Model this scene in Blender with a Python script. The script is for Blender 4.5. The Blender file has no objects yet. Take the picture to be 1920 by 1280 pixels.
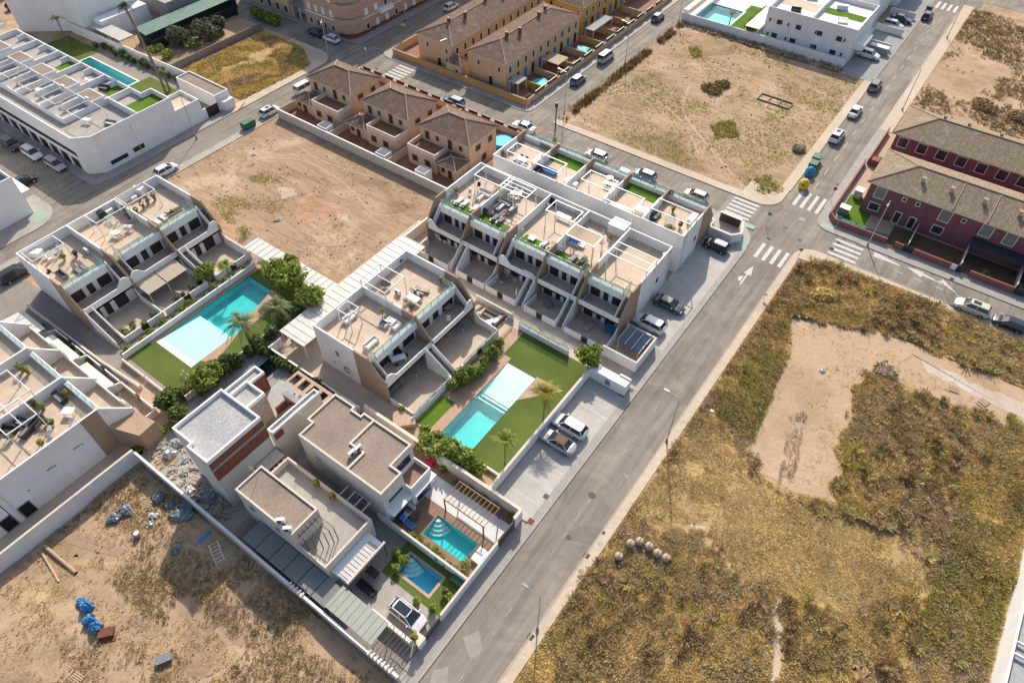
import bpy, math, random
import numpy as np
from mathutils import Vector, Matrix
S = bpy.context.scene
R = math.radians
PI = math.pi
# ---------------------------------------------------------------- camera
PITCH, ROLL, HEAD, FPX, H = R(49.106), R(.336), R(-35.848), 1290.17, 70.0
_cp, _sp = math.cos(PITCH), math.sin(PITCH)
_F = np.array([math.sin(HEAD)*_cp, math.cos(HEAD)*_cp, -_sp])
_R0 = np.array([math.cos(HEAD), -math.sin(HEAD), 0.]); _U0 = np.cross(_R0, _F)
_RR = math.cos(ROLL)*_R0+math.sin(ROLL)*_U0; _UU = -math.sin(ROLL)*_R0+math.cos(ROLL)*_U0
CM = np.array([_RR, _UU, -_F])
cd = bpy.data.cameras.new('camera'); cam = bpy.data.objects.new('camera', cd); S.collection.objects.link(cam)
cam.matrix_world = Matrix.Translation((0, 0, H)) @ Matrix([list(r) for r in CM.T]).to_4x4()
cd.sensor_width = 36; cd.lens = FPX/1920*36; cd.clip_start = .5; cd.clip_end = 3000
S.camera = cam
# ---------------------------------------------------------------- sky, sun, exposure
SUN_EL, SDX, SDY = R(38.5), -.512, .859
W = bpy.data.worlds.new('World'); S.world = W; W.use_nodes = True
nt = W.node_tree; sky = nt.nodes.new('ShaderNodeTexSky'); sky.sky_type = 'NISHITA'; sky.sun_disc = False
sky.sun_elevation = SUN_EL; sky.sun_rotation = math.atan2(SDX, SDY) % (2*PI); sky.altitude = 50; sky.dust_density = 2.5; sky.air_density = 1.; sky.ozone_density = 1.
bg = nt.nodes['Background']; nt.links.new(sky.outputs[0], bg.inputs[0]); bg.inputs[1].default_value = .138
sl = bpy.data.lights.new('sun', 'SUN'); sl.energy = 3.9; sl.angle = R(.5); sl.color = (1, .91, .775)
so = bpy.data.objects.new('sun', sl); S.collection.objects.link(so)
so.rotation_euler = Vector((-SDX*math.cos(SUN_EL), -SDY*math.cos(SUN_EL), -math.sin(SUN_EL))).to_track_quat('-Z', 'Y').to_euler()
so.location = (-60, 90, 120)
S.view_settings.view_transform = 'Standard'; S.view_settings.look = 'None'; S.view_settings.exposure = .34; S.view_settings.gamma = 1
S.cycles.max_bounces = 8; S.cycles.transparent_max_bounces = 12

def G(px, py, z=0.):
    """a surveyed point of the photograph (pixel on its 1920x1280 frame) as a place on the level z"""
    d = CM.T @ np.array([(px-960)/FPX, -(py-640)/FPX, -1.]); t = (z-H)/d[2]
    return float(d[0]*t), float(d[1]*t)
rnd = random.Random(7)
C = S.collection
# ---------------------------------------------------------------- materials
M = {}
def _n(t, k, **kw):
    n = t.nodes.new(k)
    for a, b in kw.items():
        if a in n.inputs: n.inputs[a].default_value = b
        else: setattr(n, a, b)
    return n
def rgba(c): return (c[0], c[1], c[2], 1)
def ramp(t, fac, stops):
    r = t.nodes.new('ShaderNodeValToRGB'); t.links.new(fac, r.inputs[0]); e = r.color_ramp.elements
    e[0].position, e[0].color = stops[0][0], rgba(stops[0][1]); e[1].position, e[1].color = stops[-1][0], rgba(stops[-1][1])
    for p, c in stops[1:-1]:
        q = e.new(p); q.color = rgba(c)
    return r.outputs[0]
def mixc(t, fac, a, b, mode='MIX'):
    m = t.nodes.new('ShaderNodeMix'); m.data_type = 'RGBA'; m.blend_type = mode
    for sock, val in ((m.inputs[0], fac), (m.inputs[6], a), (m.inputs[7], b)):
        if hasattr(val, 'node'): t.links.new(val, sock)
        elif isinstance(val, (int, float)): sock.default_value = val
        else: sock.default_value = rgba(val)
    return m.outputs[2]
def noise(t, co, scale, detail=4, rough=.55, dist=0):
    n = _n(t, 'ShaderNodeTexNoise', Scale=scale, Detail=detail, Roughness=rough, Distortion=dist); t.links.new(co, n.inputs['Vector']); return n.outputs[0]
def base(name, rough=.8, spec=.3, metal=0.):
    m = bpy.data.materials.new(name); m.use_nodes = True; t = m.node_tree; b = t.nodes['Principled BSDF']
    b.inputs['Roughness'].default_value = rough; b.inputs['Specular IOR Level'].default_value = spec; b.inputs['Metallic'].default_value = metal
    M[name] = m; co = t.nodes.new('ShaderNodeTexCoord').outputs['Object']; return m, t, b, co
def bump(t, b, h, strength=.4, dist=.05):
    n = _n(t, 'ShaderNodeBump', Strength=strength, Distance=dist); t.links.new(h, n.inputs['Height']); t.links.new(n.outputs[0], b.inputs['Normal'])
def mat(name, c, c2=None, sc=1.5, rough=.8, spec=.3, metal=0., bm=0., bs=25, lo=.35, hi=.7):
    m, t, b, co = base(name, rough, spec, metal)
    if c2 is None: c2 = tuple(x*.86 for x in c)
    f = noise(t, co, sc, 5, .6); t.links.new(ramp(t, f, [(lo, c), (hi, c2)]), b.inputs['Base Color'])
    if bm: bump(t, b, noise(t, co, bs, 3), bm, .03)
    return m
def tiles(name, c1, c2, mortar, w, h, rough=.7, off=.5, ms=.02, sc=1.):
    m, t, b, co = base(name, rough, .3)
    br = _n(t, 'ShaderNodeTexBrick', Color1=rgba(c1), Color2=rgba(c2), Mortar=rgba(mortar)); br.offset = off
    br.inputs['Scale'].default_value = sc; br.inputs['Brick Width'].default_value = w; br.inputs['Row Height'].default_value = h; br.inputs['Mortar Size'].default_value = ms
    t.links.new(co, br.inputs['Vector'])
    f = noise(t, co, .6, 5, .65)
    t.links.new(mixc(t, 1., br.outputs[0], ramp(t, f, [(.3, (1.08, 1.06, 1.04)), (.72, (.84, .83, .82))]), 'MULTIPLY'), b.inputs['Base Color'])
    return m
def stucco(name, c, lo=.94):
    m, t, b, co = base(name, .85, .2)
    mp = _n(t, 'ShaderNodeMapping'); mp.inputs['Scale'].default_value = (1.6, 1.6, .12); t.links.new(co, mp.inputs[0])
    st = ramp(t, noise(t, mp.outputs[0], 1.4, 6, .7), [(.4, (1.02, 1.02, 1.02)), (.75, (lo, lo*.985, lo*.96))]); pt = ramp(t, noise(t, co, .5, 6, .7), [(.35, (1.02, 1.02, 1.02)), (.7, (.93, .925, .91))])
    t.links.new(mixc(t, 1., mixc(t, 1., st, pt, 'MULTIPLY'), c, 'MULTIPLY'), b.inputs['Base Color']); bump(t, b, noise(t, co, 25, 3), .08, .03)
stucco('white_render', (.8, .79, .775))
stucco('cream_render', (.68, .6, .51), .86)
stucco('pale_render', (.64, .61, .57), .86)
mat('tan_cladding', (.4, .285, .2), (.34, .235, .16), 2, .8, .2)
stucco('peach_render', (.64, .46, .33), .87)
mat('ochre_render', (.58, .35, .12), (.52, .31, .1), .5, .85, .2)
stucco('buff_render', (.64, .44, .26), .86)
mat('pink_render', (.5, .34, .26), (.44, .29, .22), .6, .85, .2)
stucco('burgundy_render', (.24, .095, .11), .82)
stucco('burgundy_wall', (.3, .12, .11), .82)
mat('orange_render', (.55, .26, .08), None, .6, .85)
tiles('bare_brick', (.27, .1, .06), (.2, .075, .045), (.32, .24, .2), .25, .12, ms=.02) if False else mat('bare_brick', (.27, .1, .06), (.17, .07, .045), 3, .9, .1)
mat('concrete', (.36, .35, .33), (.27, .265, .25), 1.2, .9, .2, bm=.15)
mat('block_wall', (.3, .255, .22), (.21, .18, .155), 1.1, .95, .1, bm=.2)
mat('dark_frame', (.02, .02, .022), None, 4, .4, .5)
mat('brown_shutter', (.055, .03, .022), (.035, .02, .015), 6, .5, .4)
mat('white_metal', (.74, .74, .73), (.74, .74, .73), 3, .4, .5)
mat('grey_metal', (.3, .31, .32), (.22, .23, .24), 4, .45, .5, .4)
mat('dark_metal', (.05, .05, .052), None, 3, .45, .5, .3)
mat('galvanised', (.5, .52, .53), (.42, .44, .45), 5, .4, .5, .6)
mat('white_plastic', (.8, .79, .77), (.76, .75, .73), 4, .5)
mat('grey_fabric', (.25, .245, .24), (.19, .185, .18), 5, .9)
mat('dark_fabric', (.05, .05, .055), (.035, .035, .04), 5, .9)
mat('white_fabric', (.75, .72, .68), (.66, .63, .6), 4, .9)
mat('beige_fabric', (.5, .42, .33), (.42, .35, .27), 4, .9)
mat('rose_fabric', (.5, .16, .2), (.62, .5, .48), 9, .9, lo=.45, hi=.55)
mat('blue_fabric', (.03, .16, .45), (.05, .22, .5), 4, .8)
mat('tail_red', (.2, .01, .012), None, 4, .3)
mat('crimson', (.55, .02, .08), None, 4, .7)
mat('blue_tarp', (.03, .16, .36), (.08, .3, .52), 3, .4, .5, bm=.6, bs=6)
mat('slate_tarp', (.1, .12, .14), (.26, .29, .32), 2.5, .4, .5, bm=.6, bs=6)
mat('wood', (.34, .2, .1), (.26, .15, .075), 6, .7)
mat('pale_wood', (.5, .38, .24), (.4, .3, .18), 6, .75)
mat('brown_wood', (.17, .1, .065), (.12, .07, .045), 5, .7)
mat('rust', (.22, .075, .045), (.14, .05, .035), 5, .85)
mat('terracotta', (.42, .16, .08), (.34, .12, .06), 3, .85)
mat('red_paving', (.3, .15, .1), (.22, .105, .07), .7, .8)
mat('soil_and_shade', (.12, .075, .045), (.17, .11, .065), 3, .95, .1)  # also carries the shade tone of the burgundy front gardens
mat('pot_white', (.68, .66, .62), None, 3, .6)
mat('bark', (.17, .12, .08), (.1, .07, .05), 7, .95, .1)
mat('palm_bark', (.25, .2, .15), (.15, .11, .08), 9, .95, .1)
mat('paint_worn', (.5, .48, .44), (.28, .255, .22), 2.2, .9, .2, lo=.35, hi=.62)
mat('asphalt_pale', (.36, .325, .28), (.28, .25, .21), 1.2, .95, .1)
mat('asphalt_dark', (.2, .178, .15), (.235, .21, .178), 1.2, .95, .1)
mat('paint_white', (.62, .62, .6), (.42, .42, .4), 3.5, .8, .2, lo=.4, hi=.75)
mat('paint_green', (.3, .42, .3), (.4, .45, .38), 2, .8)
mat('grey_steel_roof', (.35, .37, .31), (.31, .33, .28), 1.2, .5, .4)
mat('white_steel_roof', (.62, .6, .56), (.52, .505, .47), .8, .5, .4)
mat('green_roof', (.07, .17, .13), (.12, .23, .18), .7, .6, .4)
mat('dark_netting', (.022, .028, .025), (.03, .035, .03), 2, .9)
mat('green_mesh', (.01, .14, .1), (.014, .2, .15), 3, .5, .4)
mat('green_plastic', (.02, .15, .06), (.015, .11, .045), 2, .4, .5)
mat('yellow_plastic', (.75, .5, .02), None, 2, .4, .5)
mat('blue_plastic', (.03, .22, .42), None, 2, .4, .5)
mat('navy_panel', (.012, .04, .075), (.02, .055, .1), 1.2, .15, .6)
mat('stone_strip', (.5, .36, .25), (.42, .3, .21), 2, .8)
mat('rubble', (.5, .48, .44), (.3, .28, .25), 8, .95, .1)
mat('manhole', (.05, .048, .045), (.09, .085, .08), 9, .6, .4, .3)
mat('membrane_grey', (.42, .42, .41), (.33, .33, .325), 1.8, .9, .2)
mat('black_rubber', (.015, .015, .016), None, 3, .7)
mat('roof_cap', (.42, .31, .23), (.34, .25, .18), 5, .85)
mat('plaster_patch', (.42, .36, .3), (.28, .22, .18), 3, .9)
mat('lamp_glass', (.7, .72, .7), None, 3, .2)
mat('skin', (.5, .3, .2), None, 3, .6)
# gravel / speckled roofing
def speck(name, c, c2, c3, s=7., big=.25, rough=.95):
    m, t, b, co = base(name, rough, .1)
    f = noise(t, co, s, 3, .7); g = noise(t, co, big, 4, .6)
    a = ramp(t, f, [(.34, c2), (.5, c), (.66, c3)])
    t.links.new(mixc(t, 1., a, ramp(t, g, [(.32, (1.1, 1.08, 1.06)), (.68, (.8, .81, .8))]), 'MULTIPLY'), b.inputs['Base Color'])
    bump(t, b, f, .3, .04); return m
speck('gravel_brown', (.29, .235, .19), (.23, .185, .15), (.35, .29, .24))
speck('gravel_grey', (.42, .42, .42), (.33, .33, .335), (.52, .52, .52), 5.)
speck('turf', (.115, .155, .038), (.088, .122, .026), (.145, .18, .052), 9., .22)
speck('turf_bright', (.1, .19, .02), (.075, .15, .016), (.13, .23, .03), 9., .4)
tiles('terrace_tile', (.58, .465, .355), (.54, .43, .325), (.42, .335, .255), .6, .6, ms=.012, off=0)
tiles('patio_tile', (.56, .46, .36), (.52, .42, .33), (.42, .34, .27), .5, .5, ms=.012, off=0)
tiles('grey_paver', (.5, .475, .44), (.45, .43, .4), (.34, .325, .3), .4, .2, ms=.012)
tiles('sidewalk', (.38, .36, .335), (.34, .325, .3), (.25, .24, .22), .3, .3, ms=.014)
tiles('pale_sidewalk', (.42, .39, .35), (.38, .355, .32), (.3, .28, .25), .4, .4, ms=.014)
tiles('path_tile', (.3, .27, .24), (.27, .24, .215), (.2, .18, .165), .4, .4, ms=.015)
tiles('pool_deck_pink', (.45, .29, .2), (.5, .33, .23), (.35, .23, .16), .5, .25, ms=.012)
tiles('brown_decking', (.3, .19, .135), (.27, .17, .12), (.17, .1, .07), 2.4, .16, ms=.012)
tiles('white_slab', (.68, .67, .65), (.7, .69, .67), (.55, .54, .53), 1., 1., ms=.008, off=0)
# asphalt
def asphalt():
    m, t, b, co = base('asphalt', .9, .25)
    a = ramp(t, noise(t, co, .16, 6, .7, 1.), [(.3, (.195, .172, .143)), (.5, (.255, .226, .188)), (.7, (.33, .292, .245))])
    mp = _n(t, 'ShaderNodeMapping'); mp.inputs['Scale'].default_value = (1.1, .05, 1); t.links.new(co, mp.inputs[0])
    s = ramp(t, noise(t, mp.outputs[0], 1.2, 4, .6), [(.35, (1.12, 1.1, 1.07)), (.7, (.74, .74, .75))])
    f = ramp(t, noise(t, co, 14, 2, .8), [(.3, (.9, .9, .9)), (.7, (1.1, 1.1, 1.1))])
    v = _n(t, 'ShaderNodeTexVoronoi', Scale=.22); v.feature = 'DISTANCE_TO_EDGE'; t.links.new(mixc(t, .12, co, _n2(t, co)), v.inputs['Vector'])
    cr = ramp(t, v.outputs['Distance'], [(0., (.72, .71, .7)), (.006, (1, 1, 1))])
    o = mixc(t, 1., a, s, 'MULTIPLY'); o = mixc(t, 1., o, f, 'MULTIPLY'); o = mixc(t, .75, o, cr, 'MULTIPLY')
    t.links.new(o, b.inputs['Base Color'])
def _n2(t, co):
    n = _n(t, 'ShaderNodeTexNoise', Scale=.9, Detail=4); t.links.new(co, n.inputs['Vector']); return n.outputs['Color']
asphalt()
# sandy ground of the empty plots
def soilmat(name, c1, c2, c3, weeds, thr=.58, tracks=0., rot=0.):
    m, t, b, co = base(name, .98, .1)
    a = ramp(t, noise(t, co, .09, 7, .68, .8), [(.36, c2), (.47, c1), (.53, c1), (.64, c3)])
    f = ramp(t, noise(t, co, 2.4, 5, .75), [(.3, (.88, .87, .86)), (.52, (1, 1, 1)), (.75, (1.08, 1.07, 1.06))])
    o = mixc(t, 1., a, f, 'MULTIPLY')
    if tracks:
        mp = _n(t, 'ShaderNodeMapping'); mp.inputs['Scale'].default_value = (.2, 1.6, 1); mp.inputs['Rotation'].default_value = (0, 0, rot); t.links.new(co, mp.inputs[0])
        tr = ramp(t, noise(t, mp.outputs[0], .8, 5, .6, 1.6), [(.4, (1.07, 1.06, 1.05)), (.62, (.8, .79, .78))])
        o = mixc(t, tracks, o, tr, 'MULTIPLY')
    g = ramp(t, noise(t, co, .2, 8, .72, .4), [(thr, (0, 0, 0)), (thr+.1, (1, 1, 1))])
    wd = ramp(t, noise(t, co, 3.5, 4, .7), [(.35, weeds), (.65, tuple(x*1.5 for x in weeds))])
    sep = _n(t, 'ShaderNodeSeparateColor'); t.links.new(g, sep.inputs[0])
    mu = _n(t, 'ShaderNodeMath', operation='MULTIPLY'); t.links.new(sep.outputs[0], mu.inputs[0]); mu.inputs[1].default_value = .8
    o = mixc(t, mu.outputs[0], o, wd)
    t.links.new(o, b.inputs['Base Color']); bump(t, b, noise(t, co, 1.3, 7, .7), .6, .16); return m
soilmat('plot_sand', (.4, .28, .185), (.28, .19, .125), (.53, .39, .275), (.27, .2, .11), .6, .9, .6)
soilmat('dark_soil', (.38, .265, .18), (.32, .22, .15), (.43, .31, .21), (.26, .19, .11), .55)
soilmat('pale_soil', (.52, .41, .3), (.44, .33, .235), (.57, .48, .38), (.38, .3, .22), .55)
soilmat('plot_sand_b', (.43, .305, .2), (.3, .21, .13), (.56, .415, .295), (.27, .21, .09), .56, .9, -.5)
soilmat('scrub_sand', (.44, .31, .2), (.33, .23, .145), (.52, .38, .25), (.24, .17, .1), .52)
soilmat('field_soil', (.45, .315, .155), (.37, .255, .12), (.5, .36, .19), (.29, .21, .09), .5)
soilmat('pad_soil', (.48, .345, .225), (.4, .285, .18), (.55, .41, .285), (.33, .24, .14), .58)
soilmat('clay_soil', (.46, .27, .17), (.4, .23, .14), (.5, .33, .215), (.4, .28, .19), .5, .9, 1.2)
soilmat('track_soil', (.48, .345, .24), (.4, .285, .195), (.53, .39, .28), (.4, .3, .2), .52)
soilmat('verge', (.56, .46, .35), (.5, .41, .31), (.61, .51, .4), (.42, .33, .23), .64)
soilmat('chalk_soil', (.54, .45, .37), (.49, .39, .3), (.6, .55, .5), (.4, .33, .26), .6)
# roof tiles (uv: u along the eave, v up the slope, metres)
def tileroof(name, c1, c2, c3):
    m, t, b, co = base(name, .9, .15)
    uv = _n(t, 'ShaderNodeUVMap').outputs[0]
    br = _n(t, 'ShaderNodeTexBrick', Color1=(1.2, 1.18, 1.15, 1), Color2=(.78, .78, .78, 1), Mortar=(.45, .45, .45, 1)); br.offset = 0
    for k, v in (('Scale', 1.), ('Brick Width', .3), ('Row Height', .42), ('Mortar Size', .03), ('Bias', 0.)): br.inputs[k].default_value = v
    t.links.new(uv, br.inputs['Vector'])
    a = ramp(t, noise(t, co, .5, 6, .7), [(.3, c1), (.5, c2), (.7, c3)])
    t.links.new(mixc(t, .85, a, br.outputs[0], 'MULTIPLY'), b.inputs['Base Color'])
    w = _n(t, 'ShaderNodeTexWave', Scale=3.33/2*1.0); w.bands_direction = 'X'; t.links.new(uv, w.inputs['Vector']); bump(t, b, w.outputs[1], .6, .08)
tileroof('tile_brown', (.29, .2, .145), (.22, .15, .11), (.35, .25, .185))
tileroof('tile_tan', (.4, .32, .22), (.34, .265, .18), (.45, .36, .26))
tileroof('tile_dark', (.27, .185, .135), (.21, .145, .11), (.33, .235, .175))
# leaves
def leaf(name, a, b_, c):
    m, t, b, co = base(name, .6, .25)
    g = t.nodes.new('ShaderNodeNewGeometry')
    o = ramp(t, g.outputs['Random Per Island'], [(0, a), (.5, b_), (1, c)])
    f = ramp(t, noise(t, co, .7, 3), [(.35, (.75, .75, .72)), (.65, (1.25, 1.22, 1.1))])
    t.links.new(mixc(t, 1., o, f, 'MULTIPLY'), b.inputs['Base Color'])
    tr = t.nodes.new('ShaderNodeBsdfTranslucent'); t.links.new(o, tr.inputs[0]); ms = _n(t, 'ShaderNodeMixShader'); ms.inputs[0].default_value = .3
    t.links.new(b.outputs[0], ms.inputs[1]); t.links.new(tr.outputs[0], ms.inputs[2]); t.links.new(ms.outputs[0], t.nodes['Material Output'].inputs[0])
leaf('leaf_green', (.1, .16, .02), (.2, .27, .04), (.36, .4, .08))
leaf('leaf_dark', (.045, .08, .02), (.1, .15, .035), (.2, .23, .07))
leaf('leaf_palm', (.11, .15, .05), (.2, .24, .1), (.32, .34, .17))
leaf('leaf_yellow', (.22, .2, .02), (.32, .28, .03), (.16, .2, .03))
leaf('leaf_olive', (.07, .09, .05), (.11, .13, .08), (.16, .18, .12))
leaf('leaf_dry', (.22, .15, .06), (.3, .21, .09), (.14, .09, .04))
def fieldleaf(name, pal, sc=.12):
    m, t, b, co = base(name, .9, .1)
    a = ramp(t, noise(t, co, sc, 5, .62, .5), [(.28+.44*i/(len(pal)-1), c) for i, c in enumerate(pal)])
    g = t.nodes.new('ShaderNodeNewGeometry')
    f = ramp(t, g.outputs['Random Per Island'], [(0, (.72, .71, .68)), (.6, (1.0, 1.0, 1.0)), (1, (1.35, 1.33, 1.25))])
    o = mixc(t, 1., a, f, 'MULTIPLY'); t.links.new(o, b.inputs['Base Color'])
    tr = t.nodes.new('ShaderNodeBsdfTranslucent'); t.links.new(o, tr.inputs[0]); ms = _n(t, 'ShaderNodeMixShader'); ms.inputs[0].default_value = .35
    t.links.new(b.outputs[0], ms.inputs[1]); t.links.new(tr.outputs[0], ms.inputs[2]); t.links.new(ms.outputs[0], t.nodes['Material Output'].inputs[0])
fieldleaf('weed_mixed', [(.56, .37, .17), (.72, .52, .2), (.48, .39, .12), (.8, .6, .26), (.42, .29, .15), (.68, .53, .17), (.5, .34, .17)], .075)
fieldleaf('weed_brown', [(.34, .23, .13), (.46, .34, .18), (.28, .19, .11), (.42, .33, .16), (.36, .25, .14)], .15)
fieldleaf('weed_straw', [(.6, .45, .22), (.68, .52, .26), (.5, .38, .18), (.64, .49, .23)], .12)
fieldleaf('weed_grey', [(.46, .36, .25), (.52, .42, .3), (.4, .31, .21)], .2)
fieldleaf('weed_green', [(.3, .31, .09), (.42, .38, .12), (.42, .34, .13)], .3)
# pool water: tinted clear water with a Fresnel sheen
def water(name, tint, wave, wsc, ro=.06):
    m = bpy.data.materials.new(name); m.use_nodes = True; t = m.node_tree; t.nodes.remove(t.nodes['Principled BSDF'])
    co = t.nodes.new('ShaderNodeTexCoord').outputs['Object']
    tr = _n(t, 'ShaderNodeBsdfTransparent', Color=rgba(tint)); gl = _n(t, 'ShaderNodeBsdfGlossy', Roughness=ro)
    fr = _n(t, 'ShaderNodeLayerWeight', Blend=.5); ms = t.nodes.new('ShaderNodeMixShader')
    bu = _n(t, 'ShaderNodeBump', Strength=1., Distance=wave); t.links.new(noise(t, co, wsc, 3, .6), bu.inputs['Height'])
    t.links.new(bu.outputs[0], gl.inputs['Normal'])
    pw = _n(t, 'ShaderNodeMath', operation='POWER'); t.links.new(fr.outputs['Facing'], pw.inputs[0]); pw.inputs[1].default_value = 5.
    ma = _n(t, 'ShaderNodeMath', operation='MULTIPLY_ADD'); t.links.new(pw.outputs[0], ma.inputs[0]); ma.inputs[1].default_value = .95; ma.inputs[2].default_value = .025
    fr = ma
    t.links.new(fr.outputs[0], ms.inputs[0]); t.links.new(tr.outputs[0], ms.inputs[1]); t.links.new(gl.outputs[0], ms.inputs[2])
    t.links.new(ms.outputs[0], t.nodes['Material Output'].inputs[0]); M[name] = m
water('water_calm', (.8, .97, .975), .03, 2.2)
water('water_ripple', (.8, .97, .975), .042, 4.6, .09)
water('water_dark', (.22, .5, .42), .02, 2.)
mat('pool_tile', (.035, .56, .56), (.05, .62, .62), .8, .6)
mat('pool_pale', (.66, .77, .76), (.74, .82, .81), .7, .6)
mat('pool_blue', (.04, .47, .62), (.06, .52, .66), .5, .6)
mat('pool_green', (.03, .2, .17), (.04, .23, .2), .5, .6)
def glassmat(name, tint, refl, mixr):
    m = bpy.data.materials.new(name); m.use_nodes = True; t = m.node_tree; t.nodes.remove(t.nodes['Principled BSDF'])
    tr = _n(t, 'ShaderNodeBsdfTransparent', Color=rgba(tint)); gl = _n(t, 'ShaderNodeBsdfPrincipled'); gl.inputs['Base Color'].default_value = rgba(refl); gl.inputs['Roughness'].default_value = .15
    ms = _n(t, 'ShaderNodeMixShader'); ms.inputs[0].default_value = mixr
    t.links.new(tr.outputs[0], ms.inputs[1]); t.links.new(gl.outputs[0], ms.inputs[2]); t.links.new(ms.outputs[0], t.nodes['Material Output'].inputs[0]); M[name] = m
glassmat('balustrade_glass', (.86, .94, .93), (.5, .62, .6), .28)
m_, t_, b_, c_ = base('window_glass', .08, .6); b_.inputs['Base Color'].default_value = (.025, .035, .045, 1)
def paint(name, c, rough=.25):
    m, t, b, co = base(name, rough, .5); b.inputs['Base Color'].default_value = rgba(c); b.inputs['Coat Weight'].default_value = .6; b.inputs['Coat Roughness'].default_value = .05; return m
for k, c in dict(car_white=(.72, .72, .71), car_black=(.02, .021, .023), car_grey=(.13, .14, .15), car_silver=(.42, .43, .44), car_blue=(.04, .16, .27), car_cream=(.62, .56, .46), car_slate=(.06, .075, .085)).items(): paint(k, c)
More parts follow.
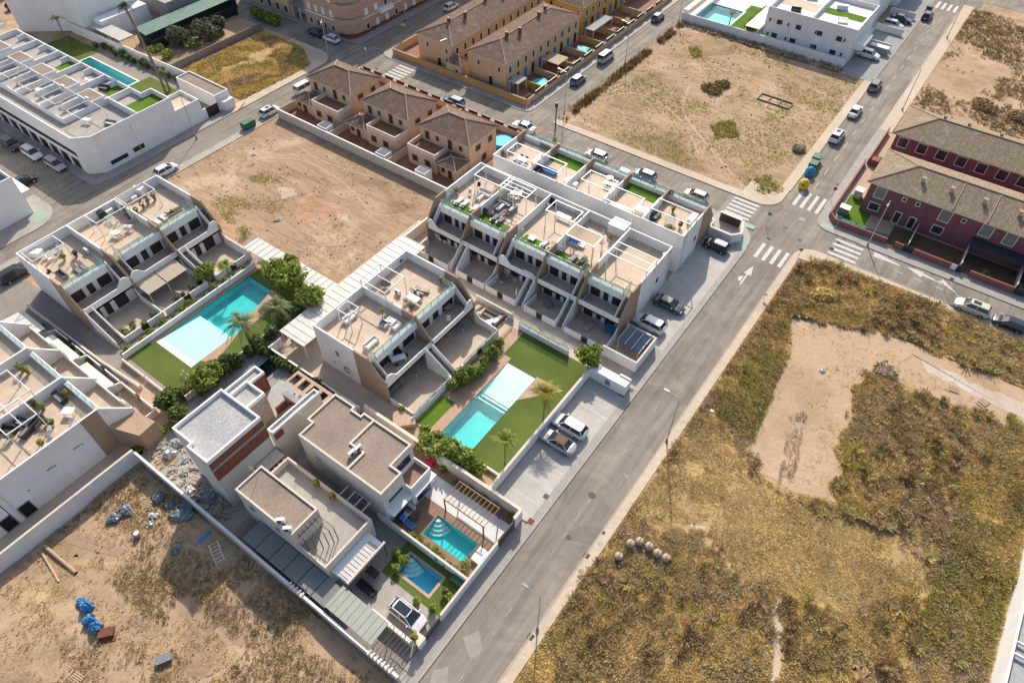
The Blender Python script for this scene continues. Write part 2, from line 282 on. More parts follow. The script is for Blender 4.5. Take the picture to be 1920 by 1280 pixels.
# ---------------------------------------------------------------- mesh helpers
def xf(ox=0, oy=0, deg=0, oz=0):
    c, s = math.cos(R(deg)), math.sin(R(deg))
    return lambda p: (ox+c*p[0]-s*p[1], oy+s*p[0]+c*p[1], oz+p[2])
ID = xf()
class MB:
    def __init__(s, T=ID): s.v = []; s.f = []; s.mi = []; s.uv = {}; s.T = T; s.cur = 0
    def add(s, vs, fs):
        n = len(s.v); s.v += [s.T(p) for p in vs]
        for f in fs: s.f.append([n+i for i in f]); s.mi.append(s.cur)
        return s
    def box(s, x0, y0, z0, x1, y1, z1):
        if x0 > x1: x0, x1 = x1, x0
        if y0 > y1: y0, y1 = y1, y0
        return s.add([(x0, y0, z0), (x1, y0, z0), (x1, y1, z0), (x0, y1, z0), (x0, y0, z1), (x1, y0, z1), (x1, y1, z1), (x0, y1, z1)],
                     [(0, 3, 2, 1), (4, 5, 6, 7), (0, 1, 5, 4), (1, 2, 6, 5), (2, 3, 7, 6), (3, 0, 4, 7)])
    def cbox(s, cx, cy, z0, w, d, h): return s.box(cx-w/2, cy-d/2, z0, cx+w/2, cy+d/2, z0+h)
    def prism(s, pts, z0, z1):
        a = sum(pts[i][0]*pts[(i+1) % len(pts)][1]-pts[(i+1) % len(pts)][0]*pts[i][1] for i in range(len(pts)))
        if a < 0: pts = pts[::-1]
        n = len(pts)
        return s.add([(x, y, z0) for x, y in pts]+[(x, y, z1) for x, y in pts], [tuple(range(n))[::-1], tuple(range(n, 2*n))]+[(i, (i+1) % n, n+(i+1) % n, n+i) for i in range(n)])
    def sheet(s, pts, z):
        a = sum(pts[i][0]*pts[(i+1) % len(pts)][1]-pts[(i+1) % len(pts)][0]*pts[i][1] for i in range(len(pts)))
        if a < 0: pts = pts[::-1]
        return s.add([(x, y, z) for x, y in pts], [tuple(range(len(pts)))])
    def vprism(s, prof, u0, u1):
        """profile in (v,z) extruded along u"""
        n = len(prof); a = sum(prof[i][0]*prof[(i+1) % n][1]-prof[(i+1) % n][0]*prof[i][1] for i in range(n))
        if a < 0: prof = prof[::-1]
        return s.add([(u0, p[0], p[1]) for p in prof]+[(u1, p[0], p[1]) for p in prof], [tuple(range(n))[::-1], tuple(range(n, 2*n))]+[(i, (i+1) % n, n+(i+1) % n, n+i) for i in range(n)])
    def uprism(s, prof, v0, v1):
        n = len(prof); a = sum(prof[i][0]*prof[(i+1) % n][1]-prof[(i+1) % n][0]*prof[i][1] for i in range(n))
        if a > 0: prof = prof[::-1]
        return s.add([(p[0], v0, p[1]) for p in prof]+[(p[0], v1, p[1]) for p in prof], [tuple(range(n))[::-1], tuple(range(n, 2*n))]+[(i, (i+1) % n, n+(i+1) % n, n+i) for i in range(n)])
    def tube(s, p, q, r, n=6, r2=None, cap=True):
        p = Vector(p); q = Vector(q); d = (q-p)
        if d.length < 1e-6: return s
        d.normalize(); a = d.orthogonal().normalized(); b = d.cross(a); r2 = r if r2 is None else r2
        vs = [tuple(p+(a*math.cos(2*PI*i/n)+b*math.sin(2*PI*i/n))*r) for i in range(n)]+[tuple(q+(a*math.cos(2*PI*i/n)+b*math.sin(2*PI*i/n))*r2) for i in range(n)]
        fs = [(i, (i+1) % n, n+(i+1) % n, n+i) for i in range(n)]
        if cap: fs += [tuple(range(n))[::-1], tuple(range(n, 2*n))]
        return s.add(vs, fs)
    def rail(s, pts, r, n=5):
        for a, b in zip(pts, pts[1:]): s.tube(a, b, r, n)
        return s
    def lathe(s, cx, cy, prof, n=14):
        vs = [(cx+r*math.cos(2*PI*i/n), cy+r*math.sin(2*PI*i/n), z) for r, z in prof for i in range(n)]
        fs = [(k*n+i, k*n+(i+1) % n, (k+1)*n+(i+1) % n, (k+1)*n+i) for k in range(len(prof)-1) for i in range(n)]
        fs += [tuple(range(n))[::-1], tuple(range((len(prof)-1)*n, len(prof)*n))]
        return s.add(vs, fs)
    def quaduv(s, pts, uvs):
        s.add(pts, [tuple(range(len(pts)))]); s.uv[len(s.f)-1] = uvs; return s
    def build(s, name, mats, parent=None, bevel=0, smooth=False):
        me = bpy.data.meshes.new(name); o = bpy.data.objects.new(name, me); C.objects.link(o)
        off = (0, 0, 0)
        if parent is not None:
            o.parent = parent; off = WORLD.get(parent.name, (0, 0, 0))
        vs = s.v
        me.from_pydata([(x-off[0], y-off[1], z-off[2]) for x, y, z in vs] if off != (0, 0, 0) else vs, [], s.f)
        for m in ([mats] if isinstance(mats, str) else mats): me.materials.append(M[m])
        if any(s.mi): me.polygons.foreach_set('material_index', s.mi)
        if s.uv:
            ul = me.uv_layers.new(name='UVMap')
            for fi, uvs in s.uv.items():
                p = me.polygons[fi]
                for k, li in enumerate(p.loop_indices): ul.data[li].uv = uvs[k]
        if smooth: me.polygons.foreach_set('use_smooth', [True]*len(me.polygons))
        if bevel:
            bv = o.modifiers.new('bevel', 'BEVEL'); bv.width = bevel; bv.segments = 1; bv.limit_method = 'ANGLE'
        WORLD[o.name] = off
        return o
WORLD = {}
_g = np.random.default_rng(5).random((256, 256))
def vn(X, Y, s):
    X = X/s+1000.; Y = Y/s+1000.; i = np.floor(X).astype(int); j = np.floor(Y).astype(int); u = X-i; v = Y-j; u = u*u*(3-2*u); v = v*v*(3-2*v)
    g = lambda a, b: _g[a % 256, b % 256]
    return g(i, j)*(1-u)*(1-v)+g(i+1, j)*u*(1-v)+g(i, j+1)*(1-u)*v+g(i+1, j+1)*u*v
def fbm(X, Y, s): return (vn(X, Y, s)+.5*vn(X+7, Y-3, s/2.1)+.25*vn(X-5, Y+9, s/4.3)+.13*vn(X+2, Y+1, s/9))/1.88
def tag(o, label=None, cat=None, group=None, kind=None):
    if label: o['label'] = label
    if cat: o['category'] = cat
    if group: o['group'] = group
    if kind: o['kind'] = kind
    return o
def thing(name, label, cat, loc=(0, 0, 0), group=None, world=True, rz=0):
    """an Empty at the base of a thing; world=True means its parts are written in world metres"""
    o = bpy.data.objects.new(name, None); C.objects.link(o); o.location = loc; o.rotation_euler = (0, 0, rz); o.empty_display_size = .3
    WORLD[o.name] = tuple(loc) if world else (0, 0, 0)
    return tag(o, label, cat, group)
def copy_thing(o, loc, rz, label=None, group=None, scale=None):
    def cp(x, par):
        c = x.copy(); C.objects.link(c); c.parent = par
        for ch in list(x.children): cp(ch, c)
        return c
    r = cp(o, None); r.location = loc; r.rotation_euler = (0, 0, rz)
    if scale: r.scale = scale if hasattr(scale, '__len__') else (scale,)*3
    if label: r['label'] = label
    if group: r['group'] = group
    return r
def rects(rs, holes=()):
    """split a union of rectangles minus holes into non-overlapping cells"""
    xs = sorted({v for r in list(rs)+list(holes) for v in (r[0], r[2])}); ys = sorted({v for r in list(rs)+list(holes) for v in (r[1], r[3])})
    out = []
    ins = lambda r, x, y: r[0] < x < r[2] and r[1] < y < r[3]
    for a, b in zip(xs, xs[1:]):
        run = None
        for c, d in zip(ys, ys[1:]):
            x, y = (a+b)/2, (c+d)/2
            if any(ins(r, x, y) for r in rs) and not any(ins(h, x, y) for h in holes):
                run = [a, c, b, d] if run is None else [run[0], run[1], run[2], d]
            elif run is not None: out.append(run); run = None
        if run is not None: out.append(run)
    return out
def rrect(x0, y0, x1, y1, r, corners, n=8):
    """rectangle with chosen rounded corners: corners is a string out of sw se ne nw"""
    P = []
    for key, cx, cy, a0 in (('sw', x0, y0, PI), ('se', x1, y0, 1.5*PI), ('ne', x1, y1, 0), ('nw', x0, y1, .5*PI)):
        if key in corners:
            ox = cx+(r if cx == x0 else -r); oy = cy+(r if cy == y0 else -r)
            P += [(ox+r*math.cos(a0+.5*PI*i/n), oy+r*math.sin(a0+.5*PI*i/n)) for i in range(n+1)]
        else: P.append((cx, cy))
    return P
# ================================================================ setting: ground, roads, pavements, pools
POOLS = {  # name: (x0,y0,x1,y1)
 'left': (-73.9, 20.8, -66.4, 36.4), 'mid': (-33.8, 31.8, -29.3, 45.8), 'v2': (-27.1, 21.2, -21.5, 23.8), 'v3': (-26.5, 16.5, -22.2, 18.6),
 'v1': (-59.4, 24.7, -57.1, 27.9), 'h': (-152.2, 57.9, -135.8, 60.2), 'o': (-59.3, 152.9, -51.5, 161.5)}
PH = list(POOLS.values())
def sheet_obj(name, rs, z, m, label=None, kind='structure', holes=PH, parent=None):
    b = MB()
    for r in rects(rs, [h for h in holes if any(h[0] < q[2] and h[2] > q[0] and h[1] < q[3] and h[3] > q[1] for q in rs)]): b.sheet([(r[0], r[1]), (r[2], r[1]), (r[2], r[3]), (r[0], r[3])], z)
    return tag(b.build(name, m), label, kind=kind)
sheet_obj('ground', [(-700, -300, 500, 900)], 0, 'scrub_sand')
ROAD = [(-17.6, -200, -11.6, 700), (-600, 91, 400, 96.9), (-111.3, -200, -105.3, 700), (-400, 28.4, -105.3, 35.4), (-66.4, 96.9, -61.2, 700), (-24, 84, -10, 99), (-68, 96.8, -60, 99), (-400, 200, 400, 207),
        (-113.5, 89, -101, 100), (-113.5, 26, -105, 38), (-20, 196, -8, 211)]
sheet_obj('road', ROAD, .03, 'asphalt')
def slab(name, pts_list, m, z1=.14, z0=-.02, kind='structure', kerb=False):
    b = MB()
    for p in pts_list:
        if len(p) == 4 and not hasattr(p[0], '__len__'): b.box(p[0], p[1], z0, p[2], p[3], z1)
        else: b.prism(p, z0, z1)
    return tag(b.build(name, m), kind=kind)
# pavements (each with its kerb stones as a slim proud edge)
slab('pavement', [(-19.5, -60, -17.75, 28.6), (-18.6, 28.6, -17.75, 50), (-19.5, 50, -17.75, 59.6), (-18.4, 59.6, -17.75, 83.9)], 'sidewalk')
slab('parking_bays', [(-23.7, 28.9, -18.6, 49.8)], 'grey_paver', .135)
slab('parking_bays', [(-24.25, 59.6, -18.4, 83.9)], 'grey_paver', .135)
slab('pavement', [rrect(-25, 83.9, -17.75, 91.3, 5.5, ['ne'])], 'pale_sidewalk')
slab('verge', [(-11.45, -60, -10.4, 88), rrect(-11.45, 88, -5, 91.2, 3.0, ['nw']), (-5, 90.1, 120, 91.2)], 'verge', .12)
slab('pavement', [rrect(-11.45, 96.7, -4, 99.3, 2.4, ['sw']), (-4, 96.7, 120, 99.0), (-11.45, 99.3, -9.6, 131)], 'sidewalk', .14)
slab('verge', [(-11.45, 131, -9.2, 196)], 'verge', .1)
slab('verge', [(-61, 96.9, -24, 98.4), rrect(-24, 96.9, -17.75, 102, 3.2, ['se']), (-19.3, 102, -17.75, 147)], 'verge', .12)
slab('driveway', [(-24.2, 147, -17.75, 196)], 'concrete', .12)
slab('pavement', [(-102.2, 96.9, -69, 98.6), rrect(-69, 96.9, -66.4, 100, 1.8, ['se']), (-67.9, 100, -66.4, 400), rrect(-105.2, 97, -102.2, 104, 2.8, ['sw']), (-105.2, 104, -103.6, 400)], 'sidewalk', .14)
slab('pavement', [rrect(-105.2, 87, -102.8, 91, 1.8, ['nw']), (-102.8, 89.5, -25, 91)], 'sidewalk', .13)
slab('pavement', [(-105.2, -60, -103.6, 87)], 'pale_sidewalk', .12)
slab('pavement', [rrect(-113.2, 35.4, -111.3, 39, 1.5, ['se']), (-113.2, 39, -111.3, 64), (-400, 35.4, -113.2, 36.9)], 'sidewalk', .13)
slab('pavement', [rrect(-119, 20, -108.8, 28.4, 4.2, ['ne']), (-400, 26.6, -119, 28.4), (-112.6, -60, -108.8, 20)], 'pale_sidewalk', .13)
slab('pavement', [rrect(-113.8, 96.9, -111.3, 110, 3., ['se']), (-113.8, 110, -111.3, 400), (-400, 96.9, -113.8, 97.9)], 'sidewalk', .13)
slab('verge', [(-113.4, 64, -111.3, 86), rrect(-125, 86, -111.3, 91, 4.5, ['ne'])], 'verge', .11)
kb = MB()
for r in [(-17.75, -60, -17.6, 50), (-17.75, 59.6, -17.6, 85.5), (-11.6, -60, -11.45, 88), (-102.8, 91, -25, 91.15), (-4, 96.55, 120, 96.7), (-5, 91.2, 120, 91.35), (-60, 96.75, -21, 96.9), (-17.75, 103, -17.6, 196), (-105.35, -60, -105.2, 85), (-111.3, 38, -111.15, 84), (-11.6, 102, -11.45, 196), (-17.75, 50, -17.6, 59.6)]:
    kb.box(r[0], r[1], -.02, r[2], r[3], .15)
tag(kb.build('kerb', 'pale_sidewalk'), kind='structure')
# plots paved or turfed (z = .10 under the compounds)
sheet_obj('plot_paving', [(-35.8, 31.4, -23.9, 51.4)], .1, 'turf')
sheet_obj('plot_paving', [(-75.04, 17.0, -62.4, 40.6)], .1, 'turf')
slab('poolside_paving', [(-37.3, 31.4, -35.1, 51.2), (-35.1, 31.8, -33.8, 46.6)], 'pool_deck_pink', .115)
slab('poolside_paving', [[(-29.3, 41.5), (-25.3, 46.2), (-29.3, 46.1)]], 'pool_deck_pink', .13)
slab('poolside_paving', [(-75.0, 20.2, -73.9, 39), [(-66.4, 22.2), (-64.5, 23.0), (-66.4, 29)], [(-67.1, 29.8), (-65.9, 29.8), (-66.4, 36.6), (-69.0, 36.6)]], 'pool_deck_pink', .13)
sheet_obj('garden_turf', [(-37.2, 31.7, -35.2, 36.7)], .122, 'turf_bright')
slab('footpath', rects([(-62.3, 28.7, -37.7, 61), (-61.2, 51.6, -24, 60.6), (-43.8, 26.8, -37.5, 28.7), (-37.7, 48.5, -35.9, 54.4), (-28, 51.4, -19.6, 54.4), (-27.3, 54.4, -19.6, 59.3)]), 'patio_tile', .1)
slab('patio_floor', [(-85.2, 17.0, -76.8, 39.2), (-44.4, 31.4, -37.7, 48.4)], 'patio_tile', .115)
slab('footpath', [(-103.6, 9.6, -63, 16.95), (-76.75, 17.0, -75.05, 40)], 'path_tile', .1)
slab('footpath', [(-70.5, 10.3, -60, 16.5)], 'stone_strip', .115)
slab('footpath', [(-103.6, -10, -60.2, 9.5)], 'patio_tile', .09)
sheet_obj('villa_paving', [(-62, 8.9, -43.8, 28.4)], .09, 'concrete')
sheet_obj('villa_paving', [(-43.8, 8.9, -19.6, 19.9)], .1, 'path_tile')
sheet_obj('villa_paving', [(-43.8, 19.9, -19.6, 28.8)], .1, 'brown_decking')
sheet_obj('garden_turf', [(-27.8, 15.4, -19.8, 19.6)], .112, 'turf')
slab('driveway', [(-30.7, 10.6, -19.7, 15.4)], 'pale_sidewalk', .115)
slab('garden_terrace', [(-31.2, 24.75, -19.8, 27.5)], 'white_slab', .13)
sheet_obj('plot_paving', [(-158, 55, -114, 66)], .1, 'path_tile')
sheet_obj('garden_turf', [(-165, 57, -152.8, 63), (-135.4, 57.2, -125.8, 62.8)], .112, 'turf')
slab('plot_paving', [(-61, 83, -20, 89.4)], 'patio_tile', .1)
slab('plot_paving', [(-103.5, 69, -62, 89.4)], 'red_paving', .1)
slab('plot_paving', [(-102, 98.6, -68, 400)], 'red_paving', .09)
slab('plot_paving', [(-9.6, 99.1, 60, 130.6)], 'stone_strip', .1)
sheet_obj('garden_turf', [(-9.2, 99.4, -4.9, 108.3), (-5, 99.4, 40, 101), (-9.2, 119, -7.6, 122)], .115, 'turf_bright')
sheet_obj('plot_paving', [(-61, 150, -24.4, 175)], .1, 'white_slab')
sheet_obj('garden_turf', [(-51.5, 150, -43, 166)], .112, 'turf_bright')
# dirt plots
def dirt(name, pts, z, m, wob=.5, step=.5):
    P = []
    for a, b in zip(pts, pts[1:]+pts[:1]):
        n = max(1, int(math.dist(a, b)/step))
        for i in range(n):
            x, y = a[0]+(b[0]-a[0])*i/n, a[1]+(b[1]-a[1])*i/n; X, Y = np.array([x]), np.array([y])
            P.append((x+float(fbm(X, Y, 2.2)[0]-.5)*wob*5, y+float(fbm(X+40, Y+17, 2.2)[0]-.5)*wob*5))
    return tag(MB().sheet(P, z).build(name, m), kind='structure')
R4 = lambda a, b, c, d: [(a, b), (c, b), (c, d), (a, d)]
tag(MB().sheet([(-103.6, 39.3), (-62, 39.3), (-59.8, 41.5), (-59.8, 67.6), (-103.6, 67.6)], .02).build('dirt_plot', 'plot_sand'), kind='structure')
tag(MB().sheet(R4(-61, 98.4, -18.6, 147), .02).build('dirt_plot', 'plot_sand_b'), kind='structure')
tag(MB().sheet(R4(-59.3, -60, -19.5, 8.4), .02).build('dirt_plot', 'scrub_sand'), kind='structure')
tag(MB().sheet(R4(-10.5, -60, 90, 90.1), .02).build('field', 'field_soil'), kind='structure')
tag(MB().sheet(R4(-133, 66.5, -113.4, 90), .02).build('field', 'field_soil'), kind='structure')
tag(MB().sheet(R4(-9.2, 131, 120, 196), .02).build('dirt_plot', 'scrub_sand'), kind='structure')
PAD = [G(1480, 595), G(1645, 618), G(1790, 676), G(1935, 735), G(1935, 826), G(1830, 778), G(1700, 728), G(1618, 700), G(1590, 800), G(1560, 945), G(1490, 930), G(1425, 890), G(1412, 850), G(1440, 760), G(1480, 660)]
dirt('sandy_pad', PAD, .045, 'pad_soil', .35, .6)
dirt('sandy_pad', [G(1700, 665), G(1790, 700), G(1935, 762), G(1935, 800), G(1830, 745)], .052, 'chalk_soil', .5, .5)
dirt('sand_track', [G(1458, 1115), G(1470, 1115), G(1462, 1280), G(1435, 1280), G(1440, 1200)], .032, 'verge', .15, 1.)
dirt('red_clay_patch', [G(553, 375), G(590, 362), G(632, 382), G(636, 405), G(605, 422), G(560, 425), G(548, 400)], .03, 'clay_soil', .7, .35)
for q in ([G(522, 352), G(548, 350), G(556, 366), G(530, 370)], [G(630, 402), G(652, 404), G(655, 414), G(636, 416)]):
    dirt('chalky_patch', q, .034, 'pale_soil', .6, .3)
for q in ([G(170, 1098), G(205, 1095), G(200, 1112), G(175, 1114)], [G(187, 1053), G(212, 1056), G(203, 1068)], [G(345, 1100), G(385, 1092), G(392, 1135), G(355, 1145)]):
    dirt('chalky_patch', q, .034, 'pale_soil', .5, .3)
dirt('sandy_patch', [G(300, 1060), G(420, 1120), G(560, 1240), G(600, 1290), G(380, 1290), G(330, 1200)], .03, 'plot_sand', .6, 1.2)
dirt('sandy_patch', [G(1290, 985), G(1320, 985), G(1312, 1000), G(1296, 1000)], .04, 'chalk_soil', .2, .5)
dirt('dirt_spill', [G(1212, 898), G(1228, 895), G(1222, 905), G(1213, 905)], .035, 'chalk_soil', .15, .4) if False else None
def track(pts, w, m, z):
    L = []; Rr = []
    P = []
    for k in range(len(pts)-1):
        for i in range(8):
            f = i/8; p0 = pts[max(0, k-1)]; p1, p2 = pts[k], pts[k+1]; p3 = pts[min(len(pts)-1, k+2)]
            P.append(tuple(.5*((2*p1[c])+(-p0[c]+p2[c])*f+(2*p0[c]-5*p1[c]+4*p2[c]-p3[c])*f*f+(-p0[c]+3*p1[c]-3*p2[c]+p3[c])*f**3) for c in (0, 1)))
    b = MB(); vs = []
    for i in range(len(P)-1):
        dx, dy = P[i+1][0]-P[i][0], P[i+1][1]-P[i][1]; d = math.hypot(dx, dy) or 1; ww = w*(.6+.6*float(fbm(np.array([P[i][0]]), np.array([P[i][1]]), 3.)[0])); vs += [(P[i][0]-dy/d*ww, P[i][1]+dx/d*ww, z), (P[i][0]+dy/d*ww, P[i][1]-dx/d*ww, z)]
    b.add(vs, [(2*i, 2*i+1, 2*i+3, 2*i+2) for i in range(len(vs)//2-1)])
    return tag(b.build('wheel_track', m), kind='structure')
for pts, w, m in (([G(1560, 962), G(1620, 975), G(1680, 998), G(1750, 1032)], .3, 'pad_soil'),
                  ([G(1310, 290), G(1280, 230), G(1230, 190), G(1180, 175), G(1110, 190)], .28, 'track_soil'), ([G(1400, 360), G(1350, 300), G(1300, 240), G(1280, 200), G(1300, 150)], .35, 'track_soil'), ([G(1385, 250), G(1430, 240), G(1450, 260), G(1430, 290), G(1390, 285), G(1370, 265)], .25, 'dark_soil'), ([G(1100, 230), G(1160, 215), G(1230, 235), G(1290, 290), G(1340, 330)], .3, 'dark_soil'), ([G(1250, 130), G(1350, 125), G(1450, 150), G(1560, 190)], .3, 'dark_soil'), ([G(1230, 150), G(1330, 145), G(1420, 175), G(1480, 230)], .14, 'track_soil'),
                  ([G(480, 300), G(560, 300), G(640, 340), G(700, 400), G(760, 400)], .16, 'track_soil'), ([G(540, 260), G(600, 300), G(690, 330), G(770, 350)], .14, 'track_soil'), ([G(500, 420), G(560, 450), G(640, 460), G(720, 430)], .3, 'dark_soil'), ([G(600, 290), G(640, 310), G(720, 320), G(800, 350)], .25, 'dark_soil'), ([G(560, 385), G(590, 380), G(625, 392)], .2, 'dark_soil'), ([G(556, 400), G(590, 395), G(630, 402)], .2, 'dark_soil'),
                  ([G(420, 1100), G(460, 1160), G(540, 1230), G(600, 1290)], .5, 'track_soil'), ([G(100, 1000), G(200, 1030), G(330, 1060), G(430, 1110)], .5, 'dark_soil')):
    track(pts, w, m, .041)
# shallow mounds of loose earth
def mound(pts, h, name, m, label):
    cx = sum(p[0] for p in pts)/len(pts); cy = sum(p[1] for p in pts)/len(pts); b = MB(); K = 5; n = len(pts)
    vs = [(cx+(p[0]-cx)*(1-k/K), cy+(p[1]-cy)*(1-k/K), h*math.sin(.5*PI*k/K)+(rnd.uniform(-.12, .12)*h if k else 0)+.0) for k in range(K) for p in pts]+[(cx, cy, h)]
    b.add(vs, [(k*n+i, k*n+(i+1) % n, (k+1)*n+(i+1) % n, (k+1)*n+i) for k in range(K-1) for i in range(n)]+[((K-1)*n+i, (K-1)*n+(i+1) % n, K*n) for i in range(n)])
    return tag(b.build(name, m, smooth=True), label, 'rubble')
# markings
pm = MB()
def line(x0, y0, x1, y1, w=.12, z=.034):
    d = math.hypot(x1-x0, y1-y0); nx, ny = -(y1-y0)/d*w/2, (x1-x0)/d*w/2
    pm.sheet([(x0+nx, y0+ny), (x1+nx, y1+ny), (x1-nx, y1-ny), (x0-nx, y0-ny)], z)
for k in range(34):
    y = -6+k*2.55
    if y < 76 and not (24 < y < 27) and k not in (11, 12, 17, 18, 23): line(-14.6, y, -14.6, y+1.0, .07)
_z = pm; tag(pm.build('lane_marking', 'paint_worn'), kind='structure'); pm = MB()
for k in range(16): line(-14.7, 106+k*5, -14.7, 108.2+k*5, .09)
for k in range(14): line(-1+k*2.9, 93.9, .2+k*2.9, 93.9, .1) if k > 0 else None
for k in range(10): line(-80+k*4., 94, -78.5+k*4., 94, .09) if not (-25 < -80+k*4. < -19) else None
for i in range(4): line(-15.9+i*1.25, 84.4, -15.9+i*1.25, 88.2, .55)             # zebra across the main road, near
for i in range(4): line(-15.9+i*1.25, 100, -15.9+i*1.25, 104.6, .55)              # zebra across the main road, far
for i in range(4): line(-7.4, 92.1+i*1.2, -3.2, 92.1+i*1.2, .55)                   # zebra across the east street
for i in range(5): line(-24.4, 92.0+i*1.05, -20.2, 92.0+i*1.05, .52)               # zebra across the north street
for i in range(5): line(-98.5, 91.9+i*1.05, -94.4, 91.9+i*1.05, .52)               # zebra by the ochre houses
for i in range(4): line(-16.4+i*1.3, 190.5, -16.4+i*1.3, 194.6, .6)
for i in range(5): line(-108.9+i*.0, 30, -108.9, 30.1, .1)
def arrow(pts, z=.034): pm.sheet(pts, z)
pg = [G(1400, 538), G(1405, 540), G(1420, 524), G(1423, 527), G(1428, 506), G(1410, 514), G(1413, 518)]
arrow([(-15.4, 77.6), (-15.15, 77.6), (-15.15, 80.2), (-14.7, 80.2), (-15.27, 82.4), (-15.85, 80.2), (-15.4, 80.2)])
arrow([(-15.9, 78.2), (-15.55, 78.2), (-15.55, 79.6), (-16.15, 79.0)])
arrow([(-1.6, 95.2), (-1.6, 96.3), (2.3, 95.6), (2.3, 95.35)]); 
arrow([(3.2, 95.8), (5.6, 94.7), (5.6, 95.25), (8.6, 95.0), (8.6, 95.3), (5.6, 95.7), (5.6, 96.1)]); arrow([(7.0, 95.3), (8.2, 95.3), (10.8, 94.2), (8.2, 96.2), (8.2, 95.6)])
line(4.3, 94.9, 5.0, 95.2, .05)
tag(pm.build('road_marking', 'paint_white'), kind='structure')
pb = MB(); _pm = pm; pm = pb
for i in range(9): line(-23.5, 31.3+i*2.42, -18.7, 31.3+i*2.42, .09, .14)
for i in range(9): line(-24.1, 61.2+i*2.5, -18.6, 61.2+i*2.5, .09, .14)
for i in range(11): line(-24.2, 149+i*2.6, -19, 149+i*2.6, .08, .125)
tag(pb.build('bay_marking', 'paint_white'), kind='structure')
for r in ((-20.5, 92.0-1.9, -18.6, 91.1), (-19.0, 84.9, -17.9, 87.2), (-10.4, 97.2, -8.6, 98.4)):
    tag(MB().sheet(R4(*r), .145).build('tactile_paving', 'paint_green'), kind='structure')
tag(MB().sheet(R4(-113.3, 24.6, -110.2, 27.2), .135).build('tactile_paving', 'paint_green'), kind='structure')
# asphalt repairs and covers
for q in ([G(1232, 692), G(1278, 708), G(1276, 712), G(1230, 697)], [G(1640, 260), G(1700, 150), G(1712, 153), G(1655, 268)], [G(1060, 1010), G(1130, 1025), G(1150, 990), G(1085, 985)]):
    tag(MB().sheet(q, .036).build('road_repair', 'asphalt_dark'), kind='structure')
for q in ([G(868, 1195), G(898, 1180), G(905, 1215), G(880, 1235)], [G(815, 1255), G(840, 1250), G(838, 1285), G(805, 1288)], [G(1168, 888), G(1180, 893), G(1174, 899)]):
    dirt('dust_stain', q, .037, 'asphalt_pale', .12, .5)
for q in ([G(1440, 380), G(1470, 385), G(1462, 400), G(1436, 398)], [G(1390, 560), G(1440, 500), G(1447, 503), G(1398, 565)], [G(700, 145), G(760, 165), G(755, 172), G(695, 152)], [G(1170, 300), G(1240, 330), G(1236, 335), G(1166, 305)], [G(1620, 330), G(1690, 230), G(1700, 235), G(1630, 335)]):
    dirt('road_repair', q, .038, 'asphalt_dark', .15, 1.)
tag(MB().sheet([G(1501, 407), G(1511, 411), G(1507, 415), G(1497, 411)], .036).build('road_repair', 'pale_sidewalk'), kind='structure')
def cover(px, py, r, label, square=False, m='manhole', z=.035):
    x, y = G(px, py, z); b = MB()
    if square: b.cbox(x, y, z-.01, r*2, r*2, .02)
    else: b.lathe(x, y, [(r, z-.01), (r, z+.012), (r*.8, z+.014), (r*.78, z+.008)], 18)
    return tag(b.build('manhole_cover', m), label, 'manhole cover', 'covers set in the roads and pavements')
cover(1110, 928, .42, 'round dark cover in the middle of the main road below the two parked cars')
cover(1066, 1007, .3, 'small pale round cover in the road above the nearest street lamp')
cover(1472, 427, .36, 'round cover in the crossroads beside the brown shadow')
cover(1499, 450, .32, 'round bluish cover in the crossroads next to the east zebra crossing', m='navy_panel')
cover(1440, 428, .28, 'round dark cover at the west side of the crossroads')
cover(1570, 346, .3, 'round dark cover near the kerb by the burgundy houses')
cover(1024, 930, .3, 'square grey cover in the pavement beside the last parking bay', True, z=.145)
cover(1183, 731, .3, 'square grey cover in the pavement below the white meter wall', True, z=.145)
cover(995, 977, .34, 'square reddish cover in the pavement at the pergola garden corner', True, 'rust', z=.145)
cover(1100, 1041, .3, 'square cover in the sandy verge beside the six concrete rings', True, z=.125)
cover(1126, 1018, .3, 'round white-rimmed cover in the sandy verge above the square one', False, 'rubble', z=.125)
cover(995, 1193, .3, 'square cover in the sandy verge at the foot of the nearest lamp', True, z=.125)
cover(1131, 998, .2, 'small square reddish cover in the sandy verge', True, 'rust', z=.125)
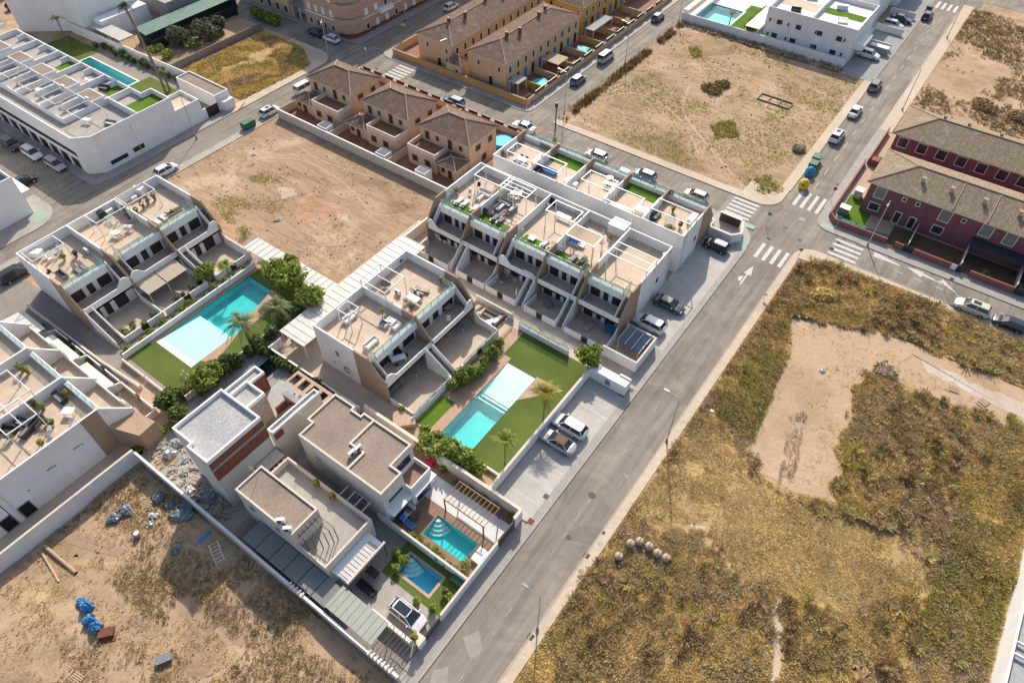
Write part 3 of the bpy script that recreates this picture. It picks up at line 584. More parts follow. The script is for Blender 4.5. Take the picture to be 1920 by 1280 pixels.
# ---------------------------------------------------------------- pools
def pool(key, label, depth, floor, wat, coping=None, cw=.3, beach=None, zt=.12, extra=None):
    x0, y0, x1, y1 = POOLS[key]; t = thing('swimming_pool', label, 'swimming pool', ((x0+x1)/2, (y0+y1)/2, 0), None)
    b = MB(); e = .0; d = -depth
    for p in ([(x0, y0, d), (x0, y1, d), (x0, y1, zt-.02), (x0, y0, zt-.02)], [(x1, y1, d), (x1, y0, d), (x1, y0, zt-.02), (x1, y1, zt-.02)], [(x1, y0, d), (x0, y0, d), (x0, y0, zt-.02), (x1, y0, zt-.02)], [(x0, y1, d), (x1, y1, d), (x1, y1, zt-.02), (x0, y1, zt-.02)]): b.add(p, [(0, 1, 2, 3)])
    if not (beach and beach[2]): b.add([(x0, y0, d), (x1, y0, d), (x1, y1, d), (x0, y1, d)], [(0, 1, 2, 3)])
    b.build('basin', floor, t)
    if coping:
        c = MB()
        for r in rects([(x0-cw, y0-cw, x1+cw, y1+cw)], [(x0, y0, x1, y1)]): c.box(r[0], r[1], -.02, r[2], r[3], zt+.03)
        c.build('coping', coping, t)
    if beach:
        ya, yb, full = beach; m2 = MB(); ym = ya+(yb-ya)*.72
        zz = -.62
        m2.add([(x0, yb, .06), (x1, yb, .06), (x1, ya, -.42), (x0, ya, -.42), (x0, ya, d), (x1, ya, d)], [(0, 1, 2, 3) if yb < ya else (3, 2, 1, 0), (3, 4, 5, 2) if yb < ya else (2, 5, 4, 3)])
        m2.build('beach_floor', 'pool_pale', t)
        b2 = MB().add([(x0, min(y0, ya) if yb > ya else ya, d), (x1, min(y0, ya) if yb > ya else ya, d), (x1, ya if yb > ya else y1, d), (x0, ya if yb > ya else y1, d)], [(0, 1, 2, 3)])
        b2.build('deep_floor', floor, t)
    MB().sheet(R4(x0+.01, y0+.01, x1-.01, y1-.01), .0).build('water', wat, t)
    if extra: extra(t)
    return t
def steps_pool(cx, cy, sx, sy):
    def f(t):
        for k in range(4):
            b = MB(); r = .55+.42*(3-k); z = -.15-.25*(3-k)
            pts = [(cx, cy)]+[(cx+sx*r*math.cos(.5*PI*i/10), cy+sy*r*math.sin(.5*PI*i/10)) for i in range(11)]
            b.prism(pts, -1.25, -.12-.26*(3-k)); b.build('step', 'pool_pale' if k % 2 == 0 else 'pool_pale', t)
    return f
def bars(x0, x1, ys):
    def f(t):
        for y in ys: MB().box(x0, y, -.6, x1, y+.2, -.3).build('step', 'pool_pale', t)
    return f
pool('left', 'large turquoise communal pool with a white beach end, beside the date palms', 1.3, 'pool_tile', 'water_calm', beach=(27.5, 20.8, True))
pool('mid', 'communal pool sparkling in the sun with a pale beach end, beside the parking wall', 1.3, 'pool_tile', 'water_ripple', beach=(40.3, 45.8, True), extra=bars(-33.6, -29.4, [39.2, 39.8]))
pool('v2', 'teal pool with quarter-round steps beside the wooden pergola', 1.2, 'pool_tile', 'water_calm', extra=steps_pool(-27.0, 23.7, 1, -1))
pool('v3', 'small blue pool with stone coping on the corner lawn by the white car', 1.2, 'pool_blue', 'water_calm', 'stone_strip', .32, extra=steps_pool(-26.4, 18.5, 1, -1))
pool('v1', 'small dark green unused pool behind the unfinished brick villa', 1.3, 'pool_green', 'water_dark', 'concrete', .45)
pool('h', 'long narrow turquoise pool behind the white terraced houses', 1.3, 'pool_tile', 'water_calm', 'white_slab', .4)
pool('o', 'turquoise pool behind the long white wall at the top of the street', 1.2, 'pool_tile', 'water_calm', 'white_slab', .5)
# ================================================================ buildings
def wall_run(name, pts, h, th, m, label, cat='wall', cap=None, z0=0, group=None, caph=.05):
    """a free-standing wall along a poly-line, its coping a part"""
    t = thing(name, label, cat, (pts[0][0], pts[0][1], 0), group)
    b = MB(); c = MB()
    for i, (a, q) in enumerate(zip(pts, pts[1:])):
        d = math.dist(a, q); ux, uy = (q[0]-a[0])/d, (q[1]-a[1])/d; nx, ny = -uy*th/2, ux*th/2
        e = th/2 if i else 0; a2 = (a[0]+ux*e, a[1]+uy*e); q2 = (q[0]+ux*th/2, q[1]+uy*th/2) if i < len(pts)-2 else q
        b.prism([(a2[0]+nx, a2[1]+ny), (q2[0]+nx, q2[1]+ny), (q2[0]-nx, q2[1]-ny), (a2[0]-nx, a2[1]-ny)], z0, h)
        if cap:
            nx *= 1.25; ny *= 1.25
            c.prism([(a2[0]+nx, a2[1]+ny), (q2[0]+nx, q2[1]+ny), (q2[0]-nx, q2[1]-ny), (a2[0]-nx, a2[1]-ny)], h+.001, h+caph)
    b.build('wall_body', m, t)
    if cap: c.build('coping', cap, t)
    return t
def window(par, T, u, z, w, h, v=0., frame='white_metal', pane='brown_shutter', fr=True, louvre=False, label=None, fw=.07):
    b = MB(T); b.box(u+.05, v-.05, z+.05, u+w-.05, v+.0, z+h-.05)
    if louvre:
        for k in range(int(h/.22)): b.box(u+.07, v-.075, z+.1+k*.22, u+w-.07, v-.051, z+.2+k*.22)
    o = b.build('window', pane, par)
    if label: o['label'] = label
    if fr:
        f = MB(T)
        for q in ((u, z, u+fw, z+h), (u+w-fw, z, u+w, z+h), (u+fw+.001, z+h-fw, u+w-fw-.001, z+h), (u+fw+.001, z, u+w-fw-.001, z+fw)): f.box(q[0], v-.1, q[1], q[2], v-.001, q[3])
        WORLD[o.name] = WORLD.get(par.name, (0, 0, 0)); ff = f.build('frame', frame, par); ff.parent = o
    return o
def glass(par, T, u0, u1, v0, v1, z0, z1, along='u', name='glass_railing'):
    b = MB(T); L = (u1-u0) if along == 'u' else (v1-v0); n = max(1, round(abs(L)/1.5))
    o = None
    if along == 'u': b.box(u0, v0-.01, z0, u1, v0+.01, z1)
    else: b.box(u0-.01, v0, z0, u0+.01, v1, z1)
    o = b.build(name, 'balustrade_glass', par); WORLD[o.name] = WORLD.get(par.name, (0, 0, 0))
    p = MB(T)
    for i in range(n+1):
        f = i/n
        x, y = (u0+(u1-u0)*f, v0) if along == 'u' else (u0, v0+(v1-v0)*f)
        p.cbox(x, y, z0-.02, .06, .06, z1-z0+.06)
    q = p.build('post', 'galvanised', par); q.parent = o
    return o
def arc_prof(v0, v1, z0, z1, n=8):
    return [(v0+(v1-v0)*i/n, z0+(z1-z0)*math.sin(.5*PI*i/n)) for i in range(n+1)]
def block(name, label, ox, oy, rot, W, nu, depth, mirror, wallm='white_render', deck='terrace_tile', H1=2.9, H2=5.5, HP=7., gf=.16, front=2.6, patio=5.9, grass=(), fins=True, patio_on=True, gstairs=(), curve=(), stair=True, tan='tan_cladding'):
    T = xf(ox, oy, rot); p0 = T((0, 0, 0)); t = thing(name, label, 'building', p0); tot = W*nu
    MB(T).box(0, 0, 0, tot, depth, H2-.02).build('wall', wallm, t)
    for k in range(nu):
        MB(T).box(k*W+.11, .01, H2-.02, (k+1)*W-.11, depth-.2, H2+.01).build('roof_deck', deck, t)
    pb = MB(T).box(0, depth-.2, H2-.02, tot, depth, HP); pb.build('parapet', wallm, t)
    for k in range(nu+1):
        u = k*W; a, c = (u, u+.22) if k == 0 else ((u-.22, u) if k == nu else (u-.11, u+.11))
        MB(T).box(a, 2.0, H2-.02, c, depth-.2, HP).build('party_wall', wallm, t)
        MB(T).box(a-.0, 0.01, H2-.02, c+.0, 1.999, HP+.0).build('party_wall', tan, t)
        if fins:
            a2, c2 = (a-.02, c+.02)
            MB(T).vprism([(-front-.15, 0), (0., 0), (0., HP), (-.25, HP), (-front+.1, H1+1.15), (-front-.15, H1+1.0)], a2, c2).build('side_wall', tan, t)
            if k in (0, nu):
                s = -1 if k == 0 else 1; uu = 0 if k == 0 else tot
                MB(T).box(uu-.0, 0.01, 0, uu+s*.02, 2.0, HP).build('side_wall', 'tan_cladding', t)
    for k in range(nu):
        u0, u1 = k*W+.13, (k+1)*W-.13; mir = mirror[k]
        # roof ledge and glass
        sw = 1.15 if stair else 0
        a, c = (u0+sw, u1) if not mir else (u0, u1-sw)
        MB(T).box(a, -.55, H2-.45, c, 0, H2+.75).build('roof_ledge', wallm, t)
        glass(t, T, a+.05, c-.05, -.3, 0, H2+.75, HP+.05)
        if stair:
            xe = a if not mir else c
            glass(t, T, xe, xe, -.3, 1.6, H2, HP, 'v')
            # roof stair: balcony up to the deck
            b = MB(T); n = 12; us = (u0, u0+.85) if not mir else (u1-.85, u1)
            for i in range(n):
                v = -front+.35+i*(front+.6)/n*.82
                b.box(us[0], v, H1, us[1], v+.24, H1+(i+1)*(H2-H1)/n) if v+.24 < .0 or True else None
            o = b.build('staircase', 'path_tile', t); WORLD[o.name] = p0
            ui = us[1] if not mir else us[0]
            sb = MB(T).vprism([(-front+.2, H1), (-.02, H1+2.4), (-.02, H2+.9), (-.5, H2+.75), (-front+.15, H1+1.1)], ui-.06, ui+.06).build('stair_wall', wallm, t); sb.parent = o
        # windows
        avail0, avail1 = (u0+1.1, u1-.25) if not mir else (u0+.25, u1-1.1); L = avail1-avail0
        ws = [(.0, .33), (.42, .6), (.68, 1.)] if not mir else [(0, .32), (.4, .58), (.67, 1.)]
        vg = -front+gf; MB(T).box(u0-.02, vg, 0, u1+.02, -.001, H1-.281).build('ground_floor', wallm, t)
        for zz, hh, vv in ((H1+.05, 2.2, 0.), (.15, 2.15, vg)):
            for a_, c_ in ws: window(t, T, avail0+L*a_, zz, L*(c_-a_), hh, vv)
        for zz in (H1, ):
            for i in range(3): MB(T).box(avail0+L*ws[i][1]-.001+.1, -.11, zz+.05, avail0+L*ws[i][1]+.3, -.0, zz+2.3).build('pier', wallm, t) if i < 2 else None
        # balcony
        bl = MB(T).box(u0, -front, H1-.28, u1, 0, H1-.005).build('balcony', wallm, t); WORLD[bl.name] = p0
        MB(T).box(u0+.15, -front+.16, H1-.004, u1, -.12, H1+.01).build('balcony_floor', 'patio_tile', t).parent = bl
        cu = k in curve
        gs = k in gstairs
        if cu:
            prof = [(u0, H1-.28), (u1, H1-.28), (u1, H1+.85)]
            if not mir: prof += [(u0+2.0, H1+.85), (u0+1.7, H1+1.15), (u0+1.3, H1+1.65), (u0+.8, H1+1.9), (u0+.35, H1+1.75), (u0, H1+1.3)]
            else: prof = [(u1, H1-.28), (u0, H1-.28), (u0, H1+.85), (u1-2.0, H1+.85), (u1-1.7, H1+1.15), (u1-1.3, H1+1.65), (u1-.8, H1+1.9), (u1-.35, H1+1.75), (u1, H1+1.3)]
        else: prof = [(u0, H1-.28), (u1, H1-.28), (u1, H1+.85), (u0, H1+.85)]
        MB(T).uprism(prof, -front-.0, -front+.15).build('balcony_wall', wallm, t).parent = bl
        if patio_on:
            b = MB(T); g0 = u0+(1.25 if (k in gstairs and gstairs[k] == 'l') else 0); g1 = u1-(1.25 if (k in gstairs and gstairs[k] == 'r') else 0)
            mid = (g0+g1)/2
            b.box(g0, -patio, 0, mid-.5, -patio+.16, 1.15); b.box(mid+.5, -patio, 0, g1, -patio+.16, 1.15)
            b.box(g0-.0, -patio+.161, 0, g0+.14, -front-.2, 1.15) if k == 0 or k in gstairs else None
            b.vprism([(-patio+.161, 0), (-front-.16, 0), (-front-.16, 2.4), (-front-1.0, 1.5), (-patio+.161, 1.15)], g1-.14, g1)
            b.build('garden_wall', wallm, t)
            gt = MB(T).box(mid-.48, -patio+.03, .1, mid+.48, -patio+.08, 1.1).build('garden_gate', 'brown_shutter', t)
            if k in gstairs:
                b = MB(T); n = 16; c0, c1 = (u0+.13, u0+1.12) if gstairs[k] == 'l' else (u1-1.12, u1-.13)
                for i in range(n):
                    v = -patio+.4+i*(patio-front-.2+.9)/n*.92; b.box(c0, v, 0, c1, v+.26, (i+1)*H1/n)
                o = b.build('staircase', 'path_tile', t); WORLD[o.name] = p0
                for ue in (c0-.06, c1+.06):
                    MB(T).vprism([(-patio+.05, 0), (-front+.1, 0), (-front+.1, H1+.9), (-front-.5, H1+.6), (-patio+.2, 1.05)], ue-.06, ue+.06).build('stair_wall', wallm, t).parent = o
        if k in grass: MB(T).box(a+.1, .02, H2+.011, c-.1, 2.4, H2+.03).build('turf_strip', 'turf_bright', t)
    return t
block('terraced_apartments', 'long white two-storey row of five flats with roof decks facing the lawn and pool', -57.75, 60.5, 0, 6.7, 5, 10.8, [0, 1, 0, 1, 1], grass=(0, 1, 2, 3), gstairs={1: 'l', 2: 'r', 3: 'r'}, curve=(0, 2), gf=1.25)
block('terraced_apartments', 'white row of five roof-deck flats at the back, along the street', -24.0, 82.4, 180, 6.7, 5, 8.3, [0, 1, 0, 1, 0], grass=(1, 3), patio=5.2, gstairs={}, stair=False)
block('terraced_apartments', 'white pair of roof-deck flats with tan end wall between the two communal pools', -44.5, 31.8, 90, 8.65, 2, 8.9, [0, 1], front=2.7, patio=6.9, gstairs={0: 'r'}, curve=(0, 1), gf=2.5)
block('terraced_apartments', 'white block of three roof-deck flats facing the large left pool', -85.3, 17.1, 90, 7.4, 3, 10.3, [1, 0, 1], front=2.9, patio=8.6, gstairs={0: 'l', 2: 'l'}, curve=(0, 1, 2), gf=.8)
block('terraced_apartments', 'white flats with a tall blank wall at the left edge above the weedy plot', -63.3, 8.7, 180, 7.5, 3, 12.5, [0, 1, 0], front=3.0, patio=5.2, grass=(), gstairs={}, curve=(0, 1, 2), stair=False, tan='white_render')
t = thing('round_emblem', 'round dark metal ornament fixed on the white end wall of the pair of flats', 'ornament', (-48.6, 31.75, 1.1), world=True)
MB().tube((-48.6, 31.79, 1.75), (-48.6, 31.7, 1.75), .6, 20, cap=True).build('disc', 'pale_render', t)
for k in range(7): MB().tube((-48.6+.5*math.cos(.5+k*.75), 31.69, 1.75+.5*math.sin(.5+k*.75)), (-48.6+.5*math.cos(.5+(k+1)*.75), 31.69, 1.75+.5*math.sin(.5+(k+1)*.75)), .06, 5).build('ring_bar', 'dark_metal', t)
for x, z, w_, h_, l in ((-50.1, 3.6, .5, .8, 'small dark window in the white end wall of the pair of flats'), (-51.1, 1.5, .2, .2, 'small dark vent in the white end wall of the pair of flats')):
    tag(MB().box(x, 31.72, z, x+w_, 31.79, z+h_).build('wall_window', 'window_glass'), l, 'window')
for y, z, l in ((67.6, 2.9, 'small dark window in the east end wall of the long row'), (78.9, 2.8, 'small dark window in the east end wall of the back flats')):
    tag(MB().box(-24.26, y, z, -24.16 if y < 70 else -23.93, y+.5, z+.8).build('wall_window', 'window_glass'), l, 'window')
for x, y, h, l in ((-24.17, 70.6, 6.9, 'thin white downpipe on the east end wall of the long row'), (-23.92, 75, 6.9, 'thin white downpipe at the near corner of the back flats'), (-63.22, -3.2, 6.5, 'thin downpipe on the tall blank wall at the left edge'), (-113.2, 46, 6, 'thin downpipe on the blank gable of the white terrace')):
    tag(MB().tube((x, y, 0), (x, y, h), .05, 6).build('downpipe', 'cream_render'), l, 'pipe')
# ---- the rest of the left-edge row
t = thing('terraced_apartments', 'white lower wing continuing the left-edge flats, with two black doors', 'building', (-63.2, -14, 0))
MB().box(-85, -24, 0, -63.3, -3.9, 4.2).build('wall', 'white_render', t); MB().box(-85, -24, 4.2, -84.8, -3.9, 5).build('parapet', 'white_render', t); MB().box(-63.5, -24, 4.2, -63.3, -3.9, 5).build('parapet', 'white_render', t)
MB().box(-84.8, -24, 4.2, -63.5, -3.9, 4.22).build('roof_deck', 'pale_sidewalk', t)
T = xf(-63.3, 0, 90)
for u in (-3.1, -5.2): window(t, T, u, .1, 1.35, 2.1, pane='black_rubber', frame='grey_metal')
for u, z in ((4.5, 4.1), (1.3, 3.9), (5.4, 4.0), (2.1, 3.8), (-1.2, 3.2)): MB(T).box(u, -.03, z, u+(.75 if u in (4.5, 1.3) else .22), 0, z+.2).build('vent', 'grey_metal', t)
# canopies over the gardens of the left-edge row
for x0, x1, lab in ((-90.6, -85.0, 'furthest left'), (-83.3, -77.0, 'middle, the largest'), (-75.4, -69.6, 'nearest to the planters')):
    t = thing('awning', 'flat cream awning over a garden in the left-edge row, '+lab, 'awning', (x0, 10.2, 0), 'awnings over the left-edge gardens')
    MB().add([(x0, 9.9, 2.75), (x1, 9.9, 2.75), (x1, 12.9, 2.45), (x0, 12.9, 2.45), (x0, 9.9, 2.82), (x1, 9.9, 2.82), (x1, 12.9, 2.52), (x0, 12.9, 2.52)], [(0, 3, 2, 1), (4, 5, 6, 7), (0, 1, 5, 4), (1, 2, 6, 5), (2, 3, 7, 6), (3, 0, 4, 7)]).build('canopy', 'white_steel_roof', t)
    for px in (x0+.1, x1-.1): MB().tube((px, 12.8, .1), (px, 12.8, 2.5), .05).build('post', 'white_metal', t)
# tan end piece of the left-edge row
t = thing('terraced_apartments', 'tan two-level end wing of the left-edge flats beside the sandy path', 'building', (-62.4, 10, 0))
MB().add([(-62.9, 8.7, 0), (-59.8, 10.1, 0), (-60.3, 12.4, 0), (-64.6, 11.6, 0), (-64.6, 8.9, 0), (-62.9, 8.7, 3.9), (-59.8, 10.1, 3.3), (-60.3, 12.4, 3.0), (-64.6, 11.6, 3.3), (-64.6, 8.9, 3.9)], [(0, 4, 3, 2, 1), (5, 6, 7, 8, 9), (0, 1, 6, 5), (1, 2, 7, 6), (2, 3, 8, 7), (3, 4, 9, 8), (4, 0, 5, 9)]).build('wall', 'tan_cladding', t)

# ---- long carport roofs (white sheet metal) between the dirt plot and the flats
def carport(name, label, x0, y0, x1, y1, z, along, m='white_steel_roof', step=1.1, wallside=None, cat='carport roof'):
    t = thing(name, label, cat, (x0, y0, 0)); MB().box(x0, y0, z, x1, y1, z+.08).build('roof', m, t)
    b = MB()
    if along == 'y':
        y = y0+step/2
        while y < y1: b.box(x0, y, z+.081, x1, y+.05, z+.12); y += step
    else:
        x = x0+step/2
        while x < x1: b.box(x, y0, z+.081, x+.05, y1, z+.12); x += step
    b.build('seam', 'grey_steel_roof', t)
    p = MB()
    for x in (x0+.15, x1-.15):
        for y in (y0+.15, y1-.15): p.tube((x, y, .0), (x, y, z), .06)
    p.build('post', 'white_metal', t); return t
carport('carport', 'long white ribbed roof along the dirt plot between the pool and the pair of flats', -59.6, 30.6, -55.0, 54.4, 2.85, 'y')
carport('carport', 'white ribbed roof along the north side of the large pool, by the dirt plot', -76.4, 38.6, -59.65, 41.3, 2.8, 'x')
t = wall_run('boundary_wall', [(-60, 41.4), (-60, 67.5)], 1.9, .22, 'cream_render', 'cream wall on the east side of the dirt plot, running up to the peach houses', cap='white_render')
wall_run('boundary_wall', [(-59.7, 28.4), (-59.7, 30.5)], 1.6, .2, 'white_render', 'short white wall at the end of the long carport')
wall_run('boundary_wall', [(-59.6, 28.6), (-43.6, 28.6)], 1.3, .2, 'cream_render', 'cream wall between the palm hedge and the pair of flats', cap='white_render')
wall_run('boundary_wall', [(-42.8, 28.9), (-19.6, 28.9)], 2.1, .3, 'cream_render', 'cream wall between the pergola garden and the sparkling pool', cap='cream_render')
wall_run('boundary_wall', [(-23.95, 28.9), (-23.95, 51.3)], 1.9, .25, 'white_render', 'long white wall between the pool lawn and the parking bays', cap='cream_render')
wall_run('boundary_wall', [(-35.2, 31.6), (-24.1, 31.6)], .6, .2, 'white_render', 'low white kerb wall at the deep end of the sparkling pool')
t = thing('meter_wall', 'white wall with two grey meter cupboards at the end of the parking bays', 'wall', (-23.9, 50.6, 0))
MB().box(-23.8, 50, 0, -18.75, 51.2, 1.95).build('wall_body', 'white_render', t); MB().box(-21.6, 49.96, .6, -20.9, 50, 1.5).build('cupboard', 'grey_metal', t); MB().box(-20.3, 51.2, 0, -18.75, 51.5, 2.1).build('pier', 'white_render', t)
wall_run('boundary_wall', [(-24.6, 54.3), (-19.6, 54.3), (-19.6, 59.6)], 1.9, .2, 'white_render', 'white wall round the corner patio beside the street', cap='cream_render')
wall_run('boundary_wall', [(-23.9, 59.5), (-19.7, 59.5)], 1.9, .2, 'white_render', 'white wall between the corner patio and the first parked car', cap='cream_render')
wall_run('boundary_wall', [(-36.1, 51.5), (-28.0, 51.5)], 1.0, .22, 'white_render', 'white garden wall with glass above it on the north side of the pool lawn')
t = thing('glass_screen', 'glass screen on the white wall north of the pool lawn', 'screen', (-36, 51.5, 1.0)); glass(t, ID, -36, -28.1, 51.5, 51.5, 1.0, 1.7)
t = thing('glass_screen', 'glass screen along the white patio wall by the green bushes of the sparkling pool', 'screen', (-37.6, 31.5, 1.0)); glass(t, ID, -37.6, -37.6, 31.6, 38.6, 1.0, 1.6, 'v'); glass(t, ID, -37.6, -37.6, 41.5, 52.2, 1.15, 1.75, 'v')
wall_run('boundary_wall', [(-37.55, 31.3), (-37.55, 39)], 1.0, .2, 'white_render', 'white wall between the tan patio and the small strip of lawn')
wall_run('boundary_wall', [(-44.2, 52.4), (-37.6, 52.4)], 1.1, .2, 'white_render', 'white wall behind the two loungers on the patio turf', cap='cream_render')
wall_run('boundary_wall', [(-74.6, 16.6), (-74.6, 38.4)], 1.0, .22, 'white_render', 'low white wall with lamps between the flats and the large pool')
wall_run('boundary_wall', [(-74.2, 16.2), (-69.4, 16.2)], .8, .22, 'cream_render', 'low cream wall at the near end of the tennis-green lawn')
wall_run('boundary_wall', [(-69.2, 16.2), (-64.2, 16.2)], .8, .22, 'cream_render', 'low cream wall beside the sandy path below the lawn')
wall_run('boundary_wall', [(-62.4, 17.2), (-62.4, 40.4)], 1.0, .22, 'cream_render', 'cream wall behind the palms on the east side of the large pool')
wall_run('boundary_wall', [(-93.4, 14.1), (-76, 14.4), (-68.4, 14.9)], .9, .25, 'cream_render', 'cream planter wall along the grey passage')
wall_run('boundary_wall', [(-95.8, 39.25), (-76.4, 39.25)], 1.6, .22, 'white_render', 'white wall between the three flats and the dirt plot', cap='cream_render')
# bottom left plot walls
wall_run('boundary_wall', [(-59.5, -70), (-59.5, 8.6)], 2.5, .22, 'white_render', 'tall white wall between the left-edge flats and the weedy plot', cap='cream_render')
wall_run('boundary_wall', [(-59.38, 8.6), (-18.9, 8.6)], 2.1, .22, 'cream_render', 'long cream wall running down beside the grey side passage', cap='white_render')
# street walls of the villas
wall_run('boundary_wall', [(-19.5, 15.3), (-19.5, 19.75), (-19.5, 24.6)], 1.6, .2, 'white_render', 'white street wall in front of the small blue pool', cap='cream_render')
wall_run('boundary_wall', [(-32, 19.7), (-19.65, 19.7)], 1.5, .2, 'white_render', 'white wall between the two villa gardens', cap='cream_render')
wall_run('street_pillar', [(-19.5, 27.6), (-19.5, 28.9)], 2.2, .3, 'white_render', 'white pillar at the street end of the pergola garden', cat='pillar', cap='cream_render')
t = thing('sliding_gate', 'brown sliding gate closing the pergola garden to the street', 'gate', (-19.5, 24.7, 0)); MB().box(-19.54, 24.72, .1, -19.46, 27.55, 1.7).build('panel', 'brown_wood', t); MB().box(-19.58, 24.72, 1.701, -19.42, 27.55, 1.78).build('rail', 'dark_metal', t)
t = thing('sliding_gate', 'brown gate across the drive behind the white car', 'gate', (-19.5, 12.6, 0)); MB().box(-19.54, 12.9, .1, -19.46, 15.1, 1.4).build('panel', 'brown_wood', t); MB().box(-19.58, 12.9, 1.401, -19.42, 15.1, 1.46).build('rail', 'dark_metal', t)
t = thing('gate_pillar', 'short white pillar with a flower pot at the drive entrance', 'pillar', (-19.6, 12.4, 0)); MB().box(-20.2, 11.9, 0, -19.3, 12.8, 1.5).build('shaft', 'white_render', t); MB().box(-20.25, 11.85, 1.501, -19.25, 12.85, 1.56).build('cap', 'cream_render', t)
wall_run('boundary_wall', [(-25.4, 11.75), (-20.3, 11.75)], 1.3, .3, 'cream_render', 'cream wall beside the slatted walkway, by the white car', cap='white_render')

# ---- villas
def villa_win(t, T, u, z, w, h, pane='window_glass', fr='white_metal'): return window(t, T, u, z, w, h, pane=pane, frame=fr)
# villa 2 (brown gravel roof)
t = thing('villa', 'cream villa with a stepped brown gravel roof beside the wooden pergola', 'villa', (-37, 22.5, 0))
base_poly = [(-43.5, 21.9), (-43.1, 21.9), (-43.1, 19.9), (-30.8, 19.9), (-30.8, 23.1), (-32.3, 23.1), (-32.3, 26.3), (-39.4, 26.3), (-39.4, 25.7), (-40.7, 25.7), (-40.7, 26.1), (-43.9, 26.1), (-43.9, 21.9)]
base_poly = [(-43.9, 21.9), (-43.1, 21.9), (-43.1, 19.9), (-30.8, 19.9), (-30.8, 23.1), (-32.3, 23.1), (-32.3, 26.3), (-39.4, 26.3), (-39.4, 25.8), (-40.7, 25.8), (-40.7, 26.3), (-43.9, 26.3)]
MB().prism(base_poly, 0, 6.2).build('wall', 'pale_render', t)
MB().prism([(-43.7, 22.1), (-42.9, 22.1), (-42.9, 20.1), (-31, 20.1), (-31, 22.9), (-32.5, 22.9), (-32.5, 26.1), (-39.2, 26.1), (-39.2, 25.6), (-40.9, 25.6), (-40.9, 26.1), (-43.7, 26.1)], 6.19, 6.25).build('roof', 'gravel_brown', t)
def coping(par, P, z0, z1, w=.22, m='cream_render', name='parapet', closed=True):
    b = MB(); n = len(P); a = sum(P[i][0]*P[(i+1) % n][1]-P[(i+1) % n][0]*P[i][1] for i in range(n)); s = 1 if a > 0 else -1
    ins = []
    for i in range(n):
        p, q, r = P[i-1], P[i], P[(i+1) % n]
        d1 = Vector((q[0]-p[0], q[1]-p[1])).normalized(); d2 = Vector((r[0]-q[0], r[1]-q[1])).normalized()
        n1 = Vector((-d1.y, d1.x))*s; n2 = Vector((-d2.y, d2.x))*s
        bis = (n1+n2); k = w/max(.2, bis.dot(n1)); ins.append((q[0]+bis.x*k, q[1]+bis.y*k))
    for i in range(n):
        j = (i+1) % n; b.prism([P[i], P[j], ins[j], ins[i]], z0, z1)
    return b.build(name, m, par)
coping(t, base_poly, 6.2, 6.5)
MB().box(-35.9, 20.1, 6.251, -35.65, 22.4, 6.48).build('roof_upstand', 'cream_render', t); MB().box(-37.9, 22.4, 6.251, -35.65, 22.62, 6.48).build('roof_upstand', 'cream_render', t); MB().box(-37.9, 22.621, 6.251, -37.66, 26.1, 6.48).build('roof_upstand', 'cream_render', t)
MB().box(-32.28, 23.1, 0, -29.9, 26.3, 3.2).build('lower_wing', 'white_render', t)
MB().box(-32.27, 23.11, 3.201, -30.1, 26.1, 3.22).build('terrace', 'brown_decking', t); coping(t, [(-32.28, 23.1), (-29.9, 23.1), (-29.9, 26.3), (-32.28, 26.3)], 3.2, 4.0, .15, 'white_render')
T = xf(-30.8, 19.9, 90); villa_win(t, T, .6, 3.6, 2.3, .9); villa_win(t, T, .5, .2, 2.4, 2.2)
T = xf(-32.3, 23.1, 90); villa_win(t, T, .4, 3.4, 2.3, 2.2)
T = xf(-29.9, 23.1, 90); villa_win(t, T, .4, .2, 2.4, 2.2)
MB().box(-30.8, 19.9, 2.9, -29.6, 23.09, 3.05).build('canopy', 'white_render', t); MB().box(-30.0, 23.0, 2.9, -29.2, 26.4, 3.1).build('canopy', 'white_render', t)
T = xf(-43.1, 19.9, 0); villa_win(t, T, 2, 3.9, 1.2, .6); villa_win(t, T, 8, 1, 1.5, 1.2)
# villa 3 (gravel roof in front)
t = thing('villa', 'cream villa with a walled roof terrace beside the grey side passage', 'villa', (-37, 15, 0))
MB().prism([(-43.4, 11.5), (-30.8, 11.5), (-30.8, 18.0), (-44.2, 18.0), (-44.2, 17.6), (-43.4, 17.6)], 0, 3.3).build('wall', 'cream_render', t)
MB().box(-43.4, 11.52, 3.3, -34.9, 15.0, 6.2).build('upper_floor', 'pale_render', t)
MB().box(-43.2, 11.7, 6.19, -35.1, 14.8, 6.24).build('roof', 'gravel_brown', t); coping(t, [(-43.4, 11.5), (-34.88, 11.5), (-34.88, 15.02), (-43.4, 15.02)], 6.2, 6.45, .2)
MB().sheet(R4(-43.3, 15.03, -31, 17.8), 3.32).sheet(R4(-34.87, 11.7, -31, 15.03), 3.32).build('terrace', 'pale_sidewalk', t)
for r in [(-43.4, 17.8, -30.8, 18.0), (-31.0, 11.72, -30.8, 17.8), (-34.87, 11.5, -30.8, 11.7), (-43.4, 15.03, -43.2, 17.8)]: MB().box(r[0], r[1], 3.3, r[2], r[3], 4.2).build('parapet', 'cream_render', t)
T = xf(-43.4, 11.5, 0); villa_win(t, T, 1.5, 4, 1.2, 1.3); villa_win(t, T, 5.5, 4, .9, 1.2); villa_win(t, T, 4, .9, 1.3, 1.2)
for k in range(7): MB().box(-31.2-k*.0, 18.1, 3.0, -30.9, 18.1, 3.1)
for k in range(4): MB().box(-36+k*1.1, 18.01, 3.2, -35.9+k*1.1, 19.6, 3.35).build('cross_beam', 'white_metal', t)
pass
cr = MB()
for k in range(8): cr.box(-43.9+k*.0, 15.2+k*.32, 3.3, -43.42, 15.42+k*.32, 3.6+.12*(k % 2))
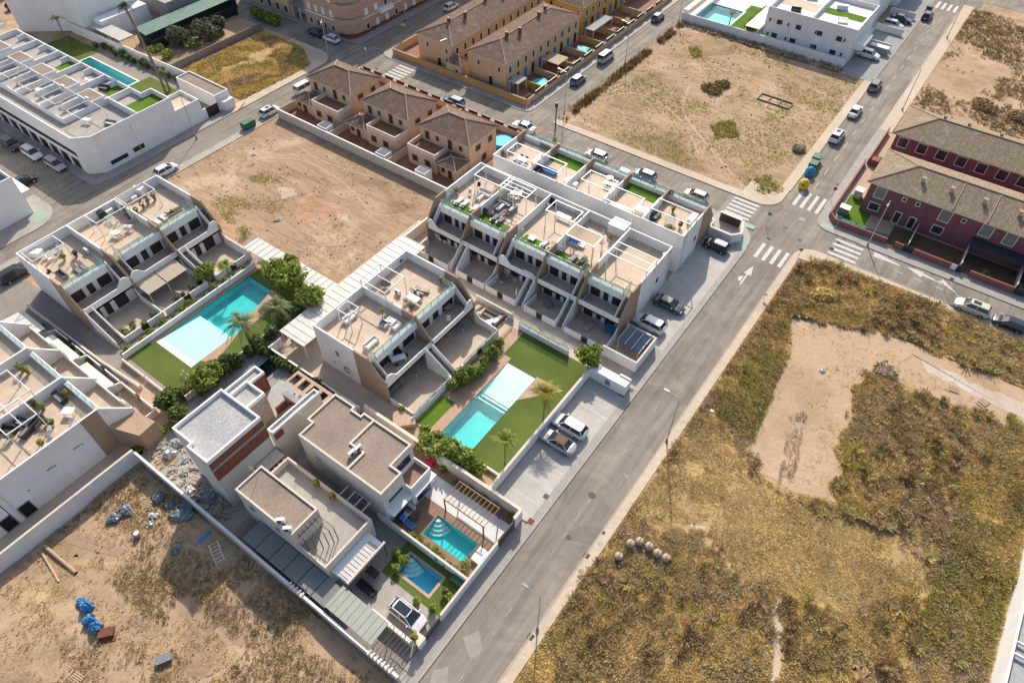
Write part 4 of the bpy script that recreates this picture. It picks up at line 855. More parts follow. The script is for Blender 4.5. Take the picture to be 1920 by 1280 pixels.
cr.build('crenel', 'white_render', t)
MB().box(-46.2, 15.0, 0, -44.25, 18.2, 2.8).build('lower_wing', 'cream_render', t)
# curved roof pergola on villa 3
t = thing('pergola', 'brown pergola of slanting beams on the walled roof terrace', 'pergola', (-34.5, 12, 3.32))
for k in range(6):
    y = 14.7-k*.52; xx = -32.6-.18*k*(k/3); MB().tube((-34.85, y, 5.7), (xx, y, 5.7), .05, 4).build('beam', 'brown_wood', t)
    MB().tube((xx, y, 5.75), (xx+.25, y-.1, 3.34), .055, 4).build('post', 'brown_wood', t)
MB().tube((-34.6, 14.8, 5.6), (-34.6, 11.8, 5.6), .05, 4).build('beam', 'brown_wood', t)
t = thing('pool_canopy', 'white ribbed lean-to roof on the street side of the walled terrace villa', 'canopy', (-30, 12, 0))
MB().box(-30.75, 11.9, 2.7, -28.4, 17.1, 2.82).build('roof', 'pool_pale', t)
MB().add([(-29.9, 12.0, 2.95), (-28.7, 12.0, 2.95), (-28.7, 16.6, 2.95), (-29.9, 16.6, 2.95), (-29.9, 12, 2.83), (-28.7, 12, 2.83), (-28.7, 16.6, 2.83), (-29.9, 16.6, 2.83)], [(0, 1, 2, 3), (4, 7, 6, 5), (0, 4, 5, 1), (1, 5, 6, 2), (2, 6, 7, 3), (3, 7, 4, 0)]).build('sheeting', 'white_steel_roof', t)
b = MB()
for k in range(10): b.box(-29.9, 12.2+k*.46, 2.951, -28.7, 12.24+k*.46, 2.98)
b.build('seam', 'brown_wood', t)
MB().box(-28.65, 11.9, 2.83, -28.4, 17.3, 3.05).build('gutter', 'cream_render', t)
for y in (12, 14.5, 17.1): MB().tube((-28.5, y, .1), (-28.5, y, 2.7), .06).build('post', 'dark_metal', t)
# side passage awnings
t = thing('passage_roof', 'row of dark grey sunshade panels over the narrow side passage', 'canopy', (-41, 9.9, 0))
for k in range(6): MB().box(-41+k*2.05, 9.0, 2.35, -39.06+k*2.05, 11.35, 2.4).build('panel', 'grey_fabric', t)
for k in range(7): MB().tube((-41.05+k*2.05, 8.8, 2.3), (-41.05+k*2.05, 11.45, 2.3), .05, 4).build('beam', 'dark_metal', t)
carport('awning', 'pale green ribbed awning over the side passage beside the white car', -28.85, 9.1, -22.7, 11.6, 2.5, 'x', 'grey_steel_roof', .75, cat='awning')
t = thing('pergola', 'thin brown slatted pergola over the walkway at the street corner', 'pergola', (-22, 9, 0))
for k in range(7): MB().tube((-22.5+k*.45, 8.7, 2.2), (-22.5+k*.45, 11.9, 2.2), .035, 4).build('slat', 'brown_wood', t)
for y in (8.75, 11.85):
    MB().tube((-22.6, y, 2.15), (-19.6, y, 2.15), .04, 4).build('beam', 'brown_wood', t)
for x in (-22.5, -21, -19.7):
    for y in (8.75, 11.85): MB().tube((x, y, 0), (x, y, 2.15), .04, 4).build('post', 'brown_wood', t)
MB().box(-22.3, 9.2, .14, -20.0, 11.4, .16).build('floor_mat', 'grey_fabric', t)
b = MB()
t = thing('wall_brackets', 'small cream bracket stones on top of the long passage wall', 'brackets', (-30, 8.6, 2.2))
for x in [-33.5+k*.45 for k in range(5)]+[-22.6+k*.45 for k in range(7)]: MB().box(x, 8.35, 2.16, x+.2, 8.9, 2.3).build('bracket', 'cream_render', t)
pass
# villa 1 (unfinished brick)
t = thing('villa', 'unfinished tall villa with bare red brick side and a pale grey gravel roof', 'villa', (-49, 15, 0))
P1 = [(-52.3, 11.7), (-49.3, 11.3), (-49.3, 11.7), (-49.1, 11.7), (-49.1, 11.2), (-45.9, 11.2), (-45.9, 18.1), (-52.3, 18.1)]
P1 = [(-52.3, 11.7), (-49.2, 11.7), (-49.2, 11.2), (-45.9, 11.2), (-45.9, 18.1), (-52.3, 18.1)]
MB().prism(P1, 0, 9.1).build('wall', 'pale_render', t); coping(t, P1, 9.1, 9.6, .22, 'white_render')
MB().sheet([(x*.94-3, y*.94+.9) for x, y in P1], 9.11).build('roof', 'gravel_grey', t)
MB().box(-45.9, 11.2, 8.1, -45.86, 18.1, 9.0).build('brick_band', 'bare_brick', t); MB().box(-45.9, 11.2, 5.9, -45.84, 18.1, 7.7).build('brick_band', 'bare_brick', t); MB().box(-45.9, 11.2, 7.72, -45.8, 18.1, 8.05).build('slab_edge', 'concrete', t)
P2 = [(-52.2, 18.1), (-49.2, 18.1), (-49.2, 21.0), (-52.2, 21.0)]; MB().prism(P2, 0, 7.6).build('stair_tower', 'plaster_patch', t); coping(t, P2, 7.6, 8.1, .2, 'white_render'); MB().sheet(R4(-52, 18.3, -49.4, 20.8), 7.62).build('roof', 'gravel_grey', t)
P3 = [(-54.6, 18.1), (-53.0, 18.1), (-53.0, 23.6), (-54.6, 23.6)]; MB().prism(P3, 0, 6.0).build('stair_tower', 'bare_brick', t); coping(t, P3, 6.0, 6.4, .2, 'white_render'); MB().sheet(R4(-54.4, 18.3, -53.2, 23.4), 6.02).build('roof', 'gravel_grey', t)
MB().box(-53, 18.1, 0, -45.6, 25.2, 3.2).build('lower_floor', 'plaster_patch', t); MB().sheet(R4(-53, 18.1, -46.4, 25.2), 3.22).build('terrace', 'membrane_grey', t)
P4 = [(-46.4, 18.4), (-45.5, 18.4), (-45.5, 25.3), (-46.4, 25.3)]; MB().prism(P4, 0, 6.2).build('wall', 'cream_render', t); coping(t, P4, 6.2, 6.5, .15, 'white_render'); MB().sheet(R4(-46.3, 18.5, -45.6, 25.2), 6.22).build('roof', 'gravel_grey', t)
MB().box(-45.5, 18.4, 5.0, -45.46, 19.6, 6.1).build('brick_band', 'bare_brick', t)
MB().box(-45.8, 15.2, 0, -44.3, 18.1, 3.5).build('lower_floor', 'cream_render', t); MB().box(-44.3, 15.6, 2.4, -44.26, 18.1, 3.4).build('brick_band', 'bare_brick', t)
b = MB(); 
for r in rects([(-52.4, 25.2, -46.2, 27.4)], [(-52.1+k*1.5, 25.5, -51.1+k*1.5, 27.0) for k in range(4)]): b.box(r[0], r[1], 2.95, r[2], r[3], 3.2)
b.build('open_roof_frame', 'stone_strip', t)
MB().box(-50.4, 23.4, 3.22, -46.6, 24.1, 4.3).build('concrete_beam', 'concrete', t)
for k in range(3): MB().box(-49.5+k*1.4, 21.5, 3.22, -49.3+k*1.4, 23, 4.4).build('brick_pier', 'bare_brick', t)
T = xf(-45.8, 0, 90)
# ---- tan corner wall and gates NE
wall_run('boundary_wall', [(-23.9, 84.9), (-20.4, 84.9), (-19.3, 86.2), (-20.3, 89.2)], 1.7, .3, 'white_render', 'white wall round the small corner yard by the zebra crossing', cap='cream_render')
t = thing('yard_gate', 'brown slatted gate of the small corner yard by the zebra crossing', 'gate', (-24, 89.2, 0)); MB().box(-24, 89.15, 0, -20.6, 89.25, 1.7).build('panel', 'brown_shutter', t); MB().box(-24.1, 89.0, 1.701, -20.5, 89.4, 1.78).build('rail', 'white_render', t)
# ================================================================ buildings further out
def slope_uv(b, P):
    """roof face with u along its horizontal edge P[0]-P[1] and v up the slope"""
    p = [Vector(q) for q in P]; e = (p[1]-p[0]).normalized(); n = (p[1]-p[0]).cross(p[2]-p[0]).normalized(); f = n.cross(e)
    b.quaduv(P, [((q-p[0]).dot(e), (q-p[0]).dot(f)) for q in p])
def hip(par, x0, y0, x1, y1, ze, zr, m='tile_brown', over=0., thick=.18, capm='roof_cap', name='roof', ridge=None, walls=False):
    x0 -= over; y0 -= over; x1 += over; y1 += over; w, d = x1-x0, y1-y0; b = MB(); r = MB()
    if w >= d: a, c = (x0+d/2, (y0+y1)/2, zr), (x1-d/2, (y0+y1)/2, zr)
    else: a, c = ((x0+x1)/2, y0+w/2, zr), ((x0+x1)/2, y1-w/2, zr)
    A, B_, C_, D = (x0, y0, ze), (x1, y0, ze), (x1, y1, ze), (x0, y1, ze)
    if w >= d:
        slope_uv(b, [A, B_, c, a]); slope_uv(b, [B_, C_, c]); slope_uv(b, [C_, D, a, c]); slope_uv(b, [D, A, a]); rl = [(A, a), (D, a), (B_, c), (C_, c), (a, c)]
    else:
        slope_uv(b, [A, B_, a]); slope_uv(b, [B_, C_, c, a]); slope_uv(b, [C_, D, c]); slope_uv(b, [D, A, a, c]); rl = [(A, a), (B_, a), (C_, c), (D, c), (a, c)]
    o = b.build(name, m, par); WORLD[o.name] = WORLD[par.name]
    for p, q in rl: r.tube(tuple(Vector(p)+Vector((0, 0, .03))), tuple(Vector(q)+Vector((0, 0, .03))), .11, 5)
    k = r.build('ridge_tiles', capm, par); k.parent = o
    e = MB().box(x0+.06, y0+.06, ze-thick, x1-.06, y1-.06, ze-.01).build('eaves', 'cream_render', par); e.parent = o
    return o
def chimney(par, x, y, z, h=1.1, w=.5, m='rust'):
    b = MB().cbox(x, y, z-.6, w, w, h+.6).build('chimney', m, par); WORLD[b.name] = WORLD[par.name]
    MB().cbox(x, y, z+h, w+.15, w+.15, .12).build('chimney_cap', 'roof_cap', par).parent = b
# three peach houses
for hx, lab in ((-101.5, 'westernmost of the three, by the van'), (-87.7, 'middle one of the three'), (-74.3, 'easternmost of the three, beside the blue pool')):
    t = thing('detached_house', 'peach house with a brown hipped roof, '+lab, 'house', (hx+5, 78, 0), 'peach houses in a row beside the dirt plot')
    hx += .2; w = 10.8
    MB().box(hx, 75.3, 0, hx+w, 82.6, 5.55).build('wall', 'peach_render', t)
    MB().box(hx+w-.0, 76.2, 0, hx+w+.0, 76.2, .1) if False else None
    hip(t, hx, 75.3, hx+w, 82.6, 5.6, 7.4, 'tile_brown', .35)
    MB().box(hx+w-7.0, 71.8, 0, hx+w-.1, 75.28, 3.0).build('lower_wing', 'peach_render', t) if hx < -80 else MB().box(hx, 71.8, 0, hx+6.2, 75.28, 3.0).build('lower_wing', 'peach_render', t)
    tx0, tx1 = (hx+w-7.0, hx+w-.1) if hx < -80 else (hx, hx+6.2)
    MB().sheet(R4(tx0+.2, 72.0, tx1-.2, 75.28), 3.02).build('terrace', 'red_paving', t); b = MB()
    for r in ((tx0, 71.8, tx1, 72.0), (tx0, 72.001, tx0+.2, 75.28), (tx1-.2, 72.001, tx1, 75.28)): b.box(r[0], r[1], 3.0, r[2], r[3], 3.8)
    b.build('parapet', 'cream_render', t)
    px0, px1 = (hx-1.2, hx+w-7.4) if hx < -80 else (hx+6.6, hx+w-.2)
    MB().box(px0, 72.2, 0, px1, 75.27, 2.6).build('porch', 'peach_render', t); hip(t, px0, 71.6, px1, 75.27, 2.62, 3.7, 'tile_dark', .2)
    T = xf(hx, 75.3, 0)
    for u, z, ww, hh in ((1.2, 3.5, .9, 1.5), (3.6, 3.9, .6, .9), (6.2, 3.3, .9, 1.9), (8.6, 3.9, .7, .9)): window(t, T, u, z, ww, hh, frame='wood', pane='brown_shutter')
    T = xf(hx+w, 75.3, 90)
    for u, z, ww, hh in ((1.6, 3.6, 1.3, 1.1), (5.0, 3.6, 1.1, 1.1), (3.2, 1., 1.2, 1.2)): window(t, T, u, z, ww, hh, frame='wood', pane='brown_shutter')
    T = xf(tx0, 71.8, 0)
    for u in (1., 3.8): window(t, T, u, 1.0, 1.2, 1.2, frame='wood', pane='brown_shutter')
    T = xf(px0, 72.2, 0)
    window(t, T, .5, .9, .8, 1.1, frame='wood'); window(t, T, 1.9, .1, .9, 2., frame='wood')
t = wall_run('boundary_wall', [(-103.2, 68.1), (-62.2, 68.1)], 1.8, .22, 'cream_render', 'long cream wall between the dirt plot and the three peach houses', cap='white_render')
wall_run('boundary_wall', [(-103.2, 68.3), (-103.2, 89)], 1.5, .22, 'peach_render', 'peach wall along the west street beside the van', cap='roof_cap')
t = wall_run('boundary_wall', [(-102.5, 89.1), (-59, 89.1)], 1.3, .25, 'peach_render', 'peach street wall with brown railings behind the three houses', cap='roof_cap')
for k in range(14): MB().box(-101.5+k*3.0, 88.97, 1.35, -99.6+k*3.0, 89.2, 1.9).build('railing', 'brown_shutter', t)
for x in (-90, -76, -61.6): wall_run('boundary_wall', [(x, 68.3), (x, 89)], 1.6, .2, 'peach_render', {-90: 'peach wall between the first and second peach house', -76: 'peach wall between the second and third peach house', -61.6: 'peach wall on the east side of the last peach house'}[x])
for x, y, lab in ((-91.8, 68.4, 'first'), (-77.6, 68.4, 'second'), (-68.8, 68.6, 'third')):
    t = thing('outbuilding', 'small white hut with a glass roof panel on the cream wall, %s from the west' % lab, 'shed', (x, y, 0)); MB().box(x-1, y+.0, 0, x+1.2, y+1.8, 2.1).build('wall', 'white_render', t); MB().box(x-.8, y+.2, 2.1, x+1.0, y+1.6, 2.16).build('roof_panel', 'navy_panel', t)
# ochre terraces
def ochre(name, label, x0, x1, y0, y1, zr, wall, chim, side):
    t = thing(name, label, 'building', ((x0+x1)/2, y0, 0)); MB().box(x0+.3, y0+.3, 0, x1-.3, y1, 5.7).build('wall', wall, t); hip(t, x0, y0, x1, y1, 5.75, zr, 'tile_dark', .1)
    for i, (cx, cy) in enumerate(chim): chimney(t, cx, cy, zr-.4)
    T = xf(x0+.3, y0+.3, 0); L = x1-x0-.6
    for u, z, w_, h_ in ((L*.25, 3.6, .7, 1.1), (L*.55, .3, 1.1, 2.0), (L*.8, 3.6, .7, 1.1)): window(t, T, u, z, w_, h_)
    T = xf(x1-.3, y0+.3, 90)
    for k in range(int((y1-y0)/2.6)): window(t, T, 1.0+k*2.6, 3.3, .9, 1.5); window(t, T, 1.0+k*2.6, .3, 1.0, 2.1, pane='brown_shutter' if k % 2 else 'blue_fabric', fr=False)
    return t
ochre('terraced_houses', 'ochre terrace with a long brown tile roof and four chimneys beside the big apartment block', -96.8, -87.2, 100.0, 150, 7.5, 'buff_render', [(-92, 105), (-91, 109), (-92, 117), (-91, 122)], 1)
ochre('terraced_houses', 'yellow terrace with a brown tile roof nearest the two-car side street', -84, -74.3, 100.3, 127, 7.5, 'buff_render', [(-79, 107.0), (-78, 110), (-79, 118), (-79.5, 121)], 1)
ochre('terraced_houses', 'orange terrace with a brown tile roof at the top edge, beyond the yellow one', -84, -75.5, 130, 165, 7.5, 'ochre_render', [(-79, 140), (-79, 152)], 1)
t = thing('porch_block', 'small hipped-roof porch building between the two ochre terraces', 'building', (-87, 98.8, 0)); MB().box(-88.2, 98.9, 0, -84.4, 101.9, 2.9).build('wall', 'buff_render', t); hip(t, -88.4, 98.7, -84.2, 102, 2.95, 4.2, 'tile_dark', .1); T = xf(-88.2, 98.9, 0); window(t, T, .8, .5, .8, 1.2); window(t, T, 2.4, .1, .9, 2.)
t = wall_run('boundary_wall', [(-102.3, 99), (-102.3, 98.7), (-68.3, 98.7)], 1.4, .3, 'ochre_render', 'ochre wall along the street below the tiled terraces', cap='roof_cap')
wall_run('boundary_wall', [(-102.3, 99.2), (-102.3, 112)], 1.6, .3, 'buff_render', 'buff wall on the street corner by the small palm', cap='roof_cap')
t = wall_run('boundary_wall', [(-68.2, 99), (-68.2, 158)], 1.3, .25, 'buff_render', 'buff garden wall with dark railings along the side street with the parked cars', cap='roof_cap')
for k in range(12): MB().box(-68.3, 101.5+k*4.4, 1.351, -68.1, 104.6+k*4.4, 1.9).build('railing', 'dark_metal', t)
for k, y in enumerate((104.5, 109.8, 115.5, 121, 127, 133, 139, 145)):
    wall_run('boundary_wall', [(-74.2, y), (-68.4, y)], 1.5, .18, 'buff_render' if k % 2 else 'ochre_render', 'low dividing wall, number %s from the crossing, between side street front gardens' % 'one two three four five six seven eight'.split()[k])
for (y0, y1, z, m, lab) in ((111.5, 115.2, 2.5, 'pale_wood', 'striped timber canopy over a small front garden by the side street'), (100.5, 103.5, 2.6, 'membrane_grey', 'grey canopy at the corner garden of the yellow terrace'), (128, 136, 2.6, 'membrane_grey', 'long grey canopy in front of the orange terrace')):
    carport('canopy', lab, -73.8, y0, -69.6 if m == 'pale_wood' else -71.5, y1, z, 'y', m, .5, cat='canopy')
t = thing('round_pool', 'round above-ground pool in the front garden behind the parked grey car', 'pool', (-70.7, 106.8, 0)); MB().lathe(-70.7, 106.8, [(1.5, .1), (1.5, .75), (1.35, .75), (1.35, .6)], 18).build('rim', 'blue_plastic', t); MB().lathe(-70.7, 106.8, [(1.34, .5), (1.34, .66)], 18).build('water', 'pool_tile', t)
t = thing('splash_pool', 'teal covered pool in a front garden of the yellow terrace', 'pool', (-70.8, 124.5, 0)); MB().box(-73, 122.9, .1, -69.2, 124.9, .5).build('rim', 'green_mesh', t); MB().box(-72.8, 123.1, .5, -69.4, 124.7, .53).build('cover', 'pool_tile', t)
# long apartment block at the top
t = thing('apartment_block', 'large pink and beige four-storey block with a rounded corner at the top edge', 'building', (-118, 98, 0))
poly = [(-127.2, 97.7), (-117.0, 97.7), (-115.2, 98.3), (-113.8, 99.9), (-113.6, 101.5), (-113.6, 150), (-127.2, 150)]
MB().prism(poly, 0, 3.2).build('ground_floor', 'pink_render', t); MB().prism([(x+(.0), y) for x, y in poly], 3.2, 3.45).build('band', 'white_render', t); MB().prism(poly, 3.46, 14).build('wall', 'pink_render', t)
for fl in range(4):
    z = .8+fl*3.1
    for u in (1.2, 3.4, 5.6, 8.0): window(t, xf(-127.2, 97.7, 0), u, z, .9, 1.4, pane='white_plastic' if fl else 'brown_shutter')
    for k in range(16):
        window(t, xf(-113.6, 101.5, 90), 1+k*3.0, z, 1.0, 1.4, pane='white_plastic' if (k+fl) % 3 else 'window_glass')
    if fl: MB().prism([(-117.4, 97.1), (-115, 97.3), (-113.3, 99.0), (-113.0, 101.3), (-113.6, 101.3), (-113.8, 99.9), (-115.2, 98.3), (-117.2, 97.7)], z-.75, z+.3).build('balcony', 'pink_render', t)
    if fl: 
        for k in range(4): MB(xf(-113.6, 101.5, 90)).box(5+k*12, -1, z-.8, 9+k*12, 0, z+.2).build('balcony', 'white_render', t)
MB().prism([(-117.0, 97.66), (-115.2, 98.22), (-113.76, 99.9), (-113.56, 101.5), (-113.56, 150), (-113.6, 150), (-113.6, 101.5), (-113.8, 99.9), (-115.2, 98.3), (-117, 97.7)], 0, .9).build('plinth', 'rust', t)
t = thing('apartment_block', 'buff block with an arched shop front at the top edge, left of the pink one', 'building', (-135, 98, 0)); MB().box(-150, 98.2, 0, -133.2, 112, 12).build('wall', 'buff_render', t)
for fl in range(3):
    for k in range(6): window(t, xf(-150, 98.2, 0), 1+k*2.8, .6+fl*3.2, 1.2, 1.6, pane='window_glass')
MB().box(-133.2, 101, 0, -127.2, 112, 12).build('wall', 'white_render', t); MB().box(-133, 98.3, 2.8, -127.3, 100.99, 3.1).build('canopy', 'grey_metal', t)
for x in (-132.6, -130.2, -127.8): MB().tube((x, 98.5, 0), (x, 98.5, 2.8), .14).build('column', 'white_render', t)
t = thing('apartment_block', 'buff block far along the street behind the pink apartments', 'building', (-120, 151, 0)); MB().box(-128, 152, 0, -113.8, 190, 9).build('wall', 'buff_render', t)
for k in range(10): window(t, xf(-113.8, 152, 90), 1+k*3.4, 4, 1.1, 1.5); window(t, xf(-113.8, 152, 90), 1+k*3.4, .8, 1.1, 1.5)
# ---- white terraced houses with the long narrow pool (top left)
t = thing('terraced_houses', 'white terrace with many roof yards, garages below and a long narrow pool behind', 'building', (-128, 45, 0))
MB().prism([(-160, 37.0), (-115.4, 37.0), (-113.3, 39.2), (-113.3, 54.4), (-118.7, 54.4), (-118.7, 52.4), (-160, 52.4)], 0, 5.9).build('wall', 'white_render', t)
MB().prism([(-113.4, 54.4), (-113.3, 59.4), (-118.6, 59.4), (-118.6, 54.4)], 0, 3.6).build('lower_wing', 'white_render', t)
MB().box(-118.4, 54.5, 3.6, -113.5, 59.2, 3.62).build('terrace', 'terrace_tile', t); coping(t, [(-118.6, 54.4), (-113.3, 54.4), (-113.3, 59.4), (-118.6, 59.4)], 3.6, 4.3, .18, 'white_render')
MB().prism([(-159.8, 37.2), (-115.5, 37.2), (-113.5, 39.3), (-113.5, 54.2), (-118.5, 54.2), (-118.5, 52.2), (-159.8, 52.2)], 5.9, 5.93).build('roof_deck', 'pale_sidewalk', t)
coping(t, [(-160, 37.0), (-115.4, 37.0), (-113.3, 39.2), (-113.3, 54.4), (-118.7, 54.4), (-118.7, 52.4), (-160, 52.4)], 5.9, 6.9, .2, 'white_render')
for k in range(6):
    x = -121.8-k*7.6
    MB().box(x-.12, 39.5, 5.93, x+.12, 52.3, 6.95).build('party_wall', 'white_render', t); MB().box(x-4.6, 45.0, 5.93, x-.12, 47.6, 7.4).build('stair_tower', 'white_render', t); MB().box(x-4.4, 45.2, 7.4, x-.3, 47.4, 7.42).build('tower_roof', 'gravel_brown', t)
    MB().box(x-3.8, 41.4, 5.93, x-3.6, 45.0, 7.2).build('party_wall', 'white_render', t); MB().box(x-4.6, 50.6, 5.93, x-4.4, 52.2, 6.9).build('party_wall', 'white_render', t)
    MB().box(x-7.4, 39.4, 5.93, x-.1, 39.55, 7.0).build('party_wall', 'white_render', t)
    MB().box(x-3.6, 52.4, 0, x-3.4, 55.6, 3.2).build('garden_divider', 'white_render', t)
    if k in (0, 2): MB().box(x-4.2, 49.0, 5.94, x-.2, 52.1, 5.96).build('turf_strip', 'turf_bright', t)
MB().box(-121.6, 47.7, 5.93, -113.6, 47.9, 7.2).build('party_wall', 'white_render', t); MB().box(-118.7, 49.0, 5.94, -113.6, 54.1, 5.96).build('turf_strip', 'turf_bright', t)
MB().box(-160, 36.98, 3.05, -116.2, 36.99, 3.9).build('balcony_slot', 'dark_frame', t)
T = xf(-160, 37.0, 0)
for k in range(13): window(t, T, 1.2+k*3.3, .15, 2.5, 2.2, pane='brown_shutter', frame='white_metal', louvre=True)
T = xf(-113.3, 39.2, 90)
for u, z, w_, h_, pn in ((1.0, .8, 3.4, .9, 'window_glass'), (5.4, .9, 2.3, 1., 'brown_shutter'), (9.6, 1.0, 1.2, 1.1, 'white_plastic'), (14, 2.4, 1.3, 1.2, 'white_plastic'), (9.4, 4.0, 1.1, 1., 'white_plastic')): window(t, T, u, z, w_, h_, pane=pn)
MB().box(-157, 58.3, 0, -137, 58.5, .6) if False else None
t = thing('gatehouse', 'low white building with a flat brown gravel roof by the white terrace entrance', 'building', (-119, 64.5, 0)); MB().box(-125.5, 62.9, 0, -113.9, 66.0, 2.8).build('wall', 'white_render', t); MB().box(-125.3, 63.1, 2.8, -114.1, 65.8, 2.83).build('roof', 'gravel_brown', t); coping(t, [(-125.5, 62.9), (-113.9, 62.9), (-113.9, 66), (-125.5, 66)], 2.8, 3.1, .18, 'white_render')
MB().box(-113.89, 63.6, 0, -112.6, 65.8, 1.9).build('meter_cupboards', 'white_render', t)
wall_run('entrance_wall', [(-113.6, 59.5), (-113.6, 60.2)], 2.0, .2, 'white_render', 'white pier of the entrance of the white terrace')
t = thing('entrance_gate', 'brown slatted gate between the white terrace and its gatehouse', 'gate', (-113.6, 60.2, 0)); MB().box(-113.65, 60.2, 0, -113.58, 62.8, 1.9).build('panel', 'brown_shutter', t)
wall_run('boundary_wall', [(-166, 64.6), (-126, 66.2)], 2.2, .2, 'white_render', 'long white wall behind the narrow pool and its row of shrubs')
wall_run('boundary_wall', [(-133.4, 66.5), (-133.4, 90)], 1.6, .2, 'block_wall', 'grey blockwork wall between the vegetable garden and the dry grass plot')
t = thing('terraced_houses', 'white building with a walled roof garden at the top left corner', 'building', (-168, 62, 0)); MB().prism([(-175, 58), (-166.5, 64.9), (-160.5, 65.2), (-159, 78), (-178, 78)], 0, 7.6).build('wall', 'white_render', t)
MB().prism([(-174.3, 59.5), (-167, 65.4), (-161, 65.9), (-160, 77), (-177, 77)], 7.6, 7.63).build('roof_deck', 'red_paving', t); coping(t, [(-175, 58), (-166.5, 64.9), (-160.5, 65.2), (-159, 78), (-178, 78)], 7.6, 8.5, .2, 'white_render')
MB().box(-159, 67, 0, -156, 78, 4).build('lower_wing', 'white_render', t)
carport('canopy', 'white ribbed lean-to roof behind the white wall, beside the long green sheds', -158.5, 65.4, -147.5, 68.6, 2.9, 'x', step=.8, cat='canopy')
for x0, y0, x1, y1, lab in ((-150.0, 70.5, -146.6, 94, 'long green-roofed shed behind the vegetable garden'),):
    t = thing('shed', lab, 'shed', (x0, y0, 0)); MB().box(x0, y0, 0, x1, y1, 2.3).build('wall', 'dark_netting', t); MB().vprism([(0, 0), (1, 0), (1, 1)], 0, 0.001) if False else None
    MB().add([(x0-.2, y0, 2.9), (x1+.2, y0, 2.35), (x1+.2, y1, 2.35), (x0-.2, y1, 2.9), (x0-.2, y0, 3.0), (x1+.2, y0, 2.45), (x1+.2, y1, 2.45), (x0-.2, y1, 3.0)], [(0, 3, 2, 1), (4, 5, 6, 7), (0, 1, 5, 4), (1, 2, 6, 5), (2, 3, 7, 6), (3, 0, 4, 7)]).build('roof', 'green_roof', t)
t = thing('shade_net', 'dark green netting fence along the vegetable garden', 'fence', (-144, 70, 0)); MB().box(-144.05, 70, 0, -143.95, 92, 2.0).build('net', 'dark_netting', t)
t = thing('warehouse', 'grey flat-roofed warehouse at the top edge behind the green shed', 'building', (-165, 85, 0)); MB().box(-175, 80, 0, -151.5, 96, 4.5).build('wall', 'concrete', t); MB().box(-175.3, 79.7, 4.5, -151.2, 96.3, 4.7).build('roof', 'membrane_grey', t)
# left edge building + far orange one
t = thing('terraced_houses', 'white building with a corner window at the left edge on the street bend', 'building', (-118, 22, 0)); MB().box(-140, 4, 0, -113.0, 25.9, 5.9).build('wall', 'white_render', t); MB().sheet(R4(-139.8, 4.2, -113.2, 25.7), 5.92).build('roof_deck', 'path_tile', t); coping(t, [(-140, 4), (-113, 4), (-113, 25.9), (-140, 25.9)], 5.9, 6.9, .2, 'white_render')
T = xf(-113, 4, 90); window(t, T, 14.6, 3.0, 3.4, 1.5, pane='window_glass'); MB().box(-118, 25.91, 2.8, -113, 27.2, 3.9).build('balcony', 'white_render', t)
t = thing('terraced_houses', 'orange house at the top left corner beyond the white ones', 'building', (-205, 55, 0)); MB().box(-215, 52, 0, -196, 70, 5).build('wall', 'orange_render', t); window(t, xf(-196, 52, 90), 4, 1.5, 1.8, 1.6)
# ---- top right: white houses behind the long wall
t = thing('terraced_houses', 'white two-storey building with four brown windows behind the long white wall', 'building', (-34, 155, 0))
MB().box(-43.3, 151.8, 0, -24.6, 166, 5.9).build('wall', 'white_render', t); MB().sheet(R4(-43.1, 152, -24.8, 165.8), 5.92).build('roof_deck', 'white_slab', t); coping(t, [(-43.3, 151.8), (-24.6, 151.8), (-24.6, 166), (-43.3, 166)], 5.9, 6.9, .2, 'white_render')
MB().box(-34.2, 152, 5.92, -34.0, 165.8, 6.9).build('party_wall', 'white_render', t); MB().sheet(R4(-33.5, 158, -25.4, 161), 5.95).build('turf_strip', 'turf_bright', t); MB().sheet(R4(-42.5, 157, -34.6, 161), 5.95).build('deck_patch', 'terrace_tile', t)
T = xf(-43.3, 151.8, 0)
for k in range(4): window(t, T, 2.4+k*4.1+(k > 1)*.4, 3.8, 1.3, 1.1, frame='white_plastic'); window(t, T, 2.0+k*4.1+(k > 1)*.4, .9, 1.4, 1.1, pane='window_glass')
for u in (.7, 4.7, 10.6, 16.6): window(t, T, u, 3.9, .5, .9, pane='window_glass'); window(t, T, u+.3, 1., .5, .9, pane='window_glass')
MB().box(-24.59, 152.5, 2.9, -22.6, 158.5, 4.0).build('balcony', 'white_render', t)
wall_run('boundary_wall', [(-61.3, 149.2), (-24.5, 149.2)], 1.9, .25, 'white_render', 'long white wall at the far side of the big dirt plot', group=None)
t = carport('carport', 'narrow white ribbed roof between the far pool and the white building', -43.9, 149.5, -43.35, 151.7, 2.6, 'y'); bpy.data.objects.remove(t) if False else None
carport('carport', 'white ribbed roof beside the far pool along the side street', -61.2, 149.5, -60, 175, 2.4, 'y'); carport('carport', 'white ribbed roof with green hedge between far pool and the white building', -46.6, 149.5, -43.5, 165, 2.7, 'y')
t = thing('terraced_houses', 'white houses with glass fronts at the top edge beyond the white building', 'building', (-30, 175, 0)); MB().box(-48, 170, 0, -25.5, 184, 6).build('wall', 'white_render', t)
MB().sheet(R4(-47.8, 170.2, -25.7, 183.8), 6.03).build('roof_deck', 'white_slab', t)
coping(t, [(-48, 170), (-25.5, 170), (-25.5, 184), (-48, 184)], 6, 6.9, .2, 'white_render')
for k in range(5): window(t, xf(-48, 170, 0), 1.5+k*4.4, 3.2, 2.4, 2.2, pane='window_glass', frame='dark_metal'); window(t, xf(-48, 170, 0), 1.5+k*4.4, .2, 2.4, 2.2, pane='window_glass')
